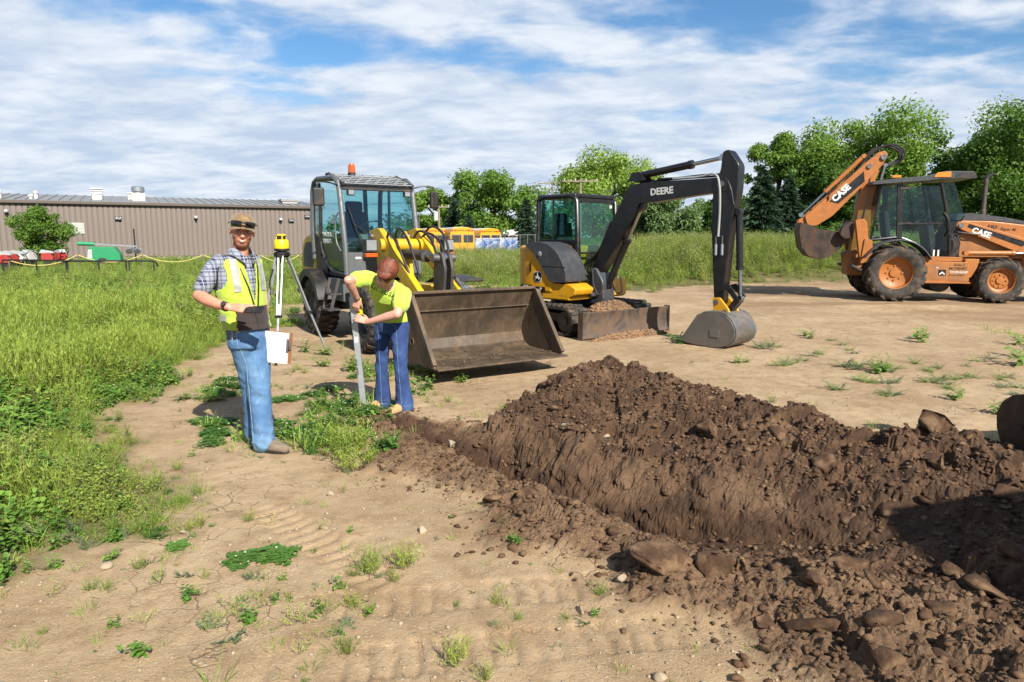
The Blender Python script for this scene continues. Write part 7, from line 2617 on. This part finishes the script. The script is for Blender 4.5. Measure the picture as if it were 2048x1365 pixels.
# vest
ve = MB()
ve.loft([ring((x, y, z), l_ * (w + .014), f_ * (d + .016)) for z, x, y, w, d in [(.93, -.0, 0, .166, .128)] + tor[2:7] + [(1.46, -.04, 0, .13, .085)]])
for sg in (-1, 1):
    q = Vector((-.043, 0, 1.42)) + l_ * (sg * .125)
    ve.ell(q, (.068, .068, .05), 16, 10)
vme = fuse(ve, .009, 6, 'vest')
wrinkle(vme, lambda v: .010 * (.25 - np.abs(noise3(v, np.array([12, 12, 14]), 9))))


def lf(p):
    q = Vector((p[0] + .03, p[1], 0))
    return q.dot(l_), q.dot(f_), p[2]


def vest_on(p):
    a, b, z = lf(p)
    if b > 0:
        if z > 1.16 and abs(a - .012) < .006 + (z - 1.16) * .17:
            return False
    for sg in (-1, 1):
        if (a * sg - .205) ** 2 / .0026 + (z - 1.35) ** 2 / .015 < 1:
            return False
    return z < 1.452 and z > .94


keep(vme, vest_on)
LIME = cloth('vest_lime', S(176, 206, 50), S(196, 220, 84), 5)
VEST = link('vest', vme, MAN, LIME)
so = VEST.modifiers.new('thick', 'SOLIDIFY')
so.thickness = .005
REFL = cloth('reflective_tape', S(150, 152, 146), S(176, 176, 168), 8, .5)
s2 = keep(inflate(vme, .007), lambda p: (lf(p)[2] > 1.22 and .082 < abs(lf(p)[0]) < .128) or (1.00 < lf(p)[2] < 1.045 and lf(p)[1] < .05))
link('reflective_stripe', s2, VEST, REFL)
s3 = keep(inflate(vme, .008), lambda p: lf(p)[2] < 1.115 - .25 * max(0, -lf(p)[0] - .06) and lf(p)[1] > .05 and -.125 < lf(p)[0] < .13)
link('pocket_panel', s3, VEST, cloth('vest_mesh_black', S(46, 36, 36), S(60, 46, 44), 12))  # dark piece laid over the lower front of the vest
tr_ = MB()
for sg in (-1, 1):
    tr_.tube([Vector((-.025, 0, 1.10)) + l_ * .012 * 1.0 + f_ * .155 + l_ * (sg * .012), Vector((-.035, 0, 1.25)) + l_ * (.012 + sg * .040) + f_ * .150, Vector((-.043, 0, 1.38)) + l_ * (.012 + sg * .068) + f_ * .118, Vector((-.04, 0, 1.45)) + l_ * (.012 + sg * .085) + f_ * .07], .006, 6)
tr_.tube([Vector((-.0, 0, .95)) + f_ * .148, Vector((-.02, 0, 1.05)) + f_ * .152, Vector((-.025, 0, 1.11)) + f_ * .154], .007, 6)
tr_.build('vest_trim', MM['bk'], VEST)
for sg in (-1, 1):
    if sg > 0:
        continue
    MB().tube([Vector((-.043, 0, 1.36)) + l_ * (sg * .198) + f_ * (.056 * math.cos(a)) + Vector((0, 0, .12 * math.sin(a))) - l_ * (sg * .045 * max(0, math.sin(a))) for a in np.linspace(0, 6.283, 22)], .0055, 6, False).build('armhole_trim', MM['bk'], VEST)
# jeans
JM = denim('man_jeans', S(72, 112, 160), S(104, 146, 188), S(150, 182, 208))
je = MB()
je.loft([ring((x, 0, z), l_ * w, f_ * d) for z, x, w, d in ((.985, -.005, .155, .122), (.93, -.0, .158, .126), (.86, .0, .160, .130), (.80, .0, .152, .125))])
chain(je, [(-.03, -.035, .86, .106), (-.02, .02, .68, .097), (-.015, .06, .50, .084), (-.035, .12, .28, .078), (-.05, .16, .08, .082)])
chain(je, [(.045, .04, .86, .106), (.05, .01, .68, .097), (.065, -.02, .50, .086), (.075, -.03, .28, .080), (.085, -.04, .07, .084)])
jme = fuse(je, .010, 5, 'jeans')
wrinkle(jme, lambda v: .012 * (.25 - np.abs(noise3(v, np.array([16, 16, 20]), 3))) * (.5 + 1.0 * np.exp(-((v[:, 2] - .48) / .12) ** 2) + 1.4 * np.exp(-((v[:, 2] - .10) / .12) ** 2)) + .004 * noise3(v, np.array([30, 30, 50]), 5))
link('jeans', jme, MAN, JM)
MB().loft([ring((-.003, 0, z), l_ * .160, f_ * .127) for z in (.955, .99)]).build('belt', MM['bk'], MAN, .004)
BOOT = cloth('man_boot', S(120, 104, 90), S(146, 126, 106), 14)


def boot(T, heel, toe, m, w=.045, name='boot'):
    h, q = Vector((*heel, 0)), Vector((*toe, 0))
    d = (q - h).normalized()
    a = Vector((-d.y, d.x, 0))
    b = MB()
    L = (q - h).length
    b.loft([ring(h + d * (L * t_) + Vector((0, 0, zc_)), a * w_, Vector((0, 0, hh)), 14) for t_, w_, zc_, hh in ((-.02, .02, .05, .03), (.06, w * .85, .055, .045), (.3, w * .95, .055, .05), (.55, w * 1.05, .045, .042), (.8, w * 1.05, .038, .034), (.95, w * .8, .032, .026), (1.0, w * .4, .028, .015))])
    chain(b, [(*(h + d * .06 + Vector((0, 0, .06))), w * .9), (*(h + d * .065 + Vector((0, 0, .13))), w * .85)])
    me = fuse(b, .007, 4, name)
    o = link(name, me, T, m)
    MB().loft([ring(h + d * (L * .49) + Vector((0, 0, z)), d * (L * .53), a * (w * 1.08), 20) for z in (.0, .022)]).build('boot_sole', MM['bk'], o, .003)
    return o


boot(MAN, (-.085, .20), (.15, .08), BOOT)
boot(MAN, (.035, -.02), (.29, -.10), BOOT)


def seam(par, me, pts, d, m, r=.0028, name='seam'):
    """stitched line laid on the cloth: points are thrown onto the surface along d"""
    bv_ = BVHTree.FromPolygons([v.co[:] for v in me.vertices], [p.vertices[:] for p in me.polygons])
    d = Vector(d).normalized()
    out_ = []
    for p in pts:
        h_ = bv_.ray_cast(Vector(p) - d * .6, d)
        if h_[0] is not None:
            out_.append(h_[0] - d * .0005)
    if len(out_) > 2:
        MB().tube(out_, r, 5).build(name, m, par)


JO = [o for o in MAN.children if o.name.startswith('jeans')][0]
STM = cloth('jean_seam', S(120, 158, 196), S(146, 180, 208), 20)
dv = Vector((.28, 1, -.1))
seam(JO, jme, [(.01 + .055 * (1 - z / .95) + .0, 0, z) for z in np.linspace(.93, .08, 34)], dv, STM)
seam(JO, jme, [(-.10 + .06 * math.sin(a), 0, .93 - .09 * (1 - math.cos(a))) for a in np.linspace(0, 1.5, 9)], dv, STM, .0022, 'pocket_seam')
seam(JO, jme, [(-.16 + .3 * u, 0, .945) for u in np.linspace(0, 1, 12)], dv, STM, .0024, 'waist_seam')
seam(JO, jme, [(-.08 + .2 * u, 0, .075) for u in np.linspace(0, 1, 12)], dv, STM, .0024, 'hem_seam')
# cap with sunglasses on the brim
CAPM = cloth('cap_tan', S(120, 98, 66), S(158, 130, 90), 24)
cp = MB()
uz = HM @ Vector((0, 0, 1))
prof_ = [(0.0, 1.0), (.30, 1.0), (.55, .93), (.75, .80), (.90, .58), (.98, .34), (1.0, .12), (1.0, -.05)]
cp.loft([ring(on_head((-.012, 0, .036 + .094 * hh)), HM @ Vector((.108 * max(rr, .02), 0, 0)), HM @ Vector((0, .088 * max(rr, .02), 0)), 28) for rr, hh in prof_])
CAP = cp.build('cap', CAPM, MAN)
br, top_, bot_ = MB(), [], []
nb = 13
for i in range(nb):
    a = -1.15 + 2.3 * i / (nb - 1)
    y = .083 * math.sin(a) / math.sin(1.15)
    ex = .060 * (1 - (abs(a) / 1.15) ** 2.2)
    p0 = (.012 + .094 * math.cos(a * .95), y, .034)
    p1 = (p0[0] + ex, y * 1.02, .040 - .030 * (y / .083) ** 2 - .006 * ex / .060)
    top_.append((on_head(p0), on_head(p1)))
for dz in (0, -.005):
    br.v += [tuple(p + uz * dz) for q in top_ for p in q]
for i in range(nb - 1):
    a, b = 2 * i, 2 * i + 2
    br.f += [(a, a + 1, b + 1, b), (2 * nb + a, 2 * nb + b, 2 * nb + b + 1, 2 * nb + a + 1), (a + 1, 2 * nb + a + 1, 2 * nb + b + 1, b + 1), (a, b, 2 * nb + b, 2 * nb + a)]
br.build('cap_brim', CAPM, CAP, 0, 50)
MB().ell(on_head((-.012, 0, .131)), (.008, .008, .004)).build('cap_button', CAPM, CAP)
SG = thing('sunglasses', 'black wraparound sunglasses resting on the brim of the tan cap', 'sunglasses', MAN.location)
for sg in (-1, 1):
    MB().loft([ring(on_head((.012 + (.108 + .0) * math.cos(a), sg * .100 * math.sin(a), .062 - .004 * math.sin(a))), HM @ Vector((.004 * math.cos(a), sg * .004 * math.sin(a), 0)), HM @ Vector((0, 0, .019 * (1 - .35 * abs(a - .5)))), 12) for a in np.linspace(.12, .92, 7)]).build('lens', paint('dark_lens', S(14, 14, 18), .08, coat=.6), SG)
    MB().tube([on_head((.012 + .108 * math.cos(a), sg * .100 * math.sin(a), .066 - .03 * max(0, a - .9))) for a in np.linspace(.9, 1.5, 5)], .003, 6).build('temple_arm', MM['bk'], SG)
MB().tube([on_head((.121, y, .068)) for y in (-.014, 0, .014)], .005, 6).build('bridge', MM['bk'], SG)
# watch
wp, wq = Vector((-.008, -.357, 1.137)), Vector((.008, -.364, 1.133))
MB().cyl(wp, wq, .034, n=18).build('watch_band', MM['bk'], MAN, .003)
MB().cyl(wp.lerp(wq, .5) + Vector((-.004, -.026, .022)), wp.lerp(wq, .5) + Vector((-.006, -.034, .029)), .018, n=16).build('watch_face', MM['dg'], MAN)
PHN = thing('phone', 'dark phone held flat in the man\'s right hand', 'phone', (MX, MY, MAN.location.z))
MB().box((.205, -.40, 1.118), (.13, .066, .011), rx=.55, rz=-.10).build('phone_body', MM['bk'], PHN, .004)
CB = thing('clipboard', 'clipboard with white paper held at the man\'s left hip', 'clipboard', (MX + .215, MY + .0, MAN.location.z + .795), R(6))
MB().box((.006, 0, 0), (.195, .006, .235), ry=.12).build('board', paint('clipboard_brown', S(150, 96, 62), .6), CB, .002)
MB().box((-.008, -.0062, -.002), (.175, .003, .235), ry=.12).build('paper', paint('paper_white', S(226, 224, 220), .8, var=.02), CB)
MB().box((.075, -.012, .01), (.016, .012, .10), ry=.12).cyl((.09, -.014, -.02), (.09, -.014, .04), .008, n=8).build('clip', MM['steel'], CB, .002)

# ---------------------------------------------------------------- woman with the grade rod
WX, WY = -1.11, 6.16
WOM = thing('person', 'woman with short auburn hair in lime t-shirt and flared jeans bending over a grade rod', 'person', (WX, WY, gz(WX, WY)), 0)
fw_ = Vector((-.50, -.86, 0)).normalized()
lw_ = Vector((-fw_.y, fw_.x, 0))
SK_W = skin_mat('woman_skin', S(228, 178, 156), S(232, 164, 142))
lat_s = Vector((.17, -.02, -.075)).normalized()      # right shoulder to left shoulder, dropping to her left
cs = [((.0, .05, .84), lw_, fw_, .155, .115), ((.0, .03, .92), lw_, fw_, .142, .105), ((.0, -.02, 1.0), lw_.lerp(lat_s, .4).normalized(), Vector((-.4, -.78, .30)), .145, .11), ((-.005, -.09, 1.09), lw_.lerp(lat_s, .8).normalized(), Vector((-.35, -.70, -.45)), .160, .115), ((-.01, -.15, 1.165), lat_s, Vector((-.2, -.68, -.66)), .168, .10), ((-.01, -.19, 1.21), lat_s, Vector((-.1, -.6, -.75)), .13, .075), ((.0, -.225, 1.235), lat_s, Vector((0, -.5, -.8)), .065, .055)]


def wrings(g, upto=None):
    r = []
    for c, a, b, w, d in cs[:upto]:
        a, b = Vector(a), Vector(b)
        b = (b - a * b.dot(a)).normalized()
        r.append(ring(c, a * (w + g), b * (d + g)))
    return r


wb = MB()
wb.loft(wrings(-.012))
chain(wb, [(.0, -.20, 1.215, .05), (.02, -.265, 1.265, .047)])
HCW, HMW = head_shape(wb, (.045, -.315, 1.30), (-.34, -.42, -.84), (.05, -.88, .46), .93)
Rs, Re, Rw = (-.165, -.17, 1.245), (-.275, -.385, 1.245), (-.245, -.215, 1.075)
Ls, Le, Lw_ = (.160, -.19, 1.115), (.125, -.36, .955), (-.15, -.245, .872)
chain(wb, [(*Rs, .050), (*Re, .040)])
chain(wb, [(*Re, .039), (*Vector(Re).lerp(Vector(Rw), .3), .040), (*Rw, .025)])
chain(wb, [(*Ls, .050), (*Le, .040)])
chain(wb, [(*Le, .039), (*Vector(Le).lerp(Vector(Lw_), .3), .040), (*Lw_, .025)])
hand(wb, Rw, (-.22, .22, -.85), (-.2, -.95, -.2), -1, (.35, .5, .4), .06, .5, .92)
hand(wb, Lw_, (-.93, .22, .30), (.1, -.95, .3), 1, (.15, .35, .35), .14, .6, .92)
wme = fuse(wb, .0055, 3, 'body')
link('body', wme, WOM, SK_W)
bodyw = [o for o in WOM.children if o.name.startswith('body')][0]


def on_w(p):
    return HCW + HMW @ (Vector(p) * .93)


for sg in (-1, 1):
    MB().ell(on_w((.085, sg * .031, .004)), (.008, .011, .005), 12, 8, HMW).build('eye', EYEW, bodyw)
    MB().tube([on_w((.094, sg * .014, .020)), on_w((.096, sg * .032, .024)), on_w((.084, sg * .050, .018))], .003, 6).build('eyebrow', paint('auburn_brow', S(120, 62, 38), .9), bodyw)
MB().tube([on_w((.089, -.022, -.062)), on_w((.101, 0, -.066)), on_w((.089, .022, -.062))], [.002, .005, .002], 8).build('mouth', LIP, bodyw)
# hair
hr = MB()
hr.ell(on_w((-.022, 0, .042)), (.104 * .97, .089 * .97, .098 * .97), 32, 20, HMW)
hr.ell(on_w((-.065, 0, -.02)), (.055, .075, .07), 24, 14, HMW)
hr.ell(on_w((.045, 0, .098)), (.055, .065, .03), 24, 14, HMW)
hme = fuse(hr, .006, 4, 'hair')
v, n = verts_of(hme)
q = (v - np.array(HCW)) @ np.array(HMW)
an = np.arctan2(q[:, 1], q[:, 0] - .0)
part_ = np.exp(-((q[:, 1] - .012) / .007) ** 2) * (q[:, 2] > .05) * (q[:, 0] > -.03)
dsp = .0010 * np.sin(an * 46) + .0012 * np.sin(an * 23 + 2) - .004 * part_
hme.vertices.foreach_set('co', (v + n * dsp[:, None]).astype(np.float32).ravel())
hme.update()
t = NT('auburn_hair')
cc = t.mix(t.ramp(t.noise(90, 4, .7, vec=t.map((1, .15, .3))), .3, .7), S(78, 36, 22), S(158, 82, 48))
t.set(Base_Color=cc, Roughness=.65)
t.l.new(t.bump(t.noise(160, 3, .6, vec=t.map((1, .2, .3))), .25, .003), t.b.inputs['Normal'])
HAIRO = link('hair', hme, bodyw, t.m)
sv, sf = [], []
rgh = np.random.default_rng(21)
for i in range(1500):                                # locks combed down from the parting
    x0 = rgh.uniform(-.105, .085)
    sg = 1 if rgh.random() < .5 else -1
    y0 = .012 + sg * rgh.uniform(0, .05)
    L = rgh.uniform(.55, 1.0)
    pts = []
    for j in range(7):
        u = j / 6
        th = math.asin(max(-1, min(1, y0 / .095))) + sg * u * L * 1.45
        r_ = 1.0 + rgh.normal(0, .010) + .02 * math.sin(u * 3)
        cx = x0 + (x0 * .10) * u + .012 * u * math.sin(i)
        k = math.sqrt(max(.05, 1 - ((cx + .022) / .118) ** 2))
        pts.append(on_w((cx, .094 * k * math.sin(th) * r_, .042 + .106 * k * math.cos(th) * r_)))
    b0 = len(sv)
    wdt = rgh.uniform(.0016, .0034)
    ax_ = HMW @ Vector((1, 0, 0))
    for j, p in enumerate(pts):
        q = ax_ * (wdt * (1 - .6 * j / 6))
        sv += [tuple(p - q), tuple(p + q)]
    for j in range(6):
        sf.append((b0 + 2 * j, b0 + 2 * j + 1, b0 + 2 * j + 3, b0 + 2 * j + 2))
tag(link('hair_locks', np_mesh('hair_locks', np.array(sv), np.array(sf)), bodyw, t.m), kind='stuff')
# t-shirt
ts = MB()
ts.loft(wrings(.012, 6))
chain(ts, [(-.13, -.165, 1.235, .072), (-.17, -.19, 1.245, .076), (-.225, -.285, 1.245, .074)])
chain(ts, [(.12, -.18, 1.135, .074), (.155, -.205, 1.105, .080), (.145, -.285, 1.03, .078)])
tme = fuse(ts, .009, 6, 'tshirt')
wrinkle(tme, lambda v: .012 * (.25 - np.abs(noise3(v, np.array([11, 12, 14]), 12))) + .002 * noise3(v, np.array([26, 22, 30]), 13))
TSM = cloth('tshirt_lime', S(196, 232, 66), S(208, 240, 86), 5)
TS = link('tshirt', tme, WOM, TSM)
bv = BVHTree.FromPolygons([v.co[:] for v in tme.vertices], [p.vertices[:] for p in tme.polygons])
lt = text('shirt_lettering', 'SkillsUSA', .056, MM['bk'], TS, (-.115, -.55, 1.165), Vector((.90, .0, -.40)), Vector((.40, -.0, .90)), .012, 0, .0, 1.12)
dirv = Vector((-.05, 1, .03)).normalized()
for vv_ in lt.data.vertices:
    h_ = bv.ray_cast(vv_.co, dirv)
    if h_[0] is not None:
        vv_.co = h_[0] - dirv * .004
lt.data.update()
# jeans
WJ = denim('woman_jeans', S(34, 58, 112), S(52, 82, 140), S(96, 128, 172))
wj = MB()
wj.loft([ring((0, y, z), lw_ * w, fw_ * d) for z, y, w, d in ((.915, .032, .146, .108), (.87, .045, .155, .116), (.80, .055, .165, .125), (.74, .055, .155, .115))])
chain(wj, [(-.075, .09, .80, .098), (-.095, .09, .64, .076), (-.105, .085, .47, .060), (-.11, .11, .28, .062), (-.115, .135, .10, .080), (-.115, .14, .06, .084)])
chain(wj, [(.075, .02, .80, .098), (.085, -.01, .64, .078), (.09, -.035, .47, .062), (.10, -.02, .28, .066), (.11, .0, .10, .084), (.11, .0, .06, .088)])
wjm = fuse(wj, .010, 5, 'jeans')
wrinkle(wjm, lambda v: .011 * (.25 - np.abs(noise3(v, np.array([16, 16, 24]), 23))) * (.5 + 1.2 * np.exp(-((v[:, 2] - .45) / .10) ** 2)) + .003 * noise3(v, np.array([30, 30, 50]), 25))
link('jeans', wjm, WOM, WJ)
WJO = [o for o in WOM.children if o.name.startswith('jeans')][0]
STW = cloth('dark_jean_seam', S(92, 122, 170), S(120, 146, 186), 20)
dv = Vector((.18, 1, -.1))
for xs_ in ((-.115, -.125), (.075, .115)):
    seam(WJO, wjm, [(xs_[0] + (xs_[1] - xs_[0]) * (1 - z / .85), 0, z) for z in np.linspace(.80, .07, 30)], dv, STW, .0026)
    seam(WJO, wjm, [(xs_[1] - .07 + .14 * u, 0, .065) for u in np.linspace(0, 1, 9)], dv, STW, .0022, 'hem_seam')
seam(WJO, wjm, [(.08 - .05 * math.cos(a), 0, .88 - .08 * math.sin(a)) for a in np.linspace(0, 1.5, 8)], dv, STW, .0022, 'pocket_seam')
WBT = cloth('tan_work_boot', S(188, 142, 88), S(208, 166, 112), 14)
boot(WOM, (-.065, .16), (-.27, .01), WBT)
boot(WOM, (.14, .03), (-.03, -.17), WBT)
# wrist band, rod, receiver
MB().cyl(Vector(Rw) + Vector((-.0, -.012, .012)), Vector(Rw) + Vector((-.002, -.006, .006)), .029, n=16).build('wrist_band', MM['bk'], WOM)
RX, RY = -1.35, 6.04
RD = thing('grade_rod', 'silver aluminium grade rod standing upright in the bending woman\'s hands', 'grade rod', (RX, RY, gz(RX, RY)), 0)
ALU = paint('rod_aluminium', S(200, 206, 210), .35, .5, var=.05)
r0, r1 = Vector((.0, 0, .03)), Vector((-.072, 0, 1.04))
MB().bar(r0, r1, .052, .030, up=(0, 1, 0)).build('rod_lower', ALU, RD, .004)
MB().bar(r1 - Vector((0, .0, .25)) - Vector((-.018, 0, 0)), r1 + Vector((-.004, 0, .05)), .038, .024, up=(0, 1, 0)).xf(Matrix.Translation((0, .014, 0))).build('rod_upper', ALU, RD, .003)
MB().bar(r0 - Vector((0, 0, .03)), r0 + Vector((-.001, 0, .012)), .056, .034, up=(0, 1, 0)).build('rod_foot', MM['bk'], RD, .003)
MB().bar(r0 + Vector((-.002, -.019, .012)), r0 + Vector((-.004, -.019, .04)), .03, .004, up=(0, 1, 0)).build('rod_scale', MM['bk'], RD)
dr_ = (r1 - r0).normalized()
text('rod_lettering', 'Laser Rod', .035, MM['bk'], RD, tuple(r0.lerp(r1, .30) + Vector((-.012, -.0165, 0))), tuple(-dr_) if False else tuple(dr_), (-1, 0, 0), .004)
MB().box((tuple(r0.lerp(r1, .62) + Vector((0, -.0165, 0)))), (.03, .002, .05)).build('rod_label', MM['white'], RD)
RC = thing('laser_receiver', 'small yellow laser receiver clamped to the top of the grade rod', 'receiver', (RX - .005, RY - .02, gz(RX, RY) + .955), 0)
MB().box((0, 0, 0), (.046, .03, .15), ry=-.07).build('case', paint('receiver_yellow', S(240, 214, 20), .45), RC, .006)
MB().box((0, -.0155, .03), (.03, .003, .04), ry=-.07).build('display', MM['bk'], RC)
MB().bar((-.02, .01, .0), (-.06, .015, .0), .03, .03).build('clamp', MM['bk'], RC, .004)

# ---------------------------------------------------------------- tripod and laser level
TPX, TPY = -3.02, 9.0
TP = thing('survey_tripod', 'silver aluminium survey tripod behind the man', 'tripod', (TPX, TPY, gz(TPX, TPY)), 0)
hd = Vector((0, 0, 1.38))
MB().lathe([(.085, 0), (.095, .02), (.095, .05), (.05, .06)], (0, 0, 1.37), (0, 0, 1), 22).build('tripod_head', MM['bk'], TP)
MB().cyl((0, 0, 1.28), (0, 0, 1.38), .03, n=12).build('centre_screw', MM['bk'], TP)
for k, (fx, fy) in enumerate(((.40, .46), (-.42, .05), (.03, -.50))):
    d = Vector((fx, fy, 0)).normalized()
    top_p = hd + d * .07
    ft = Vector((fx, fy, .0))
    mid_ = top_p.lerp(ft, .56)
    sd_ = Vector((-d.y, d.x, 0))
    o = MB().tube([top_p + sd_ * .028, mid_ + sd_ * .022], .012, 8).tube([top_p - sd_ * .028, mid_ - sd_ * .022], .012, 8).build('leg', ALU, TP)
    MB().bar(top_p.lerp(ft, .45), ft + Vector((0, 0, .04)), .026, .022).build('leg_lower', ALU, o, .003)
    MB().box(mid_, (.085, .06, .035)).build('leg_clamp', MM['bk'], o, .006)
    MB().box(top_p, (.07, .07, .06)).build('leg_hinge', MM['bk'], o, .01)
    MB().cyl(ft + Vector((0, 0, .05)), ft - Vector((0, 0, .01)), .014, .003, 8).box(ft + d * .03 + Vector((0, 0, .05)), (.06, .03, .012)).build('leg_point', MM['bk'], o)
hose(TP, [(-.12, -.02, 1.2), (-.17, -.03, 1.0), (-.10, -.04, .85)], .012, MM['bk'], 'carry_strap')
LV = thing('laser_level', 'yellow rotating laser level mounted on the tripod', 'laser level', (TPX, TPY, TP.location.z + 1.432), 0)
YEL = paint('laser_yellow', S(244, 214, 10), .45, var=.04)
MB().lathe([(.085, 0), (.098, .012), (.098, .03), (.088, .04)], (0, 0, 0), (0, 0, 1), 24).build('base', MM['bk'], LV)
MB().lathe([(.096, .035), (.098, .06), (.092, .135), (.080, .15)], (0, 0, 0), (0, 0, 1), 24).build('housing', YEL, LV)
MB().lathe([(.058, .15), (.058, .19), (.05, .195)], (0, 0, 0), (0, 0, 1), 20).build('rotor_window', MM['bk'], LV)
for a in (.5, 2.1, 3.7, 5.3):
    MB().bar((.06 * math.cos(a), .06 * math.sin(a), .145), (.055 * math.cos(a), .055 * math.sin(a), .205), .022, .012).build('guard_post', YEL, LV, .003)
MB().lathe([(.066, .20), (.068, .212), (.04, .222), (.0, .223)], (0, 0, 0), (0, 0, 1), 20).build('top_cap', YEL, LV)
